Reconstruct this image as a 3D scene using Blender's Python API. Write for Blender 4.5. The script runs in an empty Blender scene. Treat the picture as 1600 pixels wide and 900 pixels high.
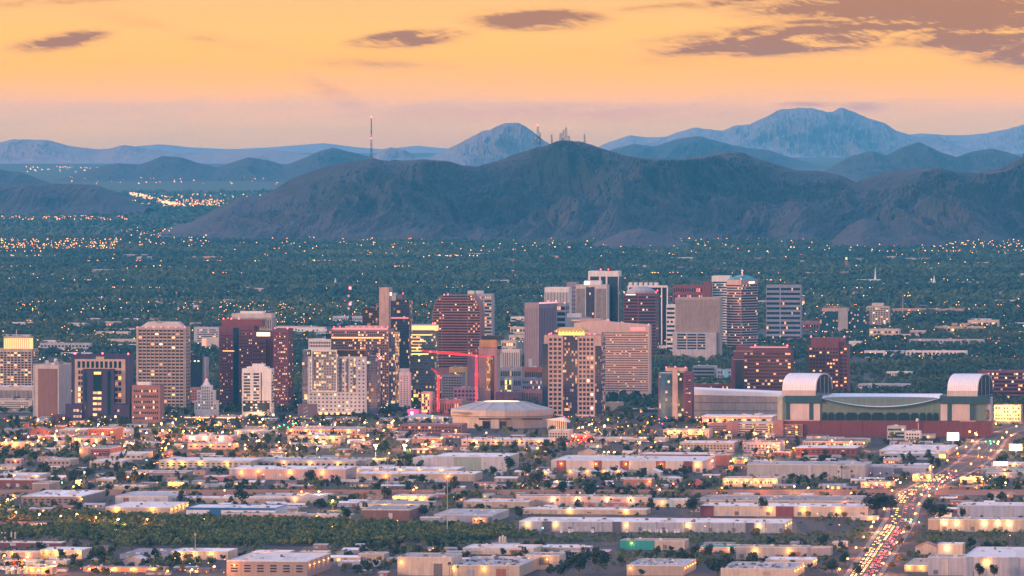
import bpy, math, random
import numpy as np
from mathutils import Vector

R = random.Random(7)
NR = np.random.RandomState(11)
S = bpy.context.scene
COL = S.collection
F, H, HOR = 11400.0, 380.0, 200.0        # focal length in photo pixels, eye height (m), horizon row
rad = math.radians

# ------------------------------------------------------------------ camera
cam_d = bpy.data.cameras.new("camera")
cam = bpy.data.objects.new("camera", cam_d); COL.objects.link(cam)
cam.location = (0, 0, H); cam.rotation_euler = (rad(90), 0, 0)
cam_d.sensor_width = 36.0; cam_d.lens = 36.0 * F / 1600.0
cam_d.shift_y = -(450 - HOR) / 1600.0
cam_d.clip_start = 5.0; cam_d.clip_end = 400000.0
S.camera = cam

# ------------------------------------------------------------------ view / world / sun
S.view_settings.view_transform = 'Standard'; S.view_settings.look = 'None'
S.view_settings.exposure = 0.30; S.view_settings.gamma = 1.0
S.view_settings.use_curve_mapping = False
S.cycles.use_denoising = True
S.cycles.max_bounces = 4; S.cycles.diffuse_bounces = 2; S.cycles.glossy_bounces = 2
S.cycles.transmission_bounces = 2; S.cycles.volume_bounces = 0; S.cycles.transparent_max_bounces = 6
S.cycles.sample_clamp_indirect = 4.0
S.cycles.sample_clamp_direct = 0.0
S.cycles.use_light_tree = True

W = bpy.data.worlds.new("World"); S.world = W; W.use_nodes = True
nt = W.node_tree; nt.nodes.clear()
def nd(t, typ, **k):
    n = t.nodes.new(typ)
    for a, b in k.items(): setattr(n, a, b)
    return n
def mth(t, op, a, b=None, c=None, clamp=False):
    n = t.nodes.new('ShaderNodeMath'); n.operation = op; n.use_clamp = clamp
    for i, v in enumerate((a, b, c)):
        if v is None: continue
        if isinstance(v, (int, float)): n.inputs[i].default_value = v
        else: t.links.new(v, n.inputs[i])
    return n.outputs[0]
def ramp(t, fac, stops, interp='LINEAR'):
    n = t.nodes.new('ShaderNodeValToRGB'); n.color_ramp.interpolation = interp
    e = n.color_ramp.elements
    e[0].position, e[0].color = stops[0][0], (*stops[0][1], 1)
    e[1].position, e[1].color = stops[-1][0], (*stops[-1][1], 1)
    for p, c in stops[1:-1]:
        q = e.new(p); q.color = (*c, 1)
    t.links.new(fac, n.inputs[0]); return n.outputs[0]
def mixc(t, fac, a, b, mode='MIX'):
    n = t.nodes.new('ShaderNodeMix'); n.data_type = 'RGBA'; n.blend_type = mode
    for i, v in ((0, fac), (6, a), (7, b)):
        if isinstance(v, (int, float)): n.inputs[i].default_value = v
        elif isinstance(v, tuple): n.inputs[i].default_value = (*v, 1) if len(v) == 3 else v
        else: t.links.new(v, n.inputs[i])
    return n.outputs[2]

SUN_EL, SUN_AZ = rad(8), rad(-112)          # azimuth from +Y, negative = west (left)
tc = nd(nt, 'ShaderNodeTexCoord'); sep = nd(nt, 'ShaderNodeSeparateXYZ')
nt.links.new(tc.outputs['Generated'], sep.inputs[0])
zz = sep.outputs[2]
# dusk gradient by elevation: low band (0..2 deg) then up to the zenith
lowf = mth(nt, 'MULTIPLY_ADD', zz, 1/0.03, 0.15, True)
low = ramp(nt, lowf, [(p_, tuple(c_*.83 for c_ in q_)) for p_, q_ in [(0.0, (1.3, .58, .08)), (.15, (1.85, .74, .03)), (.258, (2.2, .76, .0)), (.355, (1.70, .64, .0)), (.442, (1.48, .60, .0)),
                      (.588, (1.30, .60, .07)), (.735, (1.06, .53, .13)), (1.0, (.90, .54, .22))]])
hif = mth(nt, 'SQRT', mth(nt, 'MAXIMUM', zz, 0.0))
hi = ramp(nt, hif, [(0.0, (.95, .58, .30)), (.20, (1.25, .72, .44)), (.38, (1.08, .70, .52)), (.55, (.74, .60, .68)), (.75, (.52, .53, .84)), (1.0, (.42, .50, .90))])
selh = mth(nt, 'MULTIPLY_ADD', zz, 1/0.03, -0.65, True)
grad = mixc(nt, selh, low, hi)
# the physical sky gives the all-round variation (bright west, dim east)
sky = nd(nt, 'ShaderNodeTexSky', sky_type='NISHITA', sun_disc=False)
sky.sun_elevation = SUN_EL; sky.sun_rotation = SUN_AZ; sky.altitude = 700; sky.dust_density = 1.0
skyc = mixc(nt, 1.0, sky.outputs[0], (.07, .07, .08), 'MULTIPLY')
# clouds: wisps at fixed directions of the sky
ys = mth(nt, 'MAXIMUM', sep.outputs[1], 0.05)
u = mth(nt, 'DIVIDE', sep.outputs[0], ys); v = mth(nt, 'DIVIDE', zz, ys)
uv = nd(nt, 'ShaderNodeCombineXYZ'); nt.links.new(u, uv.inputs[0]); nt.links.new(v, uv.inputs[1])
def noise(t, vec, scale, detail, rough=.55, dist=0.0):
    n = t.nodes.new('ShaderNodeTexNoise'); n.inputs['Scale'].default_value = scale; n.inputs['Detail'].default_value = detail
    n.inputs['Roughness'].default_value = rough; n.inputs['Distortion'].default_value = dist
    if vec is not None: t.links.new(vec, n.inputs['Vector'])
    return n.outputs[0]
def smap(t, vec, loc, rot, sc):
    n = t.nodes.new('ShaderNodeMapping'); n.vector_type = 'TEXTURE'
    n.inputs['Location'].default_value = loc; n.inputs['Rotation'].default_value = (0, 0, rot); n.inputs['Scale'].default_value = sc
    t.links.new(vec, n.inputs[0]); return n.outputs[0]
CL = [  # px, py, half-width, half-height, tilt deg, strength
 (95, 64, 80, 15, 8, 1.0), (640, 60, 95, 15, 4, 1.2), (840, 30, 110, 19, 0, 1.1), (1450, 18, 330, 48, -4, 1.5),
 (1240, 62, 230, 26, 3, 1.25), (1520, 55, 160, 40, -12, 1.3), (600, 100, 110, 10, -2, .55), (530, 152, 70, 15, -28, .42),
 (330, 62, 60, 9, -6, .35), (90, 4, 120, 8, 2, .6), (1260, 163, 50, 5, 0, .75), (1345, 168, 38, 9, 2, .85),
 (880, 178, 330, 16, 0, .50), (700, 215, 260, 14, 0, .3), (1130, 6, 180, 9, 3, .6), (240, 40, 200, 14, -12, .25), (1040, 95, 160, 12, -6, .25)]
wisp = noise(nt, smap(nt, uv.outputs[0], (.3, .1, 0), rad(5), (.0125, .0017, 1)), 1.0, 6, .58, .6)
fine = noise(nt, smap(nt, uv.outputs[0], (.1, .2, 0), rad(-14), (.0040, .0007, 1)), 1.0, 6, .65, .9)
wsp = mth(nt, 'ADD', mth(nt, 'MULTIPLY', wisp, 1.35), mth(nt, 'MULTIPLY', fine, .75))
tot = None
for (px, py, rx, ry, tl, st) in CL:
    m = smap(nt, uv.outputs[0], ((px-800)/F, (HOR-py)/F, 0), rad(tl), (rx/F, ry/F, 1))
    l = nd(nt, 'ShaderNodeVectorMath', operation='LENGTH'); nt.links.new(m, l.inputs[0])
    q = mth(nt, 'MULTIPLY', mth(nt, 'POWER', mth(nt, 'SUBTRACT', 1.25, mth(nt, 'MINIMUM', l.outputs['Value'], 1.25)), .8), st)
    tot = q if tot is None else mth(nt, 'MAXIMUM', tot, q)
cm = mth(nt, 'MULTIPLY_ADD', mth(nt, 'MULTIPLY', tot, mth(nt, 'SUBTRACT', wsp, .70)), 3.0, .0, True)
front = mth(nt, 'MULTIPLY_ADD', sep.outputs[1], 20, -15, True)
cm = mth(nt, 'MULTIPLY', cm, front)
soft = mth(nt, 'MULTIPLY_ADD', noise(nt, smap(nt, uv.outputs[0], (.7, .4, 0), rad(4), (.026, .0030, 1)), 1.0, 6, .6, .4), 2.4, -.95, True)
low2 = mixc(nt, mth(nt, 'MULTIPLY', mth(nt, 'MULTIPLY', soft, front), .5), grad, (1.05, .50, .13))
cloudc = mixc(nt, mth(nt, 'MULTIPLY_ADD', v, -160, 1.3, True), mixc(nt, mth(nt, 'MULTIPLY_ADD', cm, 1.5, -.35, True), (.95, .34, .07), (.36, .105, .03)), (1.35, .42, .03))
skyf = mixc(nt, mth(nt, 'MULTIPLY', cm, .94), low2, cloudc)
full = mixc(nt, 1.0, skyf, skyc, 'ADD')
# keep the physical sky's share out of the low northern band where the dusk glow is
share = mth(nt, 'MULTIPLY', zz, 14, None, True)
out_c = mixc(nt, share, skyf, full)
bg = nd(nt, 'ShaderNodeBackground'); wo = nd(nt, 'ShaderNodeOutputWorld')
nt.links.new(out_c, bg.inputs[0]); bg.inputs[1].default_value = 1.0
nt.links.new(bg.outputs[0], wo.inputs[0])
W.cycles.sampling_method = 'MANUAL'; W.cycles.sample_map_resolution = 1024

sun_d = bpy.data.lights.new("sun", 'SUN'); sun = bpy.data.objects.new("sun", sun_d); COL.objects.link(sun)
sd = Vector((math.sin(SUN_AZ)*math.cos(SUN_EL), math.cos(SUN_AZ)*math.cos(SUN_EL), math.sin(SUN_EL)))
sun.rotation_euler = sd.to_track_quat('Z', 'Y').to_euler()
sun_d.energy = 3.6; sun_d.angle = rad(14); sun_d.color = (1.0, .54, .32)

# ------------------------------------------------------------------ helpers
def gz(y): return 0.0045 * max(0.0, min(y, 52000) - 22000)
def X(px, Y): return (px - 800) * Y / F
def Zp(py, Y): return H - (py - HOR) * Y / F
def Yg(py): return H * F / (py - HOR)                       # ground distance of a photo row (near city)

def tag(o, label=None, cat=None, group=None, kind=None):
    if label: o['label'] = label
    if cat: o['category'] = cat
    if group: o['group'] = group
    if kind: o['kind'] = kind
    return o
def empty(name, loc, rz=0.0, label=None, cat=None, group=None):
    o = bpy.data.objects.new(name, None); COL.objects.link(o)
    o.location = loc; o.rotation_euler = (0, 0, rz); o.empty_display_size = .1
    return tag(o, label, cat, group)
def link(name, me, parent=None, loc=None, mat=None):
    o = bpy.data.objects.new(name, me); COL.objects.link(o)
    if parent is not None: o.parent = parent
    if loc is not None: o.location = loc
    return o

MATS = {}
def bsdf(name, col, rough=.7, metal=0.0, spec=.3):
    m = bpy.data.materials.new(name); m.use_nodes = True
    b = m.node_tree.nodes['Principled BSDF']
    b.inputs['Base Color'].default_value = (*col, 1); b.inputs['Roughness'].default_value = rough
    b.inputs['Metallic'].default_value = metal; b.inputs['Specular IOR Level'].default_value = spec
    m.cycles.emission_sampling = 'NONE'
    return m, m.node_tree, b
def wall(name, col, var=.22, scale=.12, rough=.75, streak=True):
    """painted / concrete / stucco surface with mottling and rain streaks"""
    if name in MATS: return MATS[name]
    m, t, b = bsdf(name, col, rough)
    g = nd(t, 'ShaderNodeNewGeometry'); 
    n1 = noise(t, g.outputs['Position'], scale, 5, .6)
    c = [tuple(x*k for x in col) for k in (1-var*1.3, 1, 1+var*.7)]
    r = ramp(t, n1, [(.25, c[0]), (.5, c[1]), (.75, c[2])])
    if streak:
        mp = nd(t, 'ShaderNodeMapping'); mp.inputs['Scale'].default_value = (.5, .5, .04); t.links.new(g.outputs['Position'], mp.inputs[0])
        n2 = noise(t, mp.outputs[0], 1.0, 4, .6)
        r = mixc(t, mth(t, 'MULTIPLY_ADD', n2, 2.0, -.78, True), r, tuple(x*.55 for x in col))
        oi = nd(t, 'ShaderNodeObjectInfo'); r = mixc(t, mth(t, 'MULTIPLY', oi.outputs['Random'], .35), r, tuple(x*k for x, k in zip(col, (.70, .62, .62))))
    t.links.new(r, b.inputs['Base Color']); MATS[name] = m
    return m
def roofmat(name, col, var=.18, rnd=.55):
    """flat roof: patched membrane, seams, ponding stains"""
    if name in MATS: return MATS[name]
    m, t, b = bsdf(name, col, .75)
    g = nd(t, 'ShaderNodeNewGeometry'); oi = nd(t, 'ShaderNodeObjectInfo')
    mp = nd(t, 'ShaderNodeMapping'); mp.inputs['Scale'].default_value = (1, .22, 1); mp.inputs['Rotation'].default_value = (0, 0, .14); t.links.new(g.outputs['Position'], mp.inputs[0])
    n1 = noise(t, mp.outputs[0], .12, 6, .7)
    vo = t.nodes.new('ShaderNodeTexVoronoi'); vo.inputs['Scale'].default_value = .09; vo.distance = 'CHEBYCHEV'; t.links.new(mp.outputs[0], vo.inputs['Vector'])
    sv = nd(t, 'ShaderNodeSeparateColor'); t.links.new(vo.outputs['Color'], sv.inputs[0])
    r = ramp(t, n1, [(.3, tuple(x*(1-var*2) for x in col)), (.52, col), (.75, tuple(min(.85, x*(1+var)) for x in col))])
    r = mixc(t, mth(t, 'MULTIPLY_ADD', sv.outputs[0], 2.2, -1.35 if rnd else -2.1, True), r, tuple(x*.55 for x in col))
    r = mixc(t, mth(t, 'MULTIPLY', oi.outputs['Random'], rnd), r, tuple(x*k for x, k in zip(col, (.62, .56, .52))))
    t.links.new(r, b.inputs['Base Color']); MATS[name] = m
    return m
def emit(name, col, st, sample=False):
    if name in MATS: return MATS[name]
    m, t, b = bsdf(name, (.3, .3, .3), .5)
    b.inputs['Emission Color'].default_value = (*col, 1); b.inputs['Emission Strength'].default_value = st
    if sample: m.cycles.emission_sampling = 'FRONT'
    MATS[name] = m; return m
def glassm(name, col, rough=.12, metal=.15):
    if name in MATS: return MATS[name]
    col = tuple(x*.6 for x in col); m, t, b = bsdf(name, col, rough, metal, .35)
    g = nd(t, 'ShaderNodeNewGeometry')
    n1 = noise(t, g.outputs['Position'], .35, 3, .6)
    r = ramp(t, n1, [(.3, tuple(x*.55 for x in col)), (.7, tuple(x*1.35 for x in col))])
    t.links.new(r, b.inputs['Base Color']); MATS[name] = m
    return m
def curtain(name, glass, frame, cw, ch, lit=.08, litcol=(1, .6, .25), st=2.0, mw=.08, mh=.12, metal=.12):
    """curtain wall: panes with mullions; a random share of the rooms behind are lit"""
    if name in MATS: return MATS[name]
    frame = tuple(x*.6 for x in frame); glass = tuple(x*.6 for x in glass); m, t, b = bsdf(name, glass, .15, metal, .3)
    tcn = nd(t, 'ShaderNodeTexCoord'); s = nd(t, 'ShaderNodeSeparateXYZ'); t.links.new(tcn.outputs['Object'], s.inputs[0])
    xy = mth(t, 'ADD', s.outputs[0], s.outputs[1])
    cx = mth(t, 'DIVIDE', xy, cw); cz = mth(t, 'DIVIDE', s.outputs[2], ch)
    fx = mth(t, 'FRACT', cx); fz = mth(t, 'FRACT', cz)
    line = mth(t, 'MAXIMUM', mth(t, 'LESS_THAN', fx, mw), mth(t, 'LESS_THAN', fz, mh))
    cell = nd(t, 'ShaderNodeCombineXYZ'); t.links.new(mth(t, 'FLOOR', cx), cell.inputs[0]); t.links.new(mth(t, 'FLOOR', cz), cell.inputs[1])
    wn = nd(t, 'ShaderNodeTexWhiteNoise', noise_dimensions='2D'); t.links.new(cell.outputs[0], wn.inputs['Vector'])
    big = nd(t, 'ShaderNodeCombineXYZ'); t.links.new(mth(t, 'MULTIPLY', cx, .13), big.inputs[0]); t.links.new(mth(t, 'MULTIPLY', mth(t, 'FLOOR', cz), .9), big.inputs[1])
    bn = noise(t, big.outputs[0], 1.0, 2)
    thr = mth(t, "MULTIPLY", mth(t, "MULTIPLY_ADD", bn, 4.0, -1.2, True), lit * .8)
    on = mth(t, 'MULTIPLY', mth(t, 'LESS_THAN', wn.outputs['Value'], thr), mth(t, 'SUBTRACT', 1, line))
    vr = ramp(t, wn.outputs['Value'], [(0, tuple(x*.6 for x in glass)), (1, tuple(min(1, x*1.4) for x in glass))])
    t.links.new(mixc(t, line, vr, frame), b.inputs['Base Color'])
    t.links.new(mth(t, 'MULTIPLY', mth(t, 'SUBTRACT', 1, line), metal), b.inputs['Metallic'])
    ws = nd(t, 'ShaderNodeSeparateColor'); t.links.new(wn.outputs['Color'], ws.inputs[0])
    ec = mixc(t, ws.outputs[1], litcol, (1, .42, .16))
    t.links.new(ec, b.inputs['Emission Color'])
    t.links.new(mth(t, 'MULTIPLY', on, mth(t, "MULTIPLY_ADD", ws.outputs[2], st*.7, st*.15)), b.inputs['Emission Strength'])
    MATS[name] = m; return m

class MB:
    """collects boxes / prisms / tubes into one mesh"""
    def __init__(s): s.v = []; s.f = []; s.m = []
    def box(s, x0, x1, y0, y1, z0, z1, mi=0):
        n = len(s.v)
        s.v += [(x0,y0,z0),(x1,y0,z0),(x1,y1,z0),(x0,y1,z0),(x0,y0,z1),(x1,y0,z1),(x1,y1,z1),(x0,y1,z1)]
        s.f += [(n,n+3,n+2,n+1),(n+4,n+5,n+6,n+7),(n,n+1,n+5,n+4),(n+1,n+2,n+6,n+5),(n+2,n+3,n+7,n+6),(n+3,n,n+4,n+7)]
        s.m += [mi]*6; return s
    def prism(s, pts, z0, z1, mi=0, top=None):
        """pts: list of (x,y) counter-clockwise"""
        n = len(s.v); k = len(pts); tp = top or pts
        s.v += [(x, y, z0) for x, y in pts] + [(x, y, z1) for x, y in tp]
        s.f += [tuple(n+i for i in range(k))[::-1], tuple(n+k+i for i in range(k))]
        s.m += [mi]*2
        for i in range(k):
            j = (i+1) % k; s.f.append((n+i, n+j, n+k+j, n+k+i)); s.m.append(mi)
        return s
    def yprism(s, pts, y0, y1, mi=0):
        """pts (x,z) outline seen from the front, extruded in depth"""
        n = len(s.v); k = len(pts)
        s.v += [(x, y0, z) for x, z in pts] + [(x, y1, z) for x, z in pts]
        s.f += [tuple(n+i for i in range(k)), tuple(n+k+i for i in range(k))[::-1]]; s.m += [mi]*2
        for i in range(k):
            j = (i+1) % k; s.f.append((n+j, n+i, n+k+i, n+k+j)); s.m.append(mi)
        return s
    def xprism(s, pts, x0, x1, mi=0):
        n = len(s.v); k = len(pts)
        s.v += [(x0, y, z) for y, z in pts] + [(x1, y, z) for y, z in pts]
        s.f += [tuple(n+i for i in range(k))[::-1], tuple(n+k+i for i in range(k))]; s.m += [mi]*2
        for i in range(k):
            j = (i+1) % k; s.f.append((n+i, n+j, n+k+j, n+k+i)); s.m.append(mi)
        return s
    def bar(s, a, b, r, mi=0, k=5, r2=None):
        a = Vector(a); b = Vector(b); d = (b-a).normalized(); r2 = r if r2 is None else r2
        p = d.orthogonal().normalized(); q = d.cross(p); n = len(s.v)
        for c, rr in ((a, r), (b, r2)):
            for i in range(k):
                an = 2*math.pi*i/k; s.v.append(tuple(c + (p*math.cos(an)+q*math.sin(an))*rr))
        s.f += [tuple(n+i for i in range(k))[::-1], tuple(n+k+i for i in range(k))]; s.m += [mi]*2
        for i in range(k):
            j = (i+1) % k; s.f.append((n+i, n+j, n+k+j, n+k+i)); s.m.append(mi)
        return s
    def ball(s, c, r, mi=0, k=6, sz=1.0):
        n = len(s.v); rings = (-.8, 0, .8)
        s.v.append((c[0], c[1], c[2]-r*sz))
        for h in rings:
            w = math.sqrt(1-h*h)
            for i in range(k):
                an = 2*math.pi*i/k; s.v.append((c[0]+r*w*math.cos(an), c[1]+r*w*math.sin(an), c[2]+r*h*sz))
        s.v.append((c[0], c[1], c[2]+r*sz)); top = n+1+3*k
        for i in range(k):
            j = (i+1) % k
            s.f.append((n, n+1+j, n+1+i)); s.f.append((top, n+1+2*k+i, n+1+2*k+j)); s.m += [mi]*2
            for q in (0, 1):
                s.f.append((n+1+q*k+i, n+1+q*k+j, n+1+(q+1)*k+j, n+1+(q+1)*k+i)); s.m.append(mi)
        return s
    def mesh(s, name, mats):
        me = bpy.data.meshes.new(name); me.from_pydata(s.v, [], s.f)
        for m in (mats if isinstance(mats, (list, tuple)) else [mats]): me.materials.append(m)
        if max(s.m, default=0) > 0: me.polygons.foreach_set('material_index', s.m)
        me.update(); return me
    def build(s, name, mats, parent=None, loc=None):
        return link(name, s.mesh(name, mats), parent, loc)

def npmesh(name, v, f, mats, mi=None, smooth=False):
    """big mesh from numpy arrays; f is (n,4) or (n,3)"""
    me = bpy.data.meshes.new(name); k = f.shape[1]
    me.vertices.add(len(v)); me.vertices.foreach_set('co', v.astype(np.float32).ravel())
    me.loops.add(f.size); me.loops.foreach_set('vertex_index', f.astype(np.int32).ravel())
    me.polygons.add(len(f)); me.polygons.foreach_set('loop_start', np.arange(0, f.size, k, dtype=np.int32))
    for m in mats: me.materials.append(m)
    if mi is not None: me.polygons.foreach_set('material_index', mi.astype(np.int32))
    me.polygons.foreach_set('use_smooth', np.full(len(f), smooth, dtype=bool))
    me.update(calc_edges=True); return me
# ------------------------------------------------------------------ ground, roads, haze
def ground_material():
    m, t, b = bsdf('ground', (.2, .17, .14), .9)
    g = nd(t, 'ShaderNodeNewGeometry')
    mp = nd(t, 'ShaderNodeMapping'); mp.inputs['Scale'].default_value = (1, .16, 1); mp.inputs['Rotation'].default_value = (0, 0, .06); t.links.new(g.outputs['Position'], mp.inputs[0])
    blk = t.nodes.new('ShaderNodeTexVoronoi'); blk.inputs['Scale'].default_value = .03; blk.distance = 'CHEBYCHEV'
    t.links.new(mp.outputs[0], blk.inputs['Vector'])
    sc = nd(t, 'ShaderNodeSeparateColor'); t.links.new(blk.outputs['Color'], sc.inputs[0])
    base = ramp(t, sc.outputs[0], [(0, (0.031, 0.027, 0.035)), (.25, (0.101, 0.062, 0.051)), (.42, (0.031, 0.03, 0.039)), (.6, (0.172, 0.109, 0.078)), (.78, (0.043, 0.039, 0.047)), (1, (0.117, 0.078, 0.062))], 'CONSTANT')
    n = noise(t, mp.outputs[0], .05, 8, .7)
    n2 = noise(t, mp.outputs[0], .4, 5, .65)
    c = mixc(t, mth(t, 'MULTIPLY_ADD', n, 3.0, -1.2, True), base, (0.078, 0.045, 0.039))
    c = mixc(t, mth(t, 'MULTIPLY_ADD', n2, 4.0, -2.0, True), c, (.05, .06, .035))
    # far desert plain: darker, covered by low scrub and trees
    s = nd(t, 'ShaderNodeSeparateXYZ'); t.links.new(g.outputs['Position'], s.inputs[0])
    far = mth(t, 'MULTIPLY_ADD', s.outputs[1], 1/6000, -10500/6000, True)
    c = mixc(t, far, c, (.06, .065, .045))
    t.links.new(c, b.inputs['Base Color']); return m
ys_ = [-2500, 3000, 5500, 22000, 30000, 40000, 52000, 70000, 80500]
v = []; f = []
for y in ys_: v += [(-24000, y, gz(y)), (24000, y, gz(y))]
for i in range(len(ys_)-1): f.append((2*i, 2*i+1, 2*i+3, 2*i+2))
me = bpy.data.meshes.new('ground'); me.from_pydata(v, [], f); me.materials.append(ground_material())
tag(link('ground', me), kind='structure')

def haze():
    mb = MB().box(-24500, 24500, -3000, 81000, -1.0, 640.0)
    m = bpy.data.materials.new('haze'); m.use_nodes = True; t = m.node_tree; t.nodes.clear()
    pv = nd(t, 'ShaderNodeVolumePrincipled'); o = nd(t, 'ShaderNodeOutputMaterial')
    pv.inputs['Color'].default_value = HAZE_COL; pv.inputs['Density'].default_value = HAZE_D; pv.inputs['Anisotropy'].default_value = 0.0
    t.links.new(pv.outputs[0], o.inputs['Volume'])
    m.cycles.homogeneous_volume = True
    tag(mb.build('haze', m), kind='stuff')
HAZE_COL = (.09, .60, 1.0, 1); HAZE_D = 1.25e-5
haze()

# ------------------------------------------------------------------ mountains
def fbm(x, y, oct=6, ridged=True, seed=0, ps=.5):
    rs = np.random.RandomState(seed); out = np.zeros_like(x); amp = 1.0; fr = 1.0
    for o in range(oct):
        G = rs.rand(256, 256)
        xi = x*fr + 17.3*o; yi = y*fr + 9.1*o
        x0 = np.floor(xi).astype(int); y0 = np.floor(yi).astype(int); fx = xi-x0; fy = yi-y0
        fx = fx*fx*(3-2*fx); fy = fy*fy*(3-2*fy)
        a = G[x0 % 256, y0 % 256]; b = G[(x0+1) % 256, y0 % 256]; c = G[x0 % 256, (y0+1) % 256]; d = G[(x0+1) % 256, (y0+1) % 256]
        n = (a*(1-fx)+b*fx)*(1-fy)+(c*(1-fx)+d*fx)*fy
        if ridged: n = 1-abs(2*n-1)
        out += amp*n; amp *= ps; fr *= 2.03
    return out*(1-ps)
def g_z(t, g):
    s = nd(t, 'ShaderNodeSeparateXYZ'); t.links.new(g.outputs['Position'], s.inputs[0]); n = noise(t, g.outputs['Position'], .002, 5, .6)
    return mth(t, 'MULTIPLY_ADD', n, 240, mth(t, 'SUBTRACT', s.outputs[2], 90))
def rockmat(name, c1, c2, sc):
    m, t, b = bsdf(name, c1, .95)
    g = nd(t, 'ShaderNodeNewGeometry')
    n = noise(t, g.outputs['Position'], sc, 8, .7); n2 = noise(t, g.outputs['Position'], sc*9, 4, .7)
    c = ramp(t, n, [(.35, c2), (.5, c1), (.68, tuple(x*1.6 for x in c1))])
    c = mixc(t, mth(t, 'MULTIPLY_ADD', n2, 9, -4.6, True), c, c2)
    c = mixc(t, mth(t, 'MULTIPLY', mth(t, 'MULTIPLY_ADD', g_z(t, g), 1/160., -.75, True), .75), c, c2)
    # darker towards the upper slopes, paler where the slope is gentle
    s = nd(t, 'ShaderNodeSeparateXYZ'); t.links.new(g.outputs['Normal'], s.inputs[0])
    c = mixc(t, mth(t, 'MULTIPLY_ADD', s.outputs[2], 6, -4.9, True), c, tuple(x*1.5 for x in c1))
    t.links.new(c, b.inputs['Base Color']); return m
rock_near = rockmat('desert_rock', (.044, .030, .036), (.004, .009, .011), .004)
rock_mid = rockmat('mid_rock', (.040, .030, .034), (.012, .014, .016), .002)
rock_far = rockmat('far_rock', (.20, .15, .15), (.09, .08, .08), .0012)  # far ranges painted paler than the mid ones to add haze depth
def mountain(name, pts, D, depth, mat, rough=.22, nx=420, ny=110, seed=1, freq=1/900., front=.40):
    """hill range: traced skyline is the crest; slopes run down towards and away from us"""
    px = np.array([p[0] for p in pts], float); py = np.array([p[1] for p in pts], float)
    u = np.linspace(px[0], px[-1], nx); row = np.interp(u, px, py)
    # soften the linear joints a little
    k = np.ones(5)/5; row[2:-2] = np.convolve(row, k, 'valid')
    crest = H - (row-HOR)*D/F
    base = gz(D)
    xs = (u-800)*D/F
    t = np.linspace(-1, 1, ny)                     # -1 near foot, 0 crest, 1 far foot
    Xg, T = np.meshgrid(xs, t, indexing='ij')
    Yd = D + T*depth*np.where(T < 0, front*2, 1.0)
    hh = np.maximum(crest-base, 0)[:, None]
    rel = np.clip(hh/ max(1., hh.max()), .0, 1)
    prof = np.clip(1-np.abs(T), 0, 1)
    prof = prof**1.25*(.9+.1*prof)
    n = fbm(Xg*freq, Yd*freq*.8, 7, True, seed)
    n2 = fbm(Xg*freq*1.6+5, Yd*freq*.35, 5, True, seed+3)
    n3 = fbm(Xg/330.+3*fbm(Xg/1500., Yd/1500., 3, False, seed+5), Yd/1300., 8, True, seed+6, .60)
    d = (n-.62) + .8*(n2-.62) + 1.1*(n3-.62)
    mid = np.sin(np.clip(np.abs(T), 0, 1)*np.pi)**.7
    gb = 0.0045*np.clip(Yd-22000, 0, 30000)
    Z = gb + (base-gb)*prof + hh*prof + hh*rough*3.4*d*mid*(.5+.5*rel)
    # keep the crest the skyline: never let side ridges rise over the sight line to it
    lim = H + (crest[:, None]-H)*(Yd/D)
    Z = np.minimum(Z, lim - 1.5*np.abs(T)*D/F*2)
    jit = (fbm(Xg/60., Yd/60., 3, False, seed+9)-.5)*hh*.035
    Z = Z + jit
    Z = np.where(np.abs(T) > .999, gb-2.5, np.maximum(Z, gb-2.5))
    V = np.stack([Xg, Yd, Z], -1).reshape(-1, 3)
    i = np.arange(nx-1)[:, None]*ny + np.arange(ny-1)[None, :]
    Fc = np.stack([i, i+ny, i+ny+1, i+1], -1).reshape(-1, 4)
    o = link(name, npmesh(name, V, Fc, [mat], smooth=False)); tag(o, kind='structure'); return o
mountain('mountain', [(238,372),(265,355),(300,346),(345,322),(375,307),(405,305),(425,297),(450,280),(480,267),(500,260),(540,250),(580,247),(620,250),(660,249),(700,252),(722,258),(745,260),(780,250),(800,243),(820,234),(840,228),(860,223),(875,219),(905,220),(940,232),(975,243),(1010,248),(1060,249),(1110,243),(1135,237),(1160,238),(1180,246),(1215,257),(1240,264),(1280,266),(1310,272),(1335,283),(1360,296),(1400,315),(1460,345),(1520,372)],
         25800, 2600, rock_near, .34, 1000, 200, 3, 1/1000.)
mountain('mountain', [(1230,378),(1270,345),(1300,310),(1330,290),(1345,280),(1370,272),(1400,268),(1440,264),(1465,262),(1490,268),(1530,270),(1560,264),(1580,254),(1600,245),(1650,222),(1720,200),(1800,240),(1900,360)],
         25200, 2400, rock_near, .34, 600, 170, 5, 1/900.)
mountain('hill', [(925,381),(950,372),(975,360),(1000,357),(1020,361),(1045,370),(1075,380)], 22900, 500, rock_near, .2, 120, 50, 6, 1/500.)
mountain('hill', [(1290,384),(1325,352),(1350,340),(1372,343),(1385,352),(1400,338),(1425,341),(1450,358),(1480,380)], 23200, 800, rock_near, .22, 160, 60, 7, 1/500.)
mountain('hill', [(-120,300),(-50,290),(0,287),(50,288),(90,285),(130,286),(155,290),(180,300),(205,312),(232,324)], 29500, 900, rock_near, .2, 260, 60, 9, 1/700.)
mountain('hill', [(-60,262),(0,264),(30,268),(55,277),(80,287)], 36000, 900, rock_mid, .2, 120, 40, 10, 1/900.)
mountain('hill', [(100,276),(130,268),(150,262),(185,254),(215,257),(235,250),(255,241),(285,245),(310,254),(340,262),(365,252),(390,244),(420,250),(445,258),(480,245),(500,236),(520,230),(560,238),(600,250),(660,262),(720,275)], 41500, 1500, rock_mid, .22, 500, 60, 11, 1/1200.)
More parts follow.
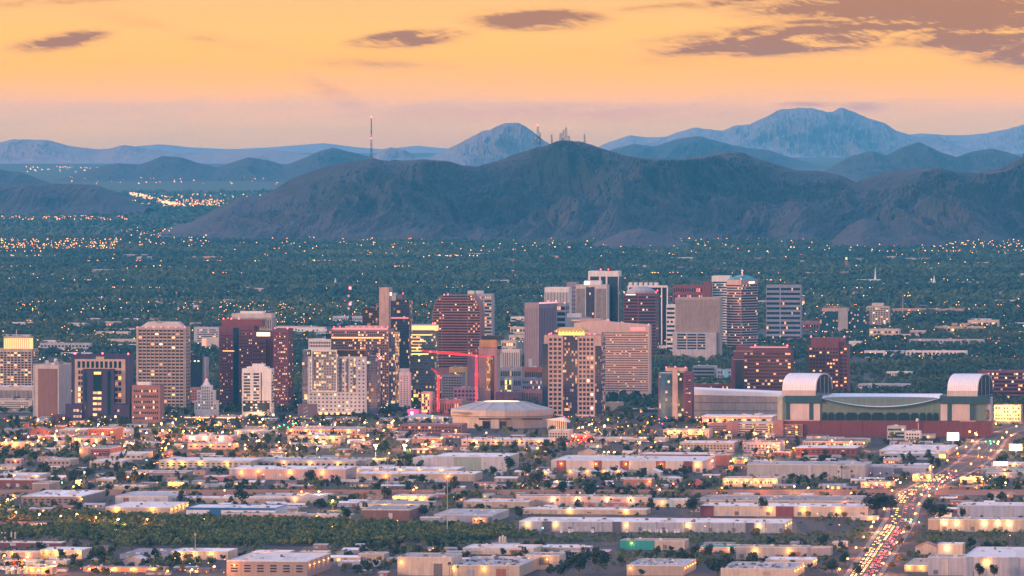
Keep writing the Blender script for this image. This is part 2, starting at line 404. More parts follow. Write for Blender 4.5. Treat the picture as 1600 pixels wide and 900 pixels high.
mountain('hill', [(-120,226),(-40,224),(0,221),(20,216),(75,218),(110,228),(165,235),(195,226),(230,232),(300,240),(370,236),(400,233),(440,234),(475,240),(530,246),(600,256)], 53000, 2500, rock_far, .2, 400, 50, 12, 1/1800.)
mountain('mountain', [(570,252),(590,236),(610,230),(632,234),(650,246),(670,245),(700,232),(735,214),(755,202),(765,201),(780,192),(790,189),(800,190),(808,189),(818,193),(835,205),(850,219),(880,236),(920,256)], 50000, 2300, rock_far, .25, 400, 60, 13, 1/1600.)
mountain('hill', [(940,240),(960,231),(990,224),(1020,228),(1050,218),(1090,212),(1140,225),(1160,230),(1200,234),(1250,250),(1310,268)], 48500, 2000, rock_mid, .22, 300, 50, 14, 1/1500.)
mountain('hill', [(1270,278),(1300,260),(1330,243),(1360,235),(1385,243),(1410,230),(1435,221),(1450,227),(1470,237),(1495,245),(1520,236),(1550,231),(1575,237),(1600,247),(1660,262)], 41000, 1700, rock_mid, .22, 300, 60, 15, 1/1200.)
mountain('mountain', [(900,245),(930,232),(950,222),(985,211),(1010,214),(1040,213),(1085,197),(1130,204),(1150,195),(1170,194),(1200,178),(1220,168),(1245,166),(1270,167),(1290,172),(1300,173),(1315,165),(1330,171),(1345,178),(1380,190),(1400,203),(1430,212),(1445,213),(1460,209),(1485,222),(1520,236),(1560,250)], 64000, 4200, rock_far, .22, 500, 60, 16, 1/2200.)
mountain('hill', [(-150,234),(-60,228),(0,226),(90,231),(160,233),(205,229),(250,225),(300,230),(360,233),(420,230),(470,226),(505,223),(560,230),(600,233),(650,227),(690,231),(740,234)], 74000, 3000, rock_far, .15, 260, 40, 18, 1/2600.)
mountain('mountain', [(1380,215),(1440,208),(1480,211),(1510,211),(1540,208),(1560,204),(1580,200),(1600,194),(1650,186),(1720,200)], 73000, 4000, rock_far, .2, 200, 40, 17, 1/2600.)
# ------------------------------------------------------------------ building kit
ROT = rad(-8)
def lc(col): return col
WARM = [emit('room_light_warm', (1, .43, .06), 1.7), emit('room_light_amber', (1, .26, .03), 1.5), emit('room_light_dim', (1, .42, .10), .6),
        emit('room_light_white', (1, .70, .36), 1.6), emit('room_light_rose', (1, .34, .20), .45)]
RED = emit('beacon_red', (1, .04, .05), 14)
SIGNW = emit('sign_white', (1, .74, .46), 1.8); SIGNR = emit('sign_red', (1, .05, .05), 3.0); SIGNY = emit('sign_yellow', (1, .62, .08), 1.7)
SIGNP = emit('sign_pink', (1, .18, .65), 4.0); GREEN = emit('signal_green', (.05, 1, .35), 14); FLOOD = emit('flood_glow', (1, .52, .10), 1.25)
TRIM = wall('trim_white', (.62, .58, .56), .1); DARK = wall('dark_metal', (.04, .04, .045), .1)
GL = glassm('glass_dark', (.035, .04, .08)); GLB = glassm('glass_blue', (.03, .06, .13)); GLP = glassm('glass_bronze', (.06, .03, .045))
GLT = glassm('glass_teal', (.015, .05, .07))
_wm = {}
def wmesh(w, h, d, mat, side=False, slant=0):
    k = (round(w, 2), round(h, 2), d, mat.name, side)
    if k not in _wm:
        mb = MB()
        if side: mb.box(-.05, d, -w/2, w/2, 0, h)
        else: mb.box(-w/2, w/2, -d, .05, 0, h)
        _wm[k] = mb.mesh('window', mat)
    return _wm[k]

class Bld:
    def __init__(s, name, label, cat, xL, Y, xR, rot=ROT, group=None, z0=None):
        s.rot = rot; s.c, s.s = math.cos(rot), math.sin(rot)
        s.X0 = X(xL, Y); s.Y = Y; s.z0 = gz(Y) if z0 is None else z0
        s.root = empty(name, (s.X0, Y, s.z0), rot, label, cat, group)
        s.W = s.lx(xR); s.nw = 0
    def lx(s, px, ly=0):
        """front-plane coordinate seen at photo column px"""
        k = (px-800)/F
        X0 = s.X0 - s.s*ly; Y0 = s.Y + s.c*ly
        return (k*Y0 - X0)/(s.c - k*s.s)
    def z(s, py, lx=0, ly=0):
        Y = s.Y + lx*s.s + ly*s.c
        return Zp(py, Y) - s.z0
    def box(s, nm, x0, x1, y0, y1, z0, z1, mat, parent=None):
        return MB().box(x0, x1, y0, y1, z0, z1).build(nm, mat, parent or s.root)
    def part(s, nm, mb, mat, parent=None): return mb.build(nm, mat, parent or s.root)
    def win(s, pos, w, h, mat, side, parent=None, d=.12):
        o = link('window', wmesh(w, h, d, mat, side), parent or s.root, pos); return o
    def grid(s, x0, x1, z0, z1, nx, nz, fw=.6, fh=.55, lit=.12, glass=None, side=False, plane=0.0, mats=None, seed=None, skip=None, cap=100, hot=None):
        """nx by nz windows over a face; the first ones separate, the remainder of a very large set in one mesh"""
        rr = random.Random(seed if seed is not None else R.random()); glass = glass or GL; mats = mats or WARM
        cw = (x1-x0)/nx; ch = (z1-z0)/nz; cells = [(i, j) for j in range(nz-1, -1, -1) for i in range(nx)]
        if skip: cells = [c for c in cells if not skip(*c)]
        mb = MB(); ml = [glass] + list(mats)
        for (i, j) in cells:
            a = x0 + (i+.5)*cw; b = z0 + j*ch + ch*(1-fh)*.5
            p = lit*.62*(1+ (hot or 0)*(1-j/nz)) ; on = rr.random() < p; mi = rr.randrange(len(mats)) if on else -1
            w = cw*fw; h = ch*fh
            if s.nw < cap:
                s.nw += 1
                s.win((plane, a, b) if side else (a, plane, b), w, h, glass if mi < 0 else mats[mi], side)
            else:
                if side: mb.box(plane-.05, plane+.12, a-w/2, a+w/2, b, b+h, mi+1)
                else: mb.box(a-w/2, a+w/2, plane-.12, plane+.05, b, b+h, mi+1)
        if mb.f: tag(s.part('windows', mb, ml), kind='stuff')
    def bands(s, x0, x1, z0, z1, n, fh=.5, glass=None, lit=.1, side=False, plane=0.0, mats=None, seed=None, d=.15, cell=3.0):
        rr = random.Random(seed if seed is not None else R.random()); glass = glass or GL; mats = mats or WARM; ch = (z1-z0)/n
        for j in range(n):
            b = z0 + j*ch + ch*(1-fh)*.5; h = ch*fh
            mb = MB()
            if side: mb.box(plane-.05, plane+d, x0, x1, b, b+h)
            else: mb.box(x0, x1, plane-d, plane+.05, b, b+h)
            o = s.part('window_band', mb, [glass] )
            k = max(1, int((x1-x0)/cell)); fl = rr.random() < .15
            for i in range(k):
                if rr.random() < (lit*3 if fl else lit) and s.nw < 90:
                    s.nw += 1; c = x0 + (i+.5)*(x1-x0)/k
                    s.win((plane+d-.02, c, b+.1) if side else (c, plane-d+.02, b+.1), cell*.85, h-.2, rr.choice(mats), side, o, .05)
    def beacons(s, pts, r=.75):
        for p in pts: s.part('beacon_light', MB().ball(p, r, 0, 5), RED)
    def parapet(s, x0, x1, y0, y1, z, mat, h=1.1, t=.5, parent=None):
        mb = MB().box(x0, x1, y0, y0+t, z, z+h).box(x0, x1, y1-t, y1, z, z+h).box(x0, x0+t, y0+t, y1-t, z, z+h).box(x1-t, x1, y0+t, y1-t, z, z+h)
        s.part('parapet', mb, mat, parent)
    def units(s, x0, x1, y0, y1, z, n, mat=None, seed=0, hs=(1.2, 2.6), sz=(2.5, 6)):
        rr = random.Random(seed+n)
        for i in range(n):
            a = rr.uniform(*sz); b = rr.uniform(*sz)*.7; x = rr.uniform(x0, max(x0+.1, x1-a)); y = rr.uniform(y0, max(y0+.1, y1-b)); h = rr.uniform(*hs)
            MB().box(x, x+a, y, y+b, z, z+h*.85).box(x+a*.15, x+a*.85, y+b*.15, y+b*.85, z+h*.85, z+h).build('roof_unit', mat or rr.choice([TRIM, UNITG, UNITD]), s.root)
UNITG = wall('unit_grey', (.42, .41, .42), .15); UNITD = wall('unit_dark', (.16, .15, .16), .15)
ROOFG = roofmat('roof_gravel', (.36, .31, .29)); ROOFW = roofmat('roof_white', (.80, .76, .74), .10); ROOFD = roofmat('roof_dark', (.16, .14, .14)); ROOFM = roofmat('roof_metal', (.44, .44, .46))
ROOFT = roofmat('roof_teal', (.10, .32, .30)); ROOFR = roofmat('roof_tile', (.42, .20, .16)); ROOFB = roofmat('roof_blue', (.03, .14, .34))

LIGHTS = [0]; LG = 1.9
def lamp_light(parent, pos, power, col=(1, .55, .22), r=.6):
    """the lamp's own light"""
    if LIGHTS[0] > 520: return
    LIGHTS[0] += 1
    d = _ld.get((round(power), col))
    if d is None:
        d = bpy.data.lights.new('lamp_light', 'POINT'); d.energy = power*LG; d.color = col; d.shadow_soft_size = r; _ld[(round(power), col)] = d
    o = bpy.data.objects.new('lamp_light', d); COL.objects.link(o); o.parent = parent; o.location = pos
_ld = {}
# ------------------------------------------------------------------ downtown and midtown towers
def tower(name, label, xL, xR, ytop, Y, D, mat, roof=ROOFG, rot=ROT, cat='tower', par=True, group=None):
    b = Bld(name, label, cat, xL, Y, xR, rot, group); b.h = b.z(ytop); b.D = D
    b.box('wall', 0, b.W, 0, D, 0, b.h, mat)
    b.box('roof', .6, b.W-.6, .6, D-.6, b.h-.3, b.h+.25, roof)
    if par: b.parapet(0, b.W, 0, D, b.h+.003, mat)
    return b
tan = wall('concrete_tan', (.46, .35, .29)); pale = wall('concrete_pale', (.55, .47, .43)); pinkc = wall('concrete_pink', (.50, .33, .28))
white = wall('plaster_white', (.72, .66, .62), .1); grey = wall('concrete_grey', (.36, .34, .36)); navy = wall('cladding_navy', (.045, .035, .10), .15)
maroon = wall('granite_maroon', (.17, .055, .085), .15); maroon2 = wall('brick_maroon', (.20, .06, .07), .2); brown = wall('panel_brown', (.24, .13, .12), .1)
brick = wall('brick_red', (.28, .11, .085), .2); mauve = wall('panel_mauve', (.27, .21, .25), .15); bluegrey = wall('panel_bluegrey', (.23, .25, .32), .15)
lilac = wall('panel_lilac', (.42, .40, .46), .12); bark = wall('granite_dark', (.09, .05, .08), .15)

# T1 brown gridded tower with the glowing crown (left edge)
b = tower('office_tower', 'tan gridded office tower crowned by a glowing golden lantern roof', -12, 50, 546, 10300, 42, tan)
b.grid(1, b.W-1, 6, b.h-3, 11, 17, .72, .62, .40, side=False, seed=1)
b.grid(1, b.D-1, 6, b.h-3, 7, 17, .7, .6, .2, side=True, plane=b.W, seed=2)
c0, c1 = b.lx(5), b.lx(44); MB().box(c0, c1, 4, 34, b.h+.3, b.z(529)).build('crown', FLOOD, b.root)
mbb = MB()
for i in range(13): x = c0+(c1-c0)*i/12; mbb.box(x-.35, x+.35, 3.4, 3.95, b.h+.3, b.z(528))
mbb.box(c0-.8, c1+.8, 3.2, 35, b.z(528), b.z(526)); b.part('crown_frame', mbb, tan)
b.part('mast', MB().bar((b.lx(23), 12, b.z(527)), (b.lx(23), 12, b.z(515)), .5), TRIM)
# government block, ribbed
b = tower('office_block', 'low white office block with vertical ribs in front of the golden crowned tower', -20, 51, 605, 10000, 50, pale, ROOFW)
b.grid(1, b.W-1, 2, b.h-2, 34, 1, .5, .8, .03, seed=3)
b.units(4, b.W-6, 8, 40, b.h+.3, 5, seed=1)
b = tower('parking_garage', 'pale parking garage with open decks beside the windowless brown jail', -20, 50, 626, 9750, 60, pale, ROOFG)
b.bands(2, b.W*.92, 2, b.h-1.5, 5, .38, DARK, .06, cell=5)
b.bands(3, b.D-3, 2, b.h-1.5, 5, .38, DARK, .0, side=True, plane=b.W)
b.units(4, b.W-6, 8, 40, b.h+.3, 6, seed=5)
# T3 jail
b = tower('jail_tower', 'windowless brown jail tower framed in pale concrete', 52, 92, 571, 9520, 82, pale, ROOFG)
b.box('panel', b.lx(59.5), b.lx(90.5)-.6, -.35, .1, 3, b.z(576), brown)
b.box('panel', 0, 1.2, -.5, .1, 3, b.h, pale)
mb = MB()
for i in range(9): mb.box(b.W-.05, b.W+.35, 4+i*9, 5.2+i*9, 2, b.h-1)
b.part('rib', mb, grey)
b.units(3, b.W-3, 20, 60, b.h+.3, 6, seed=7, hs=(2, 5))
b.part('satellite_dish', MB().ball((b.lx(80), 30, b.h+6), 2.6, 0, 8), TRIM)
# T4 navy court tower
b = tower('court_tower', 'dark navy court tower with a beige arched frame round its windows', 112.5, 203, 555, 9420, 26, navy, ROOFD)
fx0, fx1 = b.lx(117), b.lx(196); zt = b.z(561)
mb = MB().box(fx0, fx1, -.6, -.05, b.z(576), zt).box(fx0, b.lx(122.5), -.6, -.05, b.z(630), b.z(576)).box(b.lx(189.5), fx1, -.6, -.05, b.z(630), b.z(576))
mb.box(b.lx(122.5), b.lx(129.5), -.55, -.05, b.z(630), b.z(576)); mb.box(b.lx(180), b.lx(189.5), -.55, -.05, b.z(630), b.z(576))
mb.box(b.lx(150), b.lx(163), -.9, -.2, zt, b.z(557)); b.part('frame', mb, tan)
b.grid(b.lx(120), b.lx(191), b.z(575), b.z(564), 10, 1, .62, .92, 0, GLT, plane=-.6, seed=4)
b.grid(b.lx(122), b.lx(130.5), b.z(630), b.z(577), 2, 6, .8, .62, .45, GL, plane=-.6, seed=5)
b.grid(b.lx(179.5), b.lx(190), b.z(630), b.z(577), 2, 6, .8, .62, .45, GL, plane=-.6, seed=6)
b.beacons([(b.lx(117), 1, b.h+2), (b.lx(160), 1, b.h+2.5), (b.lx(200), 1, b.h+2)], 1.1)
b.box('front_wing', b.lx(131), b.lx(180), -9, -.7, 0, b.z(577), navy)
b.box('glass_panel', b.lx(148), b.lx(161), -9.4, -8.95, b.z(610), b.z(583), GLT); b.box('glass_panel', b.lx(170), b.lx(175), -9.4, -8.95, b.z(648), b.z(579), GLT)
b.box('glass_panel', b.lx(133), b.lx(138), -9.4, -8.95, b.z(640), b.z(580), GLB)
b.grid(b.lx(147), b.lx(161), b.z(660), b.z(609), 2, 6, .85, .45, .95, GL, plane=-9.2, mats=[WARM[0], WARM[2], WARM[0]], seed=8)
b.box('lit_window', b.lx(149), b.lx(160), -9.5, -9, b.z(584.5), b.z(580.5), WARM[0])
b.box('wing', b.lx(105), b.lx(131)-.01, -12, -.7, 0, b.z(631), navy); b.box('wing', b.lx(180)+.01, b.lx(205), -12, -.7, 0, b.z(631), navy)
b.box('wing', b.lx(84), b.lx(105), -10, 20, 0, b.z(648), wall('cladding_plum', (.09, .04, .11), .15))
b.grid(b.lx(117), b.lx(131), b.z(664), b.z(636), 3, 3, .7, .4, .85, GL, plane=-12, seed=9); b.grid(b.lx(181), b.lx(190), b.z(664), b.z(636), 2, 3, .7, .4, .85, GL, plane=-12, seed=10)
b.box('plinth', b.lx(150), b.lx(214), -20, -12.1, 0, b.z(663, 0, -20), tan)
# T5 beige grid tower
b = tower('office_tower', 'tall tan concrete office tower with two dozen even rows of square windows', 213, 290, 512, 9780, 36, tan, ROOFG)
b.grid(2.5, b.W-2.5, b.z(640), b.z(514), 11, 24, .74, .50, .10, GL, seed=11)
b.grid(2, b.D-2, b.z(640), b.z(514), 6, 24, .6, .45, .04, GL, side=True, plane=b.W, seed=12)
mb = MB()
for i in range(12): x = 2.5+(b.W-5)*i/11; mb.box(x-.25, x+.25, -.6, -.05, 2, b.h-1)
b.part('pier', mb, tan)
b.part('penthouse', MB().prism([(4, 5), (b.W-4, 5), (b.W-4, 30), (4, 30)], b.h+.3, b.z(503), 0, [(14, 8), (b.W-12, 8), (b.W-12, 28), (14, 28)]), pale)
b.part('gable', MB().yprism([(b.lx(243), b.z(504)), (b.lx(251), b.z(504)), (b.lx(247), b.z(500.5))], 5, 9), grey)
b.beacons([(b.W*k, -.3, b.h+.8) for k in (.02, .2, .35, .5, .65, .8, .98)], .5)
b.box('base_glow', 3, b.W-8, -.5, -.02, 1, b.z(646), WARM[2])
# T6
b = tower('office_building', 'mid rise rosy brick office building with a rooftop plant room', 206, 250, 603, 9390, 30, wall('brick_rose', (.27, .14, .13), .18), ROOFG)
b.grid(2, b.W-2, 3, b.h-3, 13, 6, .62, .40, .40, GL, seed=13); b.box('penthouse', b.lx(213), b.lx(233), 5, 20, b.h+.3, b.z(597), white)
# T7
b = tower('glass_tower', 'slim dark blue glass block behind the white art deco tower', 290, 316, 557, 10250, 26, GLB, ROOFD)
b.grid(1, b.W-1, 3, b.h-2, 14, 1, .5, .98, 0, GL, seed=14); b.box('core', b.W, b.W+5, 2, 24, 0, b.h-1, grey)
for k in (.2, .5, .72): b.box('lit_window', b.W*k, b.W*k+2.6, -.4, 0, b.z(565), b.z(563), WARM[3])
b = tower('office_building', 'small mauve office building below the dark blue glass block', 292, 312, 607, 9900, 25, wall('stucco_mauve', (.34, .18, .19)), ROOFG)
b.grid(1, b.W-1, 3, b.h-2, 5, 6, .5, .45, .15, seed=15)
# T8 deco
b = Bld('deco_tower', 'white art deco stepped tower with a small pointed top', 'tower', 303, 9650, 338, ROT)
def dec(x0, x1, yt, y0, y1, nx, nz, sd):
    a, c = b.lx(x0), b.lx(x1); h = b.z(yt); b.box('tier', a, c, y0, y1, 0, h, white); b.grid(a+.8, c-.8, b.z(640), h-1.5, nx, nz, .45, .62, .12, GL, plane=y0, seed=sd)
dec(303, 338, 626, 4, 20, 9, 3, 16); dec(308, 333.5, 610, 2, 20, 7, 6, 17); dec(314, 329, 602, 0, 18, 5, 8, 18)
b.part('spire', MB().prism([(b.lx(315.5), 3), (b.lx(326), 3), (b.lx(326), 14), (b.lx(315.5), 14)], b.z(602), b.z(594), 0, [(b.lx(319), 7), (b.lx(322.5), 7), (b.lx(322.5), 10), (b.lx(319), 10)]), white)
b.beacons([(b.lx(321), 8, b.z(593))], .8)
b = tower('apartment_block', 'pale slab block with recessed balconies behind the dark blue glass block', 303, 342, 512, 12700, 20, lilac, ROOFW, cat='building')
b.bands(6, b.W-2, 4, b.h-2, 7, .4, GL, .1, seed=19)
b = tower('office_building', 'small white building with a glowing orange end wall in the trees', 318, 344, 529, 12450, 20, pale, ROOFW, cat='building')
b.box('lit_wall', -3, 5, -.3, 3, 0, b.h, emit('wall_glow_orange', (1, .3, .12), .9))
# T9 maroon twin
b = tower('office_tower', 'broad maroon granite tower with stepped top and dark glass slots', 342, 397, 510, 9850, 40, maroon, ROOFD)
b.box('upper_block', b.lx(345.5), b.lx(408), 5, 36, b.h-.2, b.z(499.5), maroon2)
b.box('glass_slot', b.lx(364.5), b.lx(373), -.3, .05, 4, b.z(512), GLB); b.box('bay', b.lx(395), b.lx(417), -7, -.05, 0, b.z(530), maroon)
b.box('glass_slot', b.lx(417), b.lx(428), 1, 30, 0, b.z(520), GLB); b.box('lit_panel', b.lx(401), b.lx(422), -.5, 0, b.z(525), b.z(519), SIGNW)
b.box('wall', b.W+.01, b.lx(427), 0, 30, 0, b.z(517), maroon)
b.grid(1.5, b.lx(363.5), 6, b.z(522), 8, 22, .5, .34, .22, GLP, seed=20); b.grid(b.lx(374), b.lx(394), 6, b.z(514), 7, 24, .5, .34, .24, GLP, seed=21)
b.grid(b.lx(396.5), b.lx(416), b.z(570), b.z(533), 6, 6, .55, .36, .3, GLP, plane=-7, seed=22)
b.box('lit_window', b.lx(348), b.lx(366), -.4, 0, b.z(549), b.z(547.6), WARM[0]); b.box('sign_panel', b.lx(350), b.lx(367), -.5, 0, b.z(640), b.z(635), SIGNW)
b.beacons([(b.lx(348), 6, b.z(498)), (b.lx(360), 6, b.z(498)), (b.lx(372), 6, b.z(498))], .9)
b2 = tower('office_tower', 'narrower maroon granite tower with a dark east side next to its broad twin', 427, 450, 515, 9800, 42, maroon, ROOFD)
b2.grid(1.2, b2.W-1.2, 6, b2.h-3, 8, 24, .55, .36, .33, GLP, seed=23, hot=.8)
b2.grid(2, b2.D-2, 6, b2.h-3, 7, 24, .6, .5, .14, GLP, side=True, plane=b2.W, seed=24)
b2.beacons([(2, 1, b2.h+1.5), (b2.W-1, 1, b2.h+1.5)], .8)
# T10 crown with fins
b = tower('office_tower', 'pale concrete tower top with tall vertical fins rising behind the maroon twins', 362, 424, 491, 10250, 34, pale, ROOFW)
b.box('window_band', 1, b.W-1, -.2, 0, b.z(513), b.z(500), GL)
mb = MB()
for i in range(24): x = b.W*i/23; mb.box(x-.45, x+.45, -1.1, -.21, 3, b.z(496))
b.part('fin', mb, pale); mb = MB()
for i in range(9): y = b.D*i/8; mb.box(b.W+.05, b.W+1, y-.5, y+.5, 3, b.z(496))
b.part('fin', mb, pale); b.box('penthouse', b.lx(374), b.lx(410), 6, 24, b.h, b.z(486.5), white)
b.units(b.lx(368), b.lx(415), 5, 26, b.h+.3, 5, seed=9)
# T11 white slab
b = tower('apartment_tower', 'white plaster tower with rounded parapet and glowing lobby before the maroon twins', 378, 424, 577, 9640, 22, white, ROOFW)
b.bands(b.lx(381), b.lx(391), b.z(634), b.z(582), 11, .55, GL, .1, seed=25); b.bands(b.lx(396), b.lx(405), b.z(634), b.z(582), 11, .6, GL, .1, seed=26)
b.box('window_band', b.lx(407.5), b.lx(409), -.2, .05, b.z(634), b.z(582), GL)
b.box('glass_wrap', b.lx(380), b.lx(421), -.6, -.2, b.z(643), b.z(626), GLB); b.bands(b.lx(380), b.lx(421), b.z(643), b.z(626), 4, .5, GL, .15, plane=-.6, seed=27)
b.bands(1, b.D-1, b.z(640), b.z(580), 12, .5, GL, .1, side=True, plane=b.W, seed=28)
b.part('crown', MB().prism([(b.lx(385), 3), (b.lx(418), 3), (b.lx(418), 18), (b.lx(385), 18)], b.h, b.z(573)).prism([(b.lx(393), 4), (b.lx(412), 4), (b.lx(412), 16), (b.lx(393), 16)], b.z(573), b.z(568.5)), white)
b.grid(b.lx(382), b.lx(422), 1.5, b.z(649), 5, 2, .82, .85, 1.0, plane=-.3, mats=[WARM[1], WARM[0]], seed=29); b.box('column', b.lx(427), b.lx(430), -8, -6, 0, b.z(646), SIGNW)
lamp_light(b.root, (b.W/2, -14, 6), 9000)
# T12 grey hotel with white frame
b = tower('hotel', 'grey punched window hotel with a large white picture frame on its front', 481, 573, 558, 9640, 30, lilac, ROOFG, cat='hotel')
b.box('top_floor', b.lx(484), b.lx(570), .2, 26, b.h, b.z(547), GLP); b.grid(b.lx(484), b.lx(566), b.h+.4, b.z(548), 22, 2, .7, .7, .42, GLP, plane=.2, seed=30)
sk = lambda i, j: (6 <= j and 2 <= i <= 6) or (j < 0)
b.grid(1.5, b.lx(571), b.z(643), b.z(560), 14, 14, .42, .42, .16, GLB, seed=31, skip=sk)
for q in (530, 540, 551): b.box('glass_strip', b.lx(q), b.lx(q+4.5), -.35, .05, b.z(612), b.z(560), curtain('cw_hotel', (.07, .08, .14), (.3, .28, .33), 3.2, 3.6, .25))
b.part('frame', MB().box(b.lx(487), b.lx(527), -4, -.2, b.z(612), b.z(610)).box(b.lx(487), b.lx(527), -4, -.2, b.z(549), b.z(546.5)).box(b.lx(487), b.lx(488.5), -4, -.2, b.z(610), b.z(549)).box(b.lx(525.5), b.lx(527), -4, -.2, b.z(610), b.z(549)), white)
b.box('glass_panel', b.lx(488.6), b.lx(525.4), -.5, .05, b.z(609.8), b.z(549.2), curtain('cw_frame', (.12, .13, .2), (.42, .40, .46), 3.4, 3.5, .45, (1, .6, .25), 2.4, .3, .3))
b.box('glass_strip', b.lx(472), -.01, 1, 25, 0, b.z(547), curtain('cw_side', (.10, .12, .22), (.25, .23, .3), 4, 3.5, .12)); b.box('window_band', 1, b.W-1, -.4, .05, b.z(653), b.z(645), GLB)
b.box('podium', b.lx(486), b.lx(568), -14, -.5, 0, b.z(655, 0, -14), pale)
for i in range(8): b.box('lit_window', b.lx(492+9*i), b.lx(497+9*i), -14.3, -14, 2, 5, R.choice(WARM[:3]))
b.box('glass_wing', b.W+.01, b.W+14, 3, 30, 0, b.z(556), curtain('cw_blue', (.06, .08, .18), (.2, .2, .3), 3, 3.6, .12))
lamp_light(b.root, (b.lx(500), -28, 8), 9000); lamp_light(b.root, (b.lx(545), -28, 8), 9000)
b = tower('stair_tower', 'brown brick stair block with slanting windows beside the grey framed hotel', 465, 492, 633, 9500, 20, wall('brick_mauve', (.27, .17, .18)), ROOFD, cat='building')
for k in range(4): b.part('window', MB().yprism([(b.lx(474), b.z(658-k*6)), (b.lx(481), b.z(655-k*6)), (b.lx(481), b.z(653-k*6)), (b.lx(474), b.z(656-k*6))], -.2, .05), UNITG)
# T13 cityscape
b = tower('office_tower', 'brown and glass office tower with a red lit roof edge and many glowing offices', 517, 608, 515, 9860, 45, wall('stone_brown', (.30, .19, .18)), ROOFD)
b.grid(1, b.W-1, b.z(641), b.z(517), 30, 30, .66, .55, .42, GLP, seed=33, hot=.1, skip=lambda i, j: (i < 10 and j < 22))
b.box('glass_wing', b.lx(605), b.lx(617), 1, 40, 0, b.z(519), curtain('cw_city', (.10, .10, .2), (.22, .17, .22), 2.6, 3.9, .30)); b.part('roof_rim', MB().box(b.lx(520), b.lx(606), -.8, -.1, b.h+.3, b.z(512.2)), emit('rim_red', (1, .07, .09), 1.6))
b.box('penthouse', b.lx(540), b.lx(600), 8, 36, b.h+.2, b.z(509.5), pinkc); b.beacons([(b.lx(522+i*9.3), -1, b.z(510.5)) for i in range(10)], .6)
b.box('window_band', b.lx(518), b.lx(600), -.3, .05, b.z(528.6), b.z(526.6), WARM[0]); b.box('glass_panel', b.lx(583), b.lx(597), -.35, .05, b.z(655), b.z(545), curtain('cw_city2', (.08, .07, .12), (.2, .15, .2), 2.8, 4, .28))
b = tower('parking_garage', 'white lattice sided parking deck top behind the framed hotel', 482, 517, 531, 10150, 30, white, ROOFW, cat='garage')
b.grid(1, b.W-1, b.z(543), b.z(533), 13, 2, .62, .6, 0, GL, seed=34); b.box('penthouse', b.lx(508), b.lx(522), 6, 20, b.h, b.z(521), GL)
# T14-16
b = tower('concrete_slab_tower', 'tall windowless pink concrete slab rising above the red rimmed tower', 592.5, 607.5, 449.5, 10120, 32, pinkc, ROOFG, par=False)
b.grid(2, 12, b.z(520), b.z(452), 2, 12, .3, .3, 0, GL, side=True, plane=b.W, seed=35)
for q in (594, 597, 602): b.part('antenna', MB().bar((b.lx(q), 8, b.h), (b.lx(q), 8, b.h+5), .2), DARK)
b = tower('glass_tower', 'tall black glass tower with a round rooftop pod and red stripe', 610.5, 639, 471, 10050, 34, curtain('cw_black', (.035, .05, .10), (.09, .10, .18), 2.2, 3.9, .10, st=1.6), ROOFD)
b.box('red_stripe', 0.5, b.W-.5, -.3, .05, b.z(498), b.z(495.5), emit('stripe_red', (.9, .04, .12), .7)); b.part('roof_pod', MB().prism([(b.lx(622)+9*math.cos(a*.524), 15+9*math.sin(a*.524)) for a in range(12)], b.h+2.6, b.z(461)).prism([(b.lx(622)+5*math.cos(a*.524), 15+5*math.sin(a*.524)) for a in range(12)], b.h, b.h+2.6), UNITD)
b.box('penthouse', b.lx(611), b.lx(618), 5, 20, b.h, b.z(458), UNITG); b.part('sign_panel', MB().box(b.lx(608.5), b.lx(611), 3, 5, b.z(462), b.z(457)), SIGNW); b.part('antenna', MB().bar((b.lx(613), 10, b.h), (b.lx(613), 10, b.z(451)), .3), DARK)
b.beacons([(b.lx(628), 10, b.z(458.5))], .7)
b = tower('glass_tower', 'low black glass block peering out beside the pink concrete slab', 566, 592, 482, 10300, 26, curtain('cw_black2', (.06, .04, .06), (.14, .09, .11), 2.4, 3.6, .3, (1, .4, .15), 1.2), ROOFD, cat='building')
b = tower('light_tower', 'narrow white slab dotted with small dark windows', 623.5, 640, 583, 9780, 14, wall('plaster_rose', (.62, .46, .47), .12), ROOFG)
b.grid(1, b.W-1, b.z(634), b.z(586), 3, 14, .38, .36, .02, GL, seed=36); b.box('penthouse', b.lx(624), b.lx(638), 3, 12, b.h, b.z(576), UNITG)
# T18
b = tower('glass_tower', 'green glass office tower with a bright yellow lit crown', 641.5, 679, 517, 9960, 36, curtain('cw_green', (.08, .17, .19), (.16, .20, .22), 2.6, 4.0, .16, (1, .72, .25), 2.2, .1, .3), ROOFD)
b.box('crown', b.lx(643), b.lx(680), 1, 30, b.h, b.z(508.5), FLOOD); b.part('crown_frame', MB().box(b.lx(642), b.lx(681), .2, 31, b.z(508.5), b.z(507)), grey)
for k in range(7): b.box('window_band', b.lx(643), b.lx(657+R.random()*20), -.3, .05, b.z(524+k*5), b.z(522.2+k*5), R.choice([WARM[0], WARM[2], SIGNY]))
b.grid(b.lx(642), b.lx(658), b.z(648), b.z(608), 4, 6, .8, .7, .9, plane=0, mats=[WARM[0], SIGNY, WARM[2]], seed=37); b.box('balcony', b.lx(667), b.lx(680), -6, -.05, 0, b.z(612), grey)
b.beacons([(b.lx(680), 1, b.z(505)), (b.lx(676), 1, b.z(505.5))], .8)
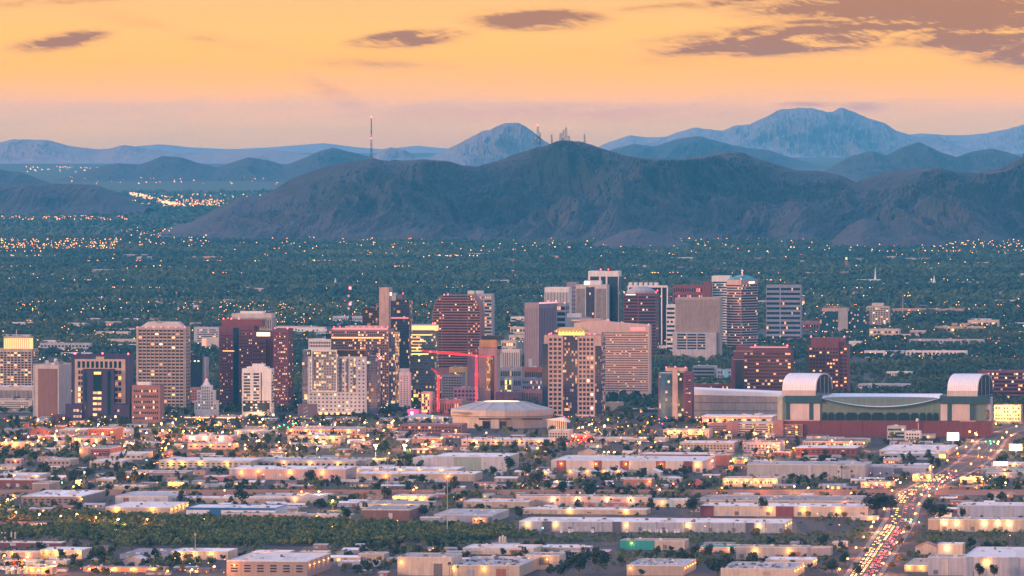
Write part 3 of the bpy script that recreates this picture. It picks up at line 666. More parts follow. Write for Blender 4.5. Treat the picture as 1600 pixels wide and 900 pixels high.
# T19 arched tower
b = Bld('arched_tower', 'rose granite office tower with a rounded barrel shaped top', 'tower', 676, 10420, 751, ROT)
zc = b.z(492); ht = b.z(461); pts = [(0, 0), (b.W, 0), (b.W, zc)]
for a in range(1, 8): an = a/16*math.pi; pts.append((b.lx(735)+(b.W-b.lx(735))*math.cos(an), zc+(ht-zc)*math.sin(an)))
pts += [(b.lx(735), ht), (b.lx(694), ht)]
for a in range(9, 16): an = a/16*math.pi; pts.append((b.lx(692)+b.lx(692)*math.cos(an), zc+(ht-zc)*math.sin(an)))
pts.append((0, zc)); rose = wall('granite_rose', (.27, .12, .13), .15)
b.part('wall', MB().yprism(pts, 0, 38), rose)
def arch_x(z):
    if z <= zc: return 0, b.W
    k = math.sqrt(max(0, 1-((z-zc)/(ht-zc))**2)); return b.lx(692)*(1-k), b.lx(735)+(b.W-b.lx(735))*k
for j in range(27):
    z = b.z(575)+(ht-b.z(575))*(j+.3)/27; h = 1.9; l, r = arch_x(z+h); m0, m1 = b.lx(691), b.lx(730)
    for (p, q, e) in ((l+1, m0-1, .3), (m0, m1, .04), (m1+1, r-1, .42)):
        if q-p < 3: continue
        o = b.box('window_band', p, q, -.2, .05, z, z+h, GLP); k = max(1, int((q-p)/3))
        for i in range(k):
            if R.random() < e*.55 and b.nw < 95: b.nw += 1; b.win((p+(i+.5)*(q-p)/k, -.18, z+.1), 1.9, h-.3, R.choice(WARM), False, o, .06)
b.beacons([(b.lx(700), 0, ht+1), (b.lx(694), 0, ht+.5)], .8)
b = tower('condo_tower', 'grey concrete balcony tower standing behind the rounded rose tower', 730, 769, 460, 10900, 26, grey, ROOFG)
b.bands(b.lx(757), b.lx(768), 5, b.h-2, 24, .5, GL, .25, seed=39, mats=[WARM[1], WARM[2]]); b.grid(b.lx(742), b.lx(756), 5, b.h-2, 4, 24, .5, .5, .1, seed=40)
b.box('penthouse', b.lx(730), b.lx(753), 4, 20, b.h, b.z(454.5), white); b.part('fin', MB().box(b.lx(741), b.lx(744), -.6, -.05, 0, b.z(454)), ROOFT)
# T21 hotel
b = tower('hotel', 'beige and grey hotel tower with a round dark revolving top', 748, 776, 545, 9980, 34, pinkc, ROOFD, cat='hotel')
rr_ = b.lx(781)-b.lx(750); cx = (b.lx(750)+b.lx(781))/2
def ring(r): return [(cx+r*math.cos(a*.3927), 17+r*.9*math.sin(a*.3927)) for a in range(16)]
b.part('turret', MB().prism(ring(rr_/2), b.z(552), b.z(546)), pinkc); b.part('turret_window', MB().prism(ring(rr_/2-.7), b.z(546), b.z(543)), GL)
b.box('lit_block', b.lx(749), b.lx(776), 0, 20, b.z(543), b.z(531), wall('plaster_gold', (.6, .36, .16))); b.box('penthouse', b.lx(752), b.lx(781), 4, 30, b.z(531), b.z(525), DARK)
b.part('cap', MB().prism(ring(rr_/2+.6), b.z(543), b.z(540.5)), GL)
b.box('lit_stair', b.lx(760), b.lx(766), -.5, .05, b.z(610), b.z(558), curtain('cw_stair', (.3, .18, .08), (.3, .2, .15), 1.2, 3.4, .9, (1, .5, .15), 1.6)); b.box('glass_strip', b.lx(766.5), b.lx(772), -.4, .05, b.z(625), b.z(556), GL)
b.box('wing', b.lx(730), -.01, 2, 40, 0, b.z(556), mauve); b.box('wing', b.W+.01, b.lx(813), -8, 20, 0, b.z(612), wall('panel_plum', (.18, .12, .15)))
b.beacons([(b.lx(764), -1, b.z(557))], .5)
# T23 grey slab (corner on)
b = tower('office_slab', 'blank mauve slab tower seen on its corner with a pink lit roof rim', 819.5, 842, 474, 10650, 60, mauve, ROOFG, rot=rad(-27))
for q in range(7): b.box('window', 1+q*3.1, 2+q*3.1, -.15, .05, 6, b.h-7, wall('slot_mauve', (.16, .12, .16)))
for q in range(11): b.box('window', b.W-.05, b.W+.15, 2+q*5, 4+q*5, 6, b.h-7, wall('slot_plum', (.13, .08, .12)))
b.part('roof_rim', MB().box(b.W+.05, b.W+.4, 0, b.D, b.h-.5, b.h+1.6), emit('rim_pink', (1, .35, .35), 1.1)); b.beacons([(b.W, 30, b.h+3), (b.W, 56, b.h+3)], .9)
b = tower('office_tower', 'dark banded office block between the mauve slab and a ribbed white tower', 862, 884, 475, 10950, 40, grey, ROOFG)
b.bands(1, b.W-1, 4, b.h-2, 13, .6, GLB, .08, seed=41); b.bands(1, b.D-1, 4, b.h-2, 13, .6, GLB, .05, side=True, plane=b.W, seed=42); b.beacons([(2, 2, b.h+2), (b.W-2, 2, b.h+2)], .8)
# T28..31
b = tower('office_tower', 'white vertically ribbed office tower in the second row', 851, 889, 450, 11250, 30, white, ROOFW)
b.grid(.5, b.W-.5, 5, b.h-6, 16, 1, .42, .99, 0, GL, seed=43)
b = tower('office_tower', 'slim mauve grey tower edge beside the ribbed white tower', 885.5, 901, 442, 11300, 30, mauve, ROOFG); b.grid(1, b.W-1, 5, b.h-4, 4, 20, .4, .4, .08, seed=44)
b = tower('office_tower', 'pale ribbed tower with a central dark glass strip beside the white capped tower', 899.5, 948, 446, 10780, 32, pale, ROOFW)
b.grid(.8, b.lx(914), 4, b.h-4, 8, 1, .5, .99, 0, GL, seed=45); b.box('glass_strip', b.lx(915.5), b.lx(929), -.3, .05, 4, b.h-2, curtain('cw_strip', (.05, .06, .13), (.12, .12, .2), 2.2, 3.7, .06))
b.grid(b.lx(930.5), b.lx(947), 4, b.h-4, 9, 1, .5, .99, 0, GL, seed=46); b.box('penthouse', b.lx(912), b.lx(938), 5, 22, b.h+.3, b.z(438.5), white)
b.part('roof_rim', MB().box(b.lx(912), b.lx(921), 4.4, 5, b.h+.8, b.z(440)), SIGNW)
b = tower('office_tower', 'tallest tower, blue black glass with a broad white cap', 919.5, 966, 432, 10830, 36, curtain('cw_navy', (.03, .07, .12), (.05, .09, .14), 3, 3.9, .012), ROOFW, par=False)
b.box('cap', -.4, b.W+.4, -.4, 36.4, b.h, b.z(423.5), white); b.part('cap_frame', MB().box(-.4, 2.5, -.5, 12, b.z(450), b.h).box(b.lx(936), b.lx(939), -.5, 6, b.z(450), b.h).box(b.lx(946.5), b.lx(949), -.5, 6, 0, b.h).box(b.lx(920), b.lx(937), .3, .6, b.z(436), b.h), white)
b.box('corner_rib', b.W-.3, b.W+.5, -.5, .5, 0, b.h, white)
b.units(4, b.W-4, 6, 26, b.z(423.4), 5, DARK, seed=11, hs=(2, 4)); b.beacons([(b.lx(938), 4, b.z(421)), (b.lx(950), 4, b.z(421))], .8)
# T25
b = tower('office_tower', 'square windowed rose stone tower with a glowing golden rooftop crown', 850, 939, 525, 9620, 48, pinkc, ROOFD)
z0, z1 = b.z(648), b.z(527)
b.box('corner_glass', b.lx(848)-.5, b.lx(856), -.5, 6, 0, b.z(537), GLB)
for (p, q, n, sd) in ((857, 878, 3, 50), (904, 928, 4, 51)): b.grid(b.lx(p), b.lx(q), z0, z1, n, 17, .66, .6, .12, GL, seed=sd)
b.box('glass_strip', b.lx(880), b.lx(902), -.8, .05, 0, b.z(524), curtain('cw_bronze', (.06, .05, .11), (.14, .11, .16), 2.4, 3.6, .22, (1, .45, .2), 1.6))
b.box('corner_glass', b.lx(930), b.W+.5, -.5, 8, 0, b.z(540), curtain('cw_corner', (.05, .05, .12), (.16, .12, .16), 2.4, 3.6, .14))
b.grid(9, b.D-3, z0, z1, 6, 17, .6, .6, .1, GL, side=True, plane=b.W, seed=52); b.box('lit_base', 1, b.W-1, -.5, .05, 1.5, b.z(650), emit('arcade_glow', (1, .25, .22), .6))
c0, c1 = b.lx(868), b.lx(912); b.box('crown_lower', c0+3, c1-3, 6, 34, b.h, b.z(519), WARM[0]); b.part('crown', MB().prism([(c0-2, 3), (c1+2, 3), (c1+2, 38), (c0-2, 38)], b.z(518.8), b.z(516)).prism([(c0-1, 4), (c1+1, 4), (c1+1, 36), (c0-1, 36)], b.z(516), b.z(512), 0, [(c0+5, 9), (c1-5, 9), (c1-5, 30), (c0+5, 30)]), wall('brass_crown', (.62, .40, .14)))
for k in range(9): b.part('crown_lamp', MB().box(c0+1+k*(c1-c0-2)/8-.5, c0+1+k*(c1-c0-2)/8+.5, 2.4, 2.95, b.z(519), b.z(517.2)), SIGNY)
b.beacons([(b.lx(858), 1, b.z(522)), (b.lx(861), 1, b.z(521)), (b.lx(921), 1, b.z(522)), (b.lx(929), 1, b.z(522))], .8)
# T27 Hyatt-like slab
b = Bld('hotel', 'wide peach coloured hotel slab with fine horizontal window bands and sloping top', 'hotel', 897, 10300, 1014.5, ROT)
pts = [(0, 0), (b.W, 0), (b.W, b.z(508, b.W)), (b.lx(952), b.z(503)), (b.lx(945), b.z(500)), (0, b.z(505))]
b.part('wall', MB().yprism(pts, 0, 26), wall('plaster_peach', (.70, .48, .40), .08)); b.bands(b.lx(944), b.W-2, b.z(612), b.z(518), 26, .33, GLP, .045, seed=53, mats=[WARM[0], WARM[1], WARM[3]], cell=2.6)
b.bands(b.lx(941), b.lx(943), b.z(612), b.z(518), 1, .99, GLP, 0); b.box('sign_panel', b.lx(985), b.lx(1008), -.35, .05, b.z(516.5, b.W*.9), b.z(511.5, b.W*.9), emit('sign_redglow', (1, .10, .08), 1.6))
b.box('penthouse', b.lx(905), b.lx(938), 4, 22, b.z(504), b.z(498), pinkc); b.beacons([(b.W-1, 0, b.z(507, b.W)), (b.lx(950), 0, b.z(499.5))], .8)
b = tower('office_tower', 'grey flat roofed block with white roof plant behind the peach hotel', 884, 920, 497, 10500, 30, grey, ROOFW, cat='building'); b.box('penthouse', b.lx(885), b.lx(906), 4, 22, b.h+.2, b.z(490), white); b.box('lit_window', b.lx(893), b.lx(917), -.3, .05, b.z(501.5), b.z(499.5), WARM[2])
# T32 maroon w dome, T33
b = tower('office_tower', 'black office tower striped by thick white columns behind the maroon domed tower', 981, 1043, 449, 12350, 40, GL, ROOFW)
mb = MB()
for q in (981, 1033, 1041.8): mb.box(b.lx(q), b.lx(q+1.8), -1, -.05, 0, b.z(449))
mb.box(0, b.W, -1.1, 0, b.z(449), b.z(446)); b.part('frame', mb, white); b.bands(b.lx(1022), b.lx(1041), 4, b.h-3, 22, .5, GLB, .04, seed=54)
mb = MB()
for k in range(6): mb.box(b.lx(982+k*8), b.lx(987+k*8), 3, 18, b.z(446), b.z(441.5))
b.part('roof_cap', mb, white); b.box('roof_slab', 1, b.W-3, 2, 20, b.z(447.5), b.z(446.2), white)
b = tower('office_tower', 'maroon banded tower with chamfered corners and a grey domed roof', 974.5, 1025, 459, 12050, 42, maroon, ROOFG)
b.bands(1, b.lx(996), 5, b.h-3, 19, .55, GLP, .03, seed=55); b.bands(b.lx(998), b.W-1, 5, b.h-3, 19, .55, GL, .03, seed=56); b.bands(1, 40, 5, b.h-3, 19, .5, GLP, .02, side=True, plane=b.W, seed=57)
b.part('dome', MB().prism([(b.W*.5+24*math.cos(a*.3927), 20+18*math.sin(a*.3927)) for a in range(16)], b.h+.3, b.z(454)).prism([(b.W*.5+23*math.cos(a*.3927), 20+17*math.sin(a*.3927)) for a in range(16)], b.z(454), b.z(448), 0, [(b.W*.5+11*math.cos(a*.3927), 20+9*math.sin(a*.3927)) for a in range(16)]), grey)
b.box('sign_panel', b.lx(978), b.lx(993), -.6, -.1, b.z(461), b.z(459.4), SIGNW); b.beacons([(1, 1, b.h+2), (b.W, 1, b.h+2.5), (b.W, 20, b.h+5)], .9)
b = tower('office_building', 'white narrow office building with banded windows right of the white columned tower', 1041, 1055, 477, 12300, 35, white, ROOFW); b.bands(1, b.W-1, 5, b.h-2, 10, .5, GLB, .05, seed=58); b.bands(1, 33, 5, b.h-2, 10, .5, GLB, .05, side=True, plane=b.W, seed=59)
# T35
b = tower('telephone_exchange', 'big windowless beige block covered by a fine wavy relief', 1055, 1124, 466, 11950, 45, wall('panel_taupe', (.40, .31, .27), .12), ROOFG, cat='building')
mb = MB(); rw = random.Random(5)
for i in range(26):
    for j in range(14):
        x = 1+(b.W-2)*i/26; z = b.z(520)+(b.h-2-b.z(520))*j/14; mb.box(x+rw.uniform(0, .8), x+rw.uniform(1, 1.6), -.5, -.02, z, z+rw.uniform(2.4, 4.4))
tag(b.part('relief', mb, wall('panel_taupe2', (.33, .25, .23), .1)), kind='stuff')
b.box('podium', b.lx(1052), b.lx(1120), -10, -.6, 0, b.z(519), wall('panel_stone', (.42, .37, .37)))
for (p, q) in ((1059, 1073), (1075, 1089), (1091, 1103)): b.bands(b.lx(p), b.lx(q), b.z(546), b.z(520.5), 6, .6, GLB, .02, plane=-10)
b = tower('brick_block', 'wide rust coloured block with a raised stair tower and red lit rim', 1051, 1106, 446, 12700, 30, maroon2, ROOFD, cat='building'); b.grid(1, b.W-1, 8, b.h-2, 15, 8, .5, .5, .3, mats=[WARM[1], WARM[4], SIGNR], seed=60); b.box('stair_tower', b.lx(1099), b.lx(1111), -2, 16, 0, b.z(440), maroon2)
b = tower('office_tower', 'white horizontally striped tower half hidden by the green roofed tower', 1112, 1140, 432, 12700, 36, white, ROOFM); b.bands(2, b.W-1, 5, b.z(439), 24, .5, GLB, .03, seed=61)
# T38 Viad-like corner-on
b = Bld('office_tower', 'tall striped pink and plum tower seen on its corner under a green pyramid roof', 'tower', 1135.5, 12400, 1158, rad(-38))
stp = wall('stone_pinkpale', (.50, .33, .30), .1); b.D = 48; W_ = b.W; hh = b.z(437)
ch = 5; plan = [(0, 0), (W_, 0), (W_, b.D), (0, b.D)]
b.part('wall', MB().prism(plan, 0, hh), stp)
b.bands(.8, W_-.8, 4, b.z(444), 25, .5, GLP, .06, seed=62); b.bands(.8, b.D-.8, 4, b.z(444), 25, .55, GL, .05, side=True, plane=W_, seed=63)
b.part('roof', MB().prism(plan, hh, b.z(430), 0, [(W_*.35, b.D*.35), (W_*.65, b.D*.35), (W_*.65, b.D*.65), (W_*.35, b.D*.65)]), ROOFT)
b.part('sign_panel', MB().box(W_+.1, W_+.6, b.D*.45, b.D*.8, b.z(443), b.z(440)), SIGNW); b.beacons([(W_, 0, hh+1.5)], .9); b.part('beacon_light', MB().bar((W_/2, b.D/2, b.z(430)), (W_/2, b.D/2, b.z(424)), .4).ball((W_/2, b.D/2, b.z(423)), 1.3), RED)
b = tower('office_block', 'blue grey banded slab building right behind the green roofed tower', 1197, 1251, 446, 12950, 30, bluegrey, ROOFG, cat='building'); b.bands(1, b.lx(1218), 4, b.h-2, 11, .5, GLB, .03, seed=64); b.bands(b.lx(1220), b.W-1, 4, b.h-2, 11, .5, GLB, .05, seed=65)
# T40
b = tower('office_building', 'dark maroon horizontally banded office building with two cut back top corners', 1146, 1236, 548, 10300, 40, maroon, ROOFD, cat='building', par=False)
b.bands(b.lx(1163), b.W-.5, b.z(618), b.z(550), 13, .55, GLP, .1, seed=66, cell=4); b.box('glass_strip', b.lx(1149), b.lx(1162), -.6, .05, 0, b.z(560), GL); b.box('corner_glass', b.lx(1142), -.01, 2, 35, 0, b.z(558), maroon2)
b.box('top_deck', b.lx(1150), b.lx(1232), .4, 30, b.h, b.z(541), maroon2); b.part('roof_rim', MB().box(b.lx(1172), b.lx(1231), -.2, 0.3, b.z(543), b.z(541.5)), emit('rim_rose', (1, .3, .3), .7))
b.box('ledge', -.5, b.lx(1176), -1, -.1, b.z(549), b.z(548), pinkc); b.box('ledge', -.5, b.lx(1163), -1.4, -.1, b.z(562), b.z(561), pinkc); b.beacons([(b.lx(1180), 0, b.z(539.5)), (b.lx(1230), 0, b.z(539.5))], 1.0)
b = tower('hotel', 'maroon brick hotel tower with chamfered shoulders and rows of lit rooms', 1262, 1325, 541, 10330, 34, maroon2, ROOFD, cat='hotel')
b.box('upper_block', b.lx(1267), b.lx(1319), 2, 30, b.h, b.z(528), maroon2); b.box('bay', b.lx(1291), b.lx(1311), -3, -.05, 0, b.z(533), maroon2)
b.grid(b.lx(1264), b.lx(1290), b.z(622), b.h-1, 5, 14, .6, .42, .32, GL, mats=WARM[:2]+[WARM[0]], seed=67); b.grid(b.lx(1292), b.lx(1310), b.z(622), b.h-1, 4, 14, .66, .42, .42, GL, plane=-3, mats=WARM[:2], seed=68); b.grid(b.lx(1312), b.lx(1324), b.z(622), b.h-1, 2, 14, .55, .42, .35, GL, mats=WARM[:2], seed=69)
b.beacons([(b.lx(1267), 2, b.z(526)), (b.lx(1319), 2, b.z(526))], 1.1)
b = tower('glass_building', 'teal black glass block split by a blank grey shaft', 1281, 1357, 487, 13500, 30, curtain('cw_teal', (.03, .08, .11), (.06, .10, .13), 3, 3.6, .16, (1, .5, .25), 1.4), ROOFG, cat='building')
b.box('shaft', b.lx(1310), b.lx(1325), -4, 20, 0, b.z(481), wall('panel_fawn', (.36, .33, .33))); b.box('roof_slab', b.lx(1284), b.lx(1312), -1, 20, b.h+1, b.z(481.5), pinkc)
b = tower('apartment_block', 'gridded tan apartment slab standing in the trees beyond the glass block', 1354, 1389, 479, 13850, 30, tan, ROOFG, cat='building'); b.grid(1, b.W-1, 4, b.h-2, 8, 9, .6, .55, .3, GL, seed=70); b.box('penthouse', b.lx(1362), b.lx(1380), 4, 18, b.h, b.z(473.5), pale)
# T43 Summit
b = Bld('condo_tower', 'slender condo tower, half blue glass, half maroon, with a tan spine', 'tower', 1028.5, 9450, 1081, ROT); h = b.z(583)
b.box('glass_block', 0, b.lx(1051), 0, 26, 0, h, curtain('cw_condo', (.03, .16, .36), (.03, .10, .22), 3.0, 3.3, .05, (1, .8, .4), 2.2)); b.box('spine', b.lx(1051)+.01, b.lx(1059), -2, 26, 0, b.z(577), pinkc)
b.box('glass_block', b.lx(1059)+.01, b.lx(1068), 1, 26, 0, h+1, curtain('cw_condo2', (.02, .035, .09), (.04, .04, .08), 2.6, 3.3, .12)); b.box('wall', b.lx(1068)+.01, b.W, -1, 26, 0, h+1.4, wall('panel_wine', (.16, .04, .09), .12))
b.bands(b.lx(1071), b.W-1, 5, h-2, 20, .4, GL, .1, plane=-1, seed=71); b.box('panel', 0, b.lx(1030.5), -.4, -.01, 0, h, maroon); mb = MB()
for k in range(22): z = 6+(h-8)*k/22; mb.box(b.lx(1039), b.lx(1049), -1.5, -.05, z, z+.5)
b.part('balcony', mb, navy); b.box('roof_cap', b.lx(1040), b.lx(1072), -1, 22, b.z(580), b.z(575), pinkc); b.beacons([(b.lx(1041), 0, b.z(574)), (b.lx(1055), 0, b.z(573)), (b.lx(1071), 0, b.z(574))], .8)
b.box('podium', b.lx(1016), b.lx(1096), -22, -.1, 0, b.z(667, 0, -22), pinkc); b.grid(b.lx(1018), b.lx(1094), 1, b.z(669, 0, -22), 12, 1, .8, .7, .9, plane=-22, mats=WARM[:2]+[SIGNY], seed=72); lamp_light(b.root, (b.W/2, -34, 7), 4500)

# ------------------------------------------------------------------ mid-size downtown blocks
def block(name, label, xL, xR, yt, Y, D, mat, roof, nx, nz, lit=.2, fw=.6, fh=.5, glass=None, rot=ROT, units=3, mats=None, cat='building', band=False):
    b = tower(name, label, xL, xR, yt, Y, D, mat, roof, rot, cat)
    if band: b.bands(1, b.W-1, 1.5, b.h-1, nz, fh, glass or GL, lit, mats=mats, seed=xL)
    elif nx: b.grid(1, b.W-1, 1.5, b.h-1, nx, nz, fw, fh, lit, glass, mats=mats, seed=xL)
    b.units(2, b.W-4, 3, D-6, b.h+.3, units, seed=int(xL)); return b
peach = wall('stucco_peach', (.56, .34, .25)); cream = wall('stucco_cream', (.58, .46, .37)); sand = wall('stucco_sand', (.45, .35, .28)); rust = wall('brick_rust', (.33, .12, .09), .2)
block('apartment_block', 'small white apartment block lit pink below the open deck garage', -6, 42, 659, 9470, 30, wall('plaster_blush', (.66, .50, .46)), ROOFG, 9, 3, .15)
block('city_hall_annex', 'yellow lit stepped parking decks below the white art deco tower', 287, 377, 652, 9560, 45, cream, ROOFG, 0, 4, .8, .8, .5, WARM[2], band=True, mats=[SIGNY, WARM[0]])
block('theatre', 'grey low roofed hall in front of the yellow lit decks', 303, 372, 665, 9360, 40, grey, ROOFM, 8, 2, .3)
block('office_block', 'dark gridded office block beyond the small red crane', 690, 722, 587, 10050, 30, bluegrey, ROOFG, 12, 10, .05, .6, .6)
block('office_block', 'lilac office block with roof plant behind the small red crane', 708, 745, 607, 9950, 30, wall('panel_heather', (.3, .26, .32)), ROOFG, 6, 4, .2)
block('museum', 'tan stone block with tall slot windows behind the small crane', 667, 722, 626, 9720, 45, wall('stone_tan', (.36, .25, .21)), ROOFG, 14, 1, .15, .35, .6, units=6)
block('lit_building', 'yellow glowing glass fronted building left of the small crane', 658, 672, 614, 9700, 25, cream, ROOFG, 4, 6, .9, .8, .7, mats=[SIGNY, WARM[0]])
block('lit_building', 'golden lit curved front building under the rose barrel tower', 702, 728, 575, 10200, 25, wall('stucco_gold', (.6, .38, .16)), ROOFG, 7, 2, .7, mats=[WARM[0], SIGNY])
block('apartment_block', 'grey apartment block with lit yellow stair between the hotel and the gridded tower', 772, 815, 575, 10250, 25, grey, ROOFG, 14, 3, .3)
block('apartment_block', 'low blue grey apartments with white window frames near the mauve slab', 815, 848, 592, 10150, 30, bluegrey, ROOFG, 10, 4, .35, mats=[SIGNW, WARM[2]])
block('apartment_block', 'pale ribbed apartments below the mauve slab tower', 782, 812, 547, 10700, 25, white, ROOFG, 10, 2, .05, .4, .8)
block('office_block', 'white and blue banded low office beside the mauve slab tower', 824, 848, 549, 10700, 25, pale, ROOFG, 0, 5, .15, fh=.5, band=True, glass=GLB)
block('brick_block', 'red brick low block behind the arena', 819, 848, 575, 10300, 20, rust, ROOFD, 8, 2, .2)
block('brick_block', 'rosy ribbed building with white roof plant behind the arena', 812, 850, 610, 10000, 30, wall('brick_blush', (.42, .22, .21)), ROOFG, 14, 1, .1, .4, .7, units=7)
block('lit_building', 'yellow glowing glass entrance hall behind the round turret hotel', 788, 800, 592, 10150, 18, cream, ROOFG, 3, 4, 1, .8, .8, mats=[SIGNY])
block('white_building', 'small plain white tower like block among the trees', 826, 831, 562, 10400, 8, white, ROOFW, 0, 0, units=0)
block('white_building', 'white office building stepping down the hill of trees behind the hotel', 798, 818, 496, 14110, 30, white, ROOFW, 0, 2, .1, band=True)
block('white_building', 'pale cream block glowing warm under street lamps beyond the hotel', 797, 822, 512, 13207, 30, cream, ROOFW, 5, 2, .3, mats=[WARM[0], SIGNY])
block('shopping_centre', 'cream shop block with a lit front beyond the round turret hotel', 783, 806, 533, 12600, 20, cream, ROOFW, 6, 1, .6, mats=[WARM[0]])
b = block('convention_hall', 'glass fronted hall with a curved pale roof below the peach hotel', 967, 1030, 640, 9750, 40, curtain('cw_hall', (.05, .07, .1), (.3, .3, .33), 4, 4, .1), ROOFW, 0, 0, units=2)
block('convention_hall', 'tan curved roofed hall with golden lit entrance beside the peach hotel', 944, 970, 630, 9800, 30, sand, ROOFG, 0, 0, units=2)
block('brick_block', 'plum brick block between the gridded tower and the hall', 944, 967, 645, 9640, 30, wall('brick_plum', (.24, .12, .13)), ROOFD, 6, 3, .1)
block('plaza_building', 'long tan terrace building lit orange at street level beside the gridded tower', 880, 966, 662, 9420, 35, sand, ROOFG, 16, 1, .4, mats=WARM[:2])
b = block('brick_building', 'brick flanked glass building with golden lit terraces before the slender condo tower', 966, 1018, 672, 9330, 30, wall('brick_soft', (.36, .2, .18)), ROOFG, 12, 3, .75, mats=[WARM[0], SIGNY, WARM[1]])
block('parking_garage', 'white banded garage near the teal panelled building beyond the arena of trees', 1082, 1117, 573, 10900, 35, pale, ROOFW, 0, 4, .02, glass=DARK, band=True, cat='garage')
b = block('white_building', 'white office building with one bright teal panel', 1120, 1143, 578, 10884, 25, white, ROOFW, 5, 3, .1); b.box('panel', b.lx(1131), b.lx(1137), -.4, .05, 2, b.h-1, emit('panel_teal', (.05, .35, .5), .5))
block('brick_block', 'orange brick apartments with small lit windows behind the convention roof', 1083, 1142, 601, 10400, 22, rust, ROOFG, 18, 2, .25)
block('office_block', 'pale low office building at the foot of the windowless beige block', 1020, 1052, 541, 12306, 25, pale, ROOFW, 8, 1, .2)
block('apartment_block', 'white framed apartments just past the maroon hotel', 1341, 1421, 601, 10520, 30, wall('plaster_bluewhite', (.48, .47, .5)), ROOFW, 16, 3, .12, .5, .6)
block('apartment_block', 'white and tan apartments in a long row beyond the ballpark roof', 1385, 1424, 582, 11107, 25, white, ROOFW, 10, 3, .1, .5, .6)
block('apartment_block', 'white U shaped apartments fronted by trees beyond the ballpark', 1415, 1510, 549, 12033, 30, white, ROOFG, 14, 2, .2, .5, .7)
block('apartment_block', 'long lilac terrace of flats with even openings far beyond the ballpark', 1421, 1537, 531, 12700, 30, lilac, ROOFG, 20, 2, .08, .5, .6)
block('pavilion', 'white portal framed pavilion near green traffic lights', 1350, 1383, 549, 12033, 20, white, ROOFW, 1, 1, 0, .85, .7, GLB)
block('office_block', 'flat tan office block with lit cornice lamps beside the gridded apartment slab', 1358, 1405, 515, 13127, 30, cream, ROOFW, 8, 2, .4)
block('shopping_centre', 'low cream shops glowing under yellow lamps far right of town', 1512, 1560, 501, 13880, 30, cream, ROOFW, 10, 1, .6, mats=[WARM[0], SIGNY])
block('school', 'long flat pale school building amid the distant trees', 1460, 1536, 511, 13537, 30, sand, ROOFW, 12, 1, .5)
block('school', 'wide rose coloured flat building along the tree line', 1396, 1505, 483, 14835, 30, wall('stucco_rose', (.42, .27, .24)), ROOFW, 16, 1, .05)
block('office_block', 'black glass low block with white side wall in the midtown trees', 1209, 1232, 510, 13300, 25, GL, ROOFD, 6, 2, .05)
block('brick_block', 'plum coloured low block left of the teal glass building', 1250, 1280, 503, 13622, 25, wall('brick_wine', (.25, .10, .13)), ROOFR, 7, 1, .1)
block('parking_garage', 'cream lit parking deck behind the pink and plum tower', 1198, 1240, 493, 14296, 30, cream, ROOFW, 0, 3, .3, band=True, glass=WARM[2], cat='garage')
block('office_block', 'long white low block beside the dark glass tower of midtown', 520, 566, 495, 14065, 30, wall('plaster_sky', (.42, .46, .52)), ROOFW, 16, 2, .05, .5, .5, GLB)
block('apartment_block', 'long pale apartment row in the trees left of the tall tan tower', 62, 140, 537, 12377, 24, wall('plaster_dusk', (.40, .38, .42)), ROOFW, 14, 2, .15)
block('white_building', 'pale building with lit windows amid trees beyond the navy court tower', 150, 200, 519, 13247, 24, cream, ROOFG, 10, 1, .4)
block('school', 'cream institutional building glowing among trees left of the tan tower', 168, 212, 531, 12741, 24, cream, ROOFW, 9, 1, .6)
block('office_block', 'dark maroon banded stadium office building at the far right', 1528, 1640, 580, 10200, 40, maroon, ROOFD, 0, 7, .12, band=True)
b = block('parking_garage', 'floodlit cream building glowing beside the viaduct behind the ballpark', 1553, 1595, 634, 9450, 30, wall('stucco_gold2', (.66, .46, .26)), ROOFW, 9, 4, .4, mats=[WARM[0], SIGNY]); lamp_light(b.root, (b.W*.6, -18, 12), 30000, (1, .62, .25)); lamp_light(b.root, (b.W*.1, -16, 12), 16000)

# ------------------------------------------------------------------ arena (round hall with ribbed metal roof)
b = Bld('arena', 'broad round sports arena with a ribbed pale metal roof and beige walls', 'arena', 697, 9230, 851, ROT)
cx = b.W/2; rx = b.W/2; ry = 58
def oct_(k, kz=1.0, n=16): return [(cx+rx*k*math.cos(2*math.pi*(i+.5)/n), ry+ry*k*math.sin(2*math.pi*(i+.5)/n)) for i in range(n)]
stone = wall('arena_stone', (.46, .38, .34), .1)
b.part('wall', MB().prism(oct_(1.0), 0, b.z(653)).prism(oct_(1.035), b.z(653), b.z(641)), stone)
b.part('wall_band', MB().prism(oct_(1.042), b.z(651.5), b.z(650.2)), wall('arena_band', (.22, .15, .14)))
b.part('roof', MB().prism(oct_(1.03), b.z(641), b.z(630.5), 0, oct_(.50)).prism(oct_(.5), b.z(630.5), b.z(629.5)), roofmat('roof_arena', (.33, .33, .33), .1, 0))
mb = MB(); o0, o1 = oct_(1.025), oct_(.505)
for p, q in zip(o0, o1): mb.bar((p[0], p[1], b.z(640.8)), (q[0], q[1], b.z(630.1)), .4, 0, 4)
b.part('roof_rib', mb, UNITG)
b.part('roof_light', MB().prism(oct_(.36), b.z(629.4), b.z(628.8)), emit('arena_glow', (1, .75, .5), 1.3))
for (p, q) in ((748, 798), (816, 846)): b.box('window_band', b.lx(p), b.lx(q), -.6+(3 if p > 800 else 0), 8, b.z(655.5), b.z(652.8), GLP)
b.box('window_band', b.lx(706), b.lx(730), 1, 22, b.z(646), b.z(644.5), wall('arena_vent', (.34, .27, .24)))
for (p, q) in ((754, 765), (781, 791)): b.box('glass_panel', b.lx(p), b.lx(q), -.7, 5, b.z(675), b.z(657.5), GLP)
b.box('panel', b.lx(767), b.lx(780), -1.2, 5, b.z(675), b.z(655), stone)
for i in range(16): b.box('lit_window', b.lx(783+i*3), b.lx(785+i*3), -3, -2.4, b.z(676), b.z(674), WARM[0])
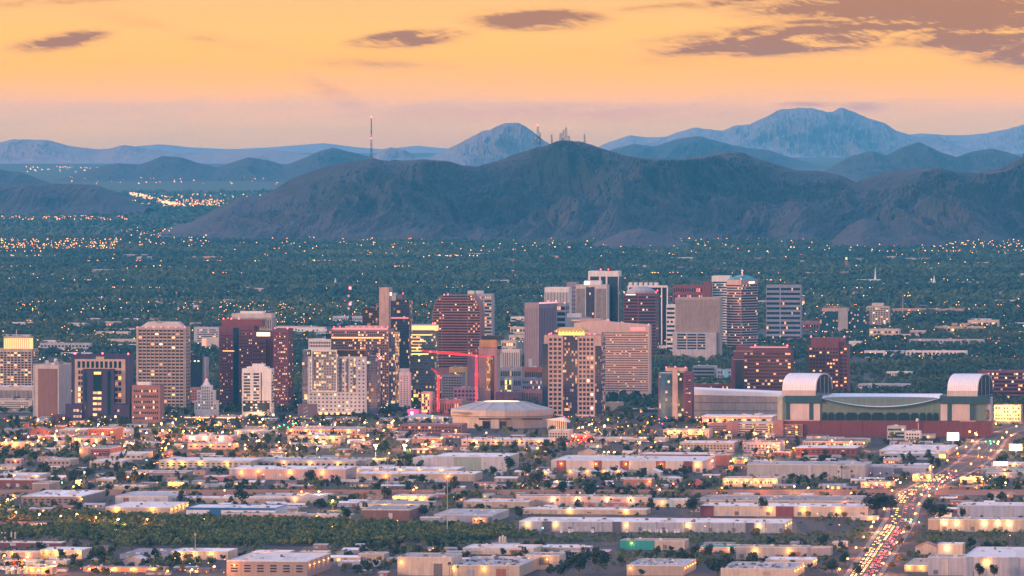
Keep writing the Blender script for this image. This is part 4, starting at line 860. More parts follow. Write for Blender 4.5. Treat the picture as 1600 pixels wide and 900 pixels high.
b.box('entrance', b.lx(780), b.lx(832), -2.4, 4, 0, b.z(673), stone)
b = Bld('entrance_pavilion', 'small white peaked pavilion with lit columns beside the arena', 'pavilion', 854, 9200, 886, ROT)
b.part('roof', MB().yprism([(-1, b.z(656)), (b.W+2, b.z(659)), (b.lx(877), b.z(652))], -2, 24), ROOFW); b.box('wall', 1, b.W*.45, 0, 20, 0, b.z(657), cream)
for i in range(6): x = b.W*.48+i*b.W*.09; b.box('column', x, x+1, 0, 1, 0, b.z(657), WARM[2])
block('brick_block', 'plum brick garage with arched openings in front of the arena', 626, 722, 664, 9080, 45, wall('brick_plum2', (.2, .1, .12)), ROOFG, 18, 2, .05, .6, .5, GL, units=5)
b = Bld('convention_hall', 'wide grey hall roof with pyramid skylight left of the arena', 'building', 622, 9420, 700, ROT); b.box('wall', 0, b.W, 0, 50, 0, b.z(654), grey); b.part('roof', MB().prism([(0, 0), (b.W, 0), (b.W, 50), (0, 50)], b.z(654), b.z(648), 0, [(b.W*.3, 20), (b.W*.45, 20), (b.W*.45, 30), (b.W*.3, 30)]), ROOFM)
for i in range(14): b.box('lit_window', b.lx(646+i*4), b.lx(648.5+i*4), -.3, .05, b.z(654), b.z(651.5), R.choice(WARM[:2])) if i % 3 else None
b = block('lit_building', 'small club building washed in bright pink light near the arena', 636, 655, 641, 9560, 16, wall('stucco_pink', (.6, .16, .32)), ROOFG, 0, 0, units=1); b.box('sign_panel', b.lx(641), b.lx(646), -.5, .05, b.z(652), b.z(643), SIGNP); lamp_light(b.root, (b.W*.5, -7, 10), 2200, (1, .15, .5))

# ------------------------------------------------------------------ ballpark
b = Bld('ballpark', 'huge ballpark with two white barrel vaulted roof trusses and a sagging white roof between', 'stadium', 1215, 8990, 1548, rad(-5))
bm = wall('ballpark_brick', (.16, .048, .065), .15); tealw = wall('ballpark_green', (.13, .19, .17), .1); BALLW = roofmat('vault_white', (.80, .77, .75), .04, 0); cream2 = wall('ballpark_panel', (.55, .47, .44), .08); dteal = wall('ballpark_steel', (.03, .08, .10), .1)
D = 150
b.box('wall', 0, b.W, 0, D, 0, b.z(657), bm)
b.box('ledge', -.01, b.lx(1280.8), -.25, -.02, b.z(657.5), b.z(656), pinkc); b.box('ledge', b.lx(1500), b.lx(1524.8), -.25, -.02, b.z(657.5), b.z(656), pinkc)
for q in (1281, 1312, 1346, 1408, 1453, 1525): b.box('pilaster', b.lx(q), b.lx(q+1.2), -.5, -.02, 0, b.z(657), maroon2)
b.box('upper_wall', b.lx(1222), b.lx(1540), 8, D-4, b.z(657), b.z(622), tealw)
# teal steel gables at both ends
b.box('steel_band', b.lx(1226), b.lx(1284), 5, 60, b.z(630), b.z(618.5), dteal); b.box('steel_band', b.lx(1468), b.lx(1546), 5, 60, b.z(630), b.z(618.5), dteal)
b.box('side_wing', b.lx(1522), b.lx(1548), 9, 110, b.z(657), b.z(624), lilac); b.box('glass_panel', b.lx(1526), b.lx(1545), 8.4, 9.1, b.z(655), b.z(640), GLT)
b.box('side_wing', b.lx(1214), b.lx(1229), 12, 100, b.z(657), b.z(622), wall('ballpark_side', (.42, .42, .33)))
for (p, q) in ((1234, 1264), (1270.5, 1281), (1469.5, 1480), (1487, 1515)): b.box('panel', b.lx(p), b.lx(q), 6.5, 8.2, b.z(656.5), b.z(631), cream2)
for (p, q) in ((1228, 1233.5), (1264.5, 1270), (1480.5, 1486.5), (1515.5, 1520)): b.box('steel_column', b.lx(p), b.lx(q), 6, 8.1, b.z(657), b.z(630), dteal)
# arched openings
xs_ = [1283, 1293, 1304, 1320, 1340, 1361, 1382, 1402, 1422, 1436, 1447, 1457, 1467]
for p, q in zip(xs_[:-1], xs_[1:]):
    a, c = b.lx(p+.7), b.lx(q-.7); zb, zt = b.z(656.5), b.z(644.5); k = (zt-zb)*.3
    b.part('arched_window', MB().yprism([(a, zb), (c, zb), (c, zt-k), (c-(c-a)*.22, zt), (a+(c-a)*.22, zt), (a, zt-k)], 7.4, 8.05), wall('opening_dark', (.006, .022, .030), .05, streak=False))
# sagging roof: white sheet with dark edge
n = 24; x0, x1 = b.lx(1281), b.lx(1470); top = b.z(619)
def sag(t): return b.z(621) + (b.z(635.5)-b.z(621))*(1-(2*t-1)**2)
v = []; f = []
for i in range(n+1):
    t = i/n; x = x0+(x1-x0)*t; v += [(x, 4, sag(t)), (x, 75, top+1), (x, 75, top), (x, 4, sag(t)-2.2)]
for i in range(n):
    for j in range(4): f.append((4*i+j, 4*i+4+j, 4*i+4+(j+1) % 4, 4*i+(j+1) % 4))
me = bpy.data.meshes.new('roof'); me.from_pydata(v, [], f); me.materials.append(BALLW); me.materials.append(dteal)
me.polygons.foreach_set('material_index', [1 if k % 4 == 3 else 0 for k in range(len(f))]); link('roof', me, b.root)
b.part('roof_beam', MB().box(b.lx(1284), b.lx(1476), 76, 80, b.z(619, 0, 76), b.z(616.3, 0, 76)), dteal)
for i in range(9): b.box('roof_truss', b.lx(1296+i*20, 76), b.lx(1299+i*20, 76), 75.2, 80.5, b.z(618, 0, 76), b.z(614.6, 0, 76), tan)
# barrel vaults
def shear(mb, y0, k=.27):
    mb.v = [(x+(y-y0)*k, y, z) for x, y, z in mb.v]; return mb
def vault(p, q):
    a, c = b.lx(p), b.lx(q); zb = b.z(618.5); zw = b.z(610); zt = b.z(584.5); R_ = zt-zw; D0, D1 = 6, 70; cy = (D0+D1)/2; ry = (D1-D0)/2
    arc = [(cy-ry*math.cos(math.pi*i/14), zw+R_*math.sin(math.pi*i/14)**.8 if 0 < i < 14 else zw) for i in range(15)]
    shear(MB().xprism([(D1, zw), (D0, zw)] + arc[1:-1], a, c), D0).build('vault', BALLW, b.root)
    b.part('vault_base', shear(MB().box(a-.3, c, D0-.3, D1, zb, zw), D0), cream2)
    b.part('vault_end', shear(MB().xprism([(D1-1.5, zb+.5), (D0+1.5, zb+.5)] + [(cy+(y-cy)*.93, zw+(z-zw)*.93) for y, z in arc], c, c+.6), D0), GL)
    mb = MB()
    for i in range(14): (y, z), (y2, z2) = arc[i], arc[i+1]; mb.bar((c+.4, y, z), (c+.4, y2, z2), .7, 0, 4)
    for y in (cy-ry*.5, cy, cy+ry*.5): mb.bar((c+.7, y, zb), (c+.7, y, zw+R_*.8), .35, 0, 4)
    b.part('vault_rim', shear(mb, D0), cream2); mb = MB()
    for k in range(1, 13):
        x = a+(c-a)*k/13
        for i in range(14): (y, z), (y2, z2) = arc[i], arc[i+1]; mb.bar((x, y-.05, z+.05), (x, y2-.05, z2+.05), .16, 0, 3)
    tag(b.part('vault_seam', shear(mb, D0), wall('seam_grey', (.5, .44, .42))), kind='stuff'); return a, c, zt
vault(1222, 1274); vault(1480, 1527)
b.part('satellite_dish', MB().bar((b.lx(1435), -2, 0), (b.lx(1435), -2, b.z(660)), .5).ball((b.lx(1433.5), -3, b.z(655.5)), 2.3, 0, 8), TRIM)
# convention centre with long white curved roof
b = Bld('convention_centre', 'very long grey convention hall under a gently sloping white roof left of the ballpark', 'building', 1081, 9500, 1222, rad(-4)); b.box('wall', 0, b.W, 0, 80, 0, b.z(617), wall('hall_grey', (.40, .33, .30)))
b.part('roof', MB().yprism([(-1, b.z(617)), (b.W+1, b.z(620, b.W)), (b.W+1, b.z(614.5, b.W)), (b.W*.45, b.z(611)), (-1, b.z(608))], -.8, 81), BALLW)
b.box('wall_band', 1, b.W-1, -.3, .02, b.z(629.5), b.z(628.3), brown); b.box('wall_band', 1, b.W-1, -.3, .02, b.z(642), b.z(641), brown)
for (p, q, yt, Y, m, l) in ((1097, 1206, 651, 9330, ROOFW, 'white flat roofed exhibition hall lit warmly below the grey convention hall'),): 
    b = Bld('exhibition_hall', l, 'building', p, Y, q); b.box('wall', 0, b.W, 0, 60, 0, b.z(yt), cream); b.box('roof', -1, b.W+1, -1, 60, b.z(yt), b.z(yt)+.8, m); b.grid(1, b.W-1, 2, b.z(yt)-1, 14, 1, .7, .6, .8, mats=WARM[:3], seed=80); b.units(5, b.W-10, 5, 50, b.z(yt)+.8, 7, seed=80)
# ballpark garage
b = Bld('parking_garage', 'brick parking garage with yellow lit stairwells before the ballpark', 'garage', 1107, 9000, 1256); D = 50
for (p, q, yt) in ((1107, 1136, 663), (1136, 1153, 659), (1153, 1208, 660), (1208, 1224, 656), (1224, 1254, 662)):
    a, c = b.lx(p), b.lx(q)-.02; y0 = {1136: -1.5, 1208: -1.5}.get(p, 0); b.box('wall', a, c, y0, D, 0, b.z(yt), wall('brick_garage', (.34, .17, .16)) if p not in (1153,) else pale)
    if p in (1107, 1153, 1224): b.bands(a+1, c-1, 1.5, b.z(yt)-1.2, 5, .42, DARK, .12, cell=4, mats=[WARM[0], WARM[2]], seed=p)
for q in (1176, 1200, 1205, 1243): b.box('lit_stair', b.lx(q), b.lx(q+3.2), -.6, .05, 1, b.z(662), curtain('cw_stair2', (.4, .3, .1), (.3, .2, .15), 5, 3.2, 1.0, (1, .7, .15), 2.4, .05, .35))
block('box_office', 'pale ticket building with dark blue windows before the ballpark wall', 1386, 1414, 667, 8890, 20, wall('panel_cool', (.40, .42, .45)), ROOFG, 0, 3, .1, band=True, glass=GLB); block('box_office', 'white small building beside the ticket building', 1414, 1438, 675, 8870, 20, white, ROOFW, 5, 2, .1)
# tower cranes
CR = emit('crane_red', (.9, .07, .10), .35)
def crane(label, px, y0, y1, Y, jib, cj, dz=0):
    x = X(px, Y); z1 = Zp(y0, Y); g = empty('tower_crane', (x, Y, 0), 0, label, 'crane', 'tower cranes lit red'); w = 1.1; mb = MB()
    for (a, c) in ((-w, -w), (w, -w), (w, w), (-w, w)): mb.bar((a, c, 0), (a, c, z1), .42, 0, 4)
    k = int(z1/3)
    for i in range(k):
        za, zb = i*z1/k, (i+1)*z1/k
        mb.bar((-w, -w, za), (w, -w, zb), .3, 0, 3); mb.bar((w, -w, za), (w, w, zb), .3, 0, 3); mb.bar((-w, w, za), (-w, -w, zb), .3, 0, 3)
    mb.build('mast', CRANEM, g); mb = MB(); (jx, jy), (tx, ty) = jib, cj
    A = Vector(((jx-px)*Y/F, 0, Zp(jy, Y))); B = Vector(((tx-px)*Y/F, 0, Zp(ty, Y)))
    for off in ((0, -.9, 0), (0, .9, 0), (0, 0, 1.9)): mb.bar(A+Vector(off), B+Vector(off), .42, 0, 4)
    n = 30
    for i in range(n):
        p = A.lerp(B, i/n); q = A.lerp(B, (i+.5)/n); r = A.lerp(B, (i+1)/n)
        mb.bar(p+Vector((0, -.9, 0)), q+Vector((0, 0, 1.9)), .28, 0, 3); mb.bar(q+Vector((0, 0, 1.9)), r+Vector((0, -.9, 0)), .28, 0, 3)
    mb.build('jib', CRANEM, g); top = (0, 0, z1+7)
    MB().bar((0, 0, z1), top, .5, 0, 4, .2).bar(top, A.lerp(Vector((0, 0, z1)), .35)+Vector((0, 0, 2)), .1, 0, 3).bar(top, B+Vector((0, 0, 1)), .1, 0, 3).build('apex', CRANEM, g)
    MB().box(-1.2, 1.4, -2.4, -1.1, z1-1.5, z1+1).build('cab', TRIM, g); MB().box(B.x-3, B.x, -1, 1, B.z-2.5, B.z).build('counterweight', UNITG, g)
    for k in (.15, .4, .65): MB().box(-1.6, -1.2, -1.8, -1.2, z1*k, z1*k+1.4).build('lamp', emit('lamp_cranered', (1, .1, .1), 5), g)
    return g
CRANEM = wall('crane_paint', (.75, .05, .06), .04, streak=False)
g = crane('tall tower crane with a long red jib reaching over the rose tower', 744.5, 556, 640, 9880, (657, 549), (770, 559)); lamp_light(g, (0, -12, 20), 26000, (1, .08, .1)); lamp_light(g, (0, -12, 48), 26000, (1, .08, .1)); lamp_light(g, (-30, -12, 68), 22000, (1, .08, .1)); lamp_light(g, (-55, -12, 68), 20000, (1, .08, .1))
g = crane('small tower crane glowing red beside the yellow crowned tower', 685, 587, 648, 9680, (674, 577), (690, 589)); lamp_light(g, (0, -10, 14), 26000, (1, .08, .1)); lamp_light(g, (0, -10, 38), 24000, (1, .08, .1))
# ------------------------------------------------------------------ low buildings, warehouses
steel = wall('steel_pale', (.50, .48, .50), .1); steelb = wall('steel_blue', (.30, .32, .38), .1); steelg = wall('steel_green', (.30, .34, .30), .1)
FOOT = []                                                   # footprints kept clear of trees: (x0, x1, y0, y1)
def low(name, label, xL, xR, yk, ye, yb, mat, roof, lamps=(), doors=0, wins=0, units=0, par=True, panels=(), pmat=None, D=None, cat='building', gable=False, fascia=None, side=0, lc=(1, .36, .06), lp=2600, lit=.1, rot=ROT, awn=None):
    Y = Yg(yb); b = Bld(name, label, cat, xL, Y, xR, rot); h = max(3.5, b.z(ye)); b.h = h
    if D is None and not gable and b.W > 25 and not doors and not wins and 'name' != 'house': doors = int(b.W/10)
    if not gable: units = max(units, int(b.W/9))
    if D is None: D = max(14, min(150, (H-h)*F/max(1, yk-HOR)-Y))
    b.D = D; W_ = b.W; FOOT.append((b.X0-4, b.X0+W_+4+D*.15, Y-10-W_*.14, Y+D+4))
    if not panels and not gable and W_ > 28 and not wins:
        q = random.Random(int(xL*3+yb)); k = int(W_/22)
        for i in range(k):
            if q.random() < .55: x = W_*(i+q.uniform(.1, .5))/k; w = q.uniform(3, 11); m_ = q.choice([UNITG, UNITD, steelb, sand, rust, pale]); b.box('panel', x, min(W_-.5, x+w), -.22, .02, q.choice([0, 0, h*.35]), h*q.uniform(.6, .98), m_)
    if gable:
        b.part('wall', MB().yprism([(0, 0), (W_, 0), (W_, h*.62), (W_/2, h), (0, h*.62)], 0, D), mat)
        b.part('roof', MB().yprism([(-.6, h*.62), (-.6, h*.62-.4), (W_/2, h), (W_+.6, h*.62-.4), (W_+.6, h*.62), (W_/2, h+.45)], -.6, D+.6), roof)
    else:
        b.box('wall', 0, W_, 0, D, 0, h, mat)
        b.box('roof', .4, W_-.4, .4, D-.4, h-.2, h+.22, roof)
        if par: b.parapet(-.05, W_+.05, -.05, D+.05, h+.003, fascia or TRIM, .7, .45)
    if fascia and not gable: b.box('fascia', -.15, W_+.15, -.2, -.06, h-1.6, h+.75, fascia)
    for i, (p, q) in enumerate(panels): b.box('panel', b.lx(p), b.lx(q), -.35, .02, 0, h+.5, pmat)
    if doors:
        step = W_/doors
        for i in range(doors): b.box('dock_door', step*(i+.3), step*(i+.3)+min(4, step*.45), -.14, .03, .9, min(4.6, h*.6), UNITG if i % 3 else UNITD)
    if wins: b.grid(1, W_-1, h*.28, h*.82, wins, max(1, int(h/4.2)), .5, .5, lit, GL, mats=WARM[:4], seed=int(xL*7))
    if side:
        for i in range(side):
            y = D*(i+.5)/side; b.part('wall_lamp', MB().box(W_+.05, W_+.7, y-.6, y+.6, h*.72, h*.72+.5), LAMPW); lamp_light(b.root, (W_+2.2, y, h*.7), lp*.26, lc)
    if units: b.units(2, W_-5, 3, D-6, h+.23, units, seed=int(xL), hs=(.9, 1.9), sz=(1.8, 4))
    for px in lamps:
        x = b.lx(px); z = h*.74; b.part('wall_lamp', MB().box(x-.55, x+.55, -.9, -.1, z, z+.5).box(x-.12, x+.12, -.1, .02, z+.1, z+.4), LAMPW); lamp_light(b.root, (x, -2.2, z-.2), lp*.34, lc)
    if awn: b.part('awning', MB().xprism([(-3, h*.55), (0, h*.72), (0, h*.65)], 1, W_-1), awn)
    return b
LAMPW = emit('lamp_lens_warm', (1, .50, .05), 8); LAMPO = emit('lamp_lens_orange', (1, .27, .015), 9)
OR = (1, .25, .035); YE = (1, .45, .05)
# row by row, far to near
low('warehouse', 'white roofed shed between the brick block and the jail', 92, 134, 669, 672, 679, sand, ROOFW, units=2)
low('brick_building', 'two storey rust brick building with small windows below the navy court tower', 137, 178, 667, 670, 688, rust, ROOFG, wins=9, units=2)
low('gabled_house', 'brick red gabled roof building beside orange street lamps below the brown jail', 46, 76, 668, 668, 684, rust, ROOFR, gable=True, D=26)
low('shop_building', 'long low brick shop row with bright roof edge under orange lamps', 44, 112, 680, 682, 688, rust, ROOFW, lamps=(86, 60), lc=OR, lp=9000, units=3)
low('shop_building', 'orange lit shed left of the dark court tower plaza', 112, 160, 682, 685, 696, peach, ROOFG, lamps=(125, 150), lc=OR, lp=4000)
low('storage_building', 'cream storage building beside the round dark tree below the rosy office building', 180, 200, 672, 674, 683, cream, ROOFW, wins=3)
low('shop_building', 'small pale shop glowing orange at the far left street corner', 0, 40, 690, 692, 700, peach, ROOFG, lamps=(10, 24), lc=OR, lp=9000, units=2)
low('market_hall', 'pink lit hall with scalloped roof under red and orange lamps', 285, 362, 680, 682, 691, wall('stucco_rosepink', (.66, .36, .33)), ROOFW, lamps=(300, 320, 345), lc=(1, .32, .2), lp=8000, units=4)
low('shop_building', 'low salmon lit shop row in front of the pink lit hall', 293, 364, 692, 694, 702, peach, ROOFG, lamps=(305, 330), lc=OR, lp=3500, wins=8)
low('substation', 'open yard building with grey steel frames before the white plaster tower', 366, 425, 671, 673, 684, steelb, ROOFM, wins=14, lamps=(372, 395), units=5)
low('long_wall_building', 'long orange lit terrace with small posts in front of the framed hotel', 448, 556, 667, 671, 680, wall('stucco_apricot', (.60, .33, .20)), ROOFG, lamps=(455, 478, 500, 522, 545), lc=OR, lp=4500, wins=24)
low('shop_building', 'brown flat roofed shop building by a bright yellow lamp', 449, 532, 680, 682, 692, sand, ROOFG, lamps=(519,), lc=YE, lp=4000, wins=8)
low('brick_building', 'brown building with a straight flat roof behind the two floodlights', 643, 690, 683, 685, 695, wall('stucco_clay', (.33, .2, .17)), ROOFG, units=2)
low('shop_building', 'long low white roofed row with street palms in front of the arena', 721, 858, 684, 687, 696, cream, ROOFW, lamps=(740, 775, 812, 842), lp=3200, wins=18, units=4, lc=OR)
low('office_building', 'cream three storey office below the peaked pavilion', 857, 889, 671, 673, 688, pale, ROOFW, wins=7)
low('shop_building', 'low brick shops with red lit front near the gridded tower', 892, 925, 678, 680, 690, rust, ROOFD, lamps=(900, 915), lc=(1, .08, .06), lp=9000, wins=5)
low('shop_building', 'thin white roofed canopy building amid dark trees below the slender condo tower', 928, 1040, 683, 685, 690, cream, ROOFW, units=2)
low('house', 'small grey pyramid roofed house near a clump of dark trees', 903, 930, 702, 702, 714, sand, ROOFM, gable=True, D=16)
low('parking_garage', 'cream low deck lit gold at the foot of the slender condo tower', 1036, 1108, 670, 672, 684, cream, ROOFG, lamps=(1045, 1060, 1078, 1095), lc=YE, lp=4500, wins=14, lit=.7)
low('office_building', 'pale two part office with small openings left of the brick garage', 1062, 1146, 689, 692, 706, sand, ROOFW, wins=16, units=3)
low('office_building', 'grey lilac office building behind a white cylindrical tank', 1160, 1219, 689, 692, 706, lilac, ROOFG, wins=10, units=4)
low('mill_building', 'long olive roofed market shed with lit openings before the ballpark wall', 1254, 1350, 685, 690, 699, sand, roofmat('roof_olive', (.24, .22, .17)), wins=24, lit=.8, units=1)
low('brick_building', 'maroon brick warehouse with three white roof vaults', 1242, 1338, 696, 700, 712, maroon2, ROOFW, wins=12, lit=.05)
low('warehouse', 'wide bright white roofed warehouse near the glowing billboard', 1374, 1480, 693, 704, 712, sand, ROOFW, units=14, wins=12, lit=.1)
low('warehouse', 'second white roofed shed touching the wide bright roofed warehouse', 1380, 1476, 706, 709, 718, steelb, ROOFW, wins=8)
low('shop_building', 'small shop with a yellow sign panel beside the wide warehouse', 1464, 1480, 707, 708, 717, cream, ROOFG, lamps=(1470,), lc=YE, lp=5000)
low('house', 'low peach building with many tiny lit windows near the parked cranes', 1380, 1406, 716, 718, 727, peach, ROOFG, wins=7, lit=.8)
low('shop_building', 'small white and green shop on the far right bank of the avenue', 1549, 1600, 722, 724, 732, cream, ROOFW, lamps=(1560, 1585), lp=5000, wins=6)
low('shop_building', 'long low teal roofed shop beyond the right bank of the avenue', 1532, 1610, 730, 733, 741, steelg, ROOFT, lamps=(1570,), lp=3000)
low('brick_building', 'dark pink building with a salmon side tower and small windows', 137, 172, 697, 701, 714, wall('brick_pink', (.34, .12, .14)), ROOFG, wins=8)
low('shop_building', 'salmon plaster tower house at the corner of the dark pink building', 124, 137, 699, 700, 716, peach, ROOFG, lamps=(126,), lp=2500)
low('warehouse', 'pale small warehouse behind a line of tall palms', 170, 222, 706, 710, 718, cream, ROOFW, wins=6)
low('house', 'beige flat roofed house row beside a golden bush', 68, 110, 716, 719, 728, sand, ROOFG, wins=6, units=2)
low('house', 'dusky pink house with lit wall at the left edge of town', 8, 33, 717, 718, 727, wall('stucco_dusk', (.44, .26, .24)), ROOFR, lamps=(24,), lc=OR, lp=1500, wins=3)
low('shop_building', 'long cream building partly hidden by palms left of the orange crossing', 140, 190, 717, 721, 730, cream, ROOFW, wins=9)
low('warehouse', 'cream corrugated warehouse with round yellow wall lamps and roof bright along its edge', 248, 392, 715, 720, 733, wall('steel_cream', (.46, .42, .34), .1), ROOFW, lamps=(267, 285, 313, 355), lc=YE, lp=3600, wins=16, lit=0, units=8)
low('warehouse', 'grey roofed continuation of the cream warehouse with orange wall lamps', 393, 556, 715, 720, 731, wall('steel_buff', (.48, .40, .34), .1), ROOFM, lamps=(400, 444, 486, 528), lp=3400, wins=18, lit=0)
low('warehouse', 'white warehouse with low vaulted roof and pale green front near the avenue of trees', 676, 792, 708, 714, 736, steelg, ROOFW, D=95, doors=0, units=3, panels=((676, 709), (752, 792)), pmat=steel)
low('warehouse', 'small white lean-to beside the pale green fronted warehouse', 645, 676, 712, 716, 728, steel, ROOFW)
low('depot_building', 'yellow lit depot with two roof sheds behind the long pale warehouses', 519, 572, 716, 719, 730, cream, ROOFG, lamps=(530, 545), lc=YE, lp=3500)
low('warehouse', 'blush pink warehouse washed by orange lamps behind the railway', 358, 540, 728, 733, 749, wall('plaster_salmon', (.56, .38, .33), .1), ROOFW, lamps=(377, 404, 453, 504), lc=OR, lp=5200, units=6)
low('warehouse', 'long beige warehouse with a white roof and six wall lamps', 541, 714, 729, 733, 742, cream, ROOFW, lamps=(555, 590, 625, 655, 690), lc=YE, lp=2400, units=10)
low('warehouse', 'second beige warehouse stretching in front of the long beige one', 556, 742, 736, 740, 751, sand, ROOFW, lamps=(603, 700), lc=OR, lp=4600, units=8)
low('warehouse', 'white retail warehouse with dark red entrance blocks and bright roof', 861, 1098, 712, 720, 737, wall('stucco_white_rose', (.60, .48, .43), .1), ROOFW, lamps=(877, 931, 978, 1033, 1090), lc=YE, lp=3200, panels=((870, 884), (928, 940), (969, 982), (1025, 1039), (1068, 1082)), pmat=maroon2, units=16)
low('warehouse', 'dark red banded shed stepping behind the white retail warehouse', 1000, 1128, 707, 710, 722, maroon2, ROOFW, units=10)
low('brick_building', 'plain rust coloured box building with an orange lamp near the teal canopy', 1111, 1140, 709, 711, 727, rust, ROOFG, lamps=(1113,), lc=OR, lp=5000)
low('petrol_station', 'filling station with a teal and white canopy', 1143, 1168, 714, 716, 725, cream, ROOFW, fascia=ROOFT, lamps=(1146, 1165), lp=4500)
low('warehouse', 'very long grey warehouse with a two tone front and pilasters', 1167, 1352, 721, 726, 747, wall('steel_dove', (.40, .38, .38), .1), ROOFM, doors=14, panels=((1262, 1268), (1308, 1314)), pmat=steel, units=4)
low('warehouse', 'lower lilac warehouse extending the very long grey one', 1353, 1450, 726, 730, 745, lilac, ROOFM, doors=6)
low('market_hall', 'open shop hall glowing bright yellow under a flat grey roof', 1129, 1215, 745, 748, 760, cream, ROOFM, lamps=(1136, 1150, 1166, 1182, 1198, 1210), lc=YE, lp=2600, wins=22, lit=.9)
low('house', 'red stucco cottage by the railway with a lit gate', 1080, 1096, 748, 749, 761, wall('stucco_red', (.5, .12, .12)), ROOFR, gable=True, D=12)
low('storage_tent', 'white peaked storage shed first in the row of peaked sheds', 834, 858, 736, 735, 745, cream, ROOFW, gable=True, D=24, lamps=(852,))
for i, (p, q) in enumerate(((880, 903), (906, 930), (932, 957), (959, 974))):
    low('storage_tent', ['white peaked shed beside the dark tree clump', 'white peaked shed with a warm lit gable, between two others', 'broad white peaked shed below a red entrance block', 'last narrow white peaked shed before the green trees'][i], p, q, 735, 734, 744, cream, ROOFW, gable=True, D=24, lamps=((p+q)//2,), lp=1400)
low('house', 'broad gabled white shed amid green trees below the retail warehouse', 1006, 1032, 734, 733, 745, pale, ROOFW, gable=True, D=22)
low('brick_building', 'low brick orange building under an amber lamp by the railway', 974, 1018, 747, 749, 761, wall('brick_orange', (.42, .19, .13)), ROOFG, lamps=(1015,), lc=OR, lp=2400)
low('shop_building', 'white roofed shed with a dark red lower shed at the far left', -6, 62, 739, 743, 749, cream, ROOFW, units=2, lamps=(57,), lc=OR)
low('warehouse', 'dark red long shed below the white roofed one at the far left', -10, 66, 748, 750, 762, maroon2, ROOFW)
low('office_building', 'brown windowless block house by the railway and green signals', 50, 77, 752, 756, 773, wall('stucco_taupe', (.30, .24, .23)), ROOFG)
low('shop_building', 'long white roofed strip beside the railway on the left', 153, 226, 758, 760, 765, sand, ROOFW)
low('shop_building', 'low purple grey shop row with two little orange lamps', 195, 290, 735, 738, 747, mauve, ROOFG, lamps=(218, 226), lc=OR, lp=1200)
low('shop_building', 'flat white store under a dark tree clump', 150, 180, 746, 749, 755, cream, ROOFW)
low('restaurant', 'small restaurant with two tall yellow lamps and a lit front', 262, 288, 752, 754, 762, sand, ROOFD, lamps=(266, 275, 284), lc=YE, lp=3500)
low('trailer_yard_office', 'red and white yard office in front of the blush warehouse', 318, 352, 743, 745, 751, wall('paint_rose', (.5, .2, .2)), ROOFW)
# south of the railway
low('warehouse', 'brown warehouse with white parapet roof and ribbon windows near the wash', 33, 127, 771, 776, 790, wall('stucco_brown', (.25, .19, .19)), ROOFW, D=125, units=14, wins=10, lamps=(128,), lc=YE, lp=4500)
low('warehouse', 'grey metal gabled warehouse behind the white roofed beige one', 180, 262, 769, 776, 788, steel, ROOFM, D=100)
low('warehouse', 'white flat roofed warehouse between the grey metal one and dark trees', 205, 440, 775, 778, 786, sand, ROOFW, units=9)
low('warehouse', 'beige warehouse with very white roof and two bright wall lamps above the green wash', 165, 265, 786, 793, 803, sand, ROOFW, D=105, lamps=(182, 238), lc=YE, lp=5200, side=5, units=8)
low('store_building', 'white store with a bright blue roof edge above the green wash', 291, 430, 787, 794, 808, wall('paint_bluewhite', (.62, .64, .70), .06), ROOFW, fascia=ROOFB, D=70, units=10, panels=((327, 345),), pmat=ROOFB)
low('warehouse', 'grey roofed warehouse beyond the blue edged store', 395, 505, 771, 776, 786, pale, ROOFM, lamps=(461,), lp=3000, units=3)
low('warehouse', 'peach low warehouse strip running behind the wash', 347, 470, 800, 803, 811, peach, ROOFG, units=5)
low('warehouse', 'thin beige lean-to strip right of the peach strip', 470, 548, 803, 805, 811, cream, ROOFW, units=8, lamps=(495,), lc=OR, lp=1500)
low('shop_building', 'bright yellow lit café building with rooftop terrace by the railway', 613, 672, 773, 776, 784, cream, ROOFW, lamps=(618, 630, 645, 660), lc=YE, lp=4200, units=6)
low('warehouse', 'cream roofed workshop in front of the yellow lit café', 561, 668, 783, 788, 794, cream, ROOFG, lamps=(600, 640), lc=YE, lp=1800, units=5)
low('warehouse', 'dark plum brick warehouse with a tan roof', 565, 640, 791, 797, 813, wall('brick_dkplum', (.20, .10, .10)), ROOFG, D=85, units=5)
low('warehouse', 'wide grey metal warehouse with three long skylit roof planes', 678, 770, 791, 805, 816, steelb, ROOFM, D=110, units=8)
low('shed', 'small pale blue shed beside the grey skylit warehouse', 656, 688, 808, 809, 819, steelb, ROOFM)
low('office_building', 'little orange lit office attached to the grey skylit warehouse', 738, 760, 808, 810, 818, peach, ROOFR, lamps=(744, 752), lc=OR, lp=1500, wins=4, lit=.6)
low('warehouse', 'sand coloured flat warehouse right of the railway bridge', 724, 826, 780, 784, 793, sand, ROOFW, units=6)
low('warehouse', 'long peach warehouse lit by warm lamps beside the railway', 807, 1012, 773, 776, 790, wall('plaster_peach2', (.56, .38, .30), .1), ROOFG, lamps=(865, 902, 950, 985), lc=(1, .5, .24), lp=4200, units=6)
low('warehouse', 'white roofed extension with a turquoise door right of the long peach warehouse', 1013, 1084, 779, 782, 792, cream, ROOFW, panels=((1042, 1052),), pmat=emit('door_turquoise', (.02, .3, .3), .25), lamps=(1035,), lp=2000)
low('trailer_row', 'white roofed row with palms and a bright yellow lamp', 815, 1010, 793, 796, 803, sand, ROOFW, lamps=(890, 978), lc=YE, lp=3600, units=14)
low('warehouse', 'low red and white shop strip in front of the peach warehouse', 914, 974, 782, 785, 792, wall('paint_brick', (.5, .2, .15)), ROOFW)
low('warehouse', 'enormous beige roofed warehouse with skylights right below the railway', 1087, 1352, 774, 782, 792, sand, ROOFG, units=24, lamps=(1320,), lp=1500)
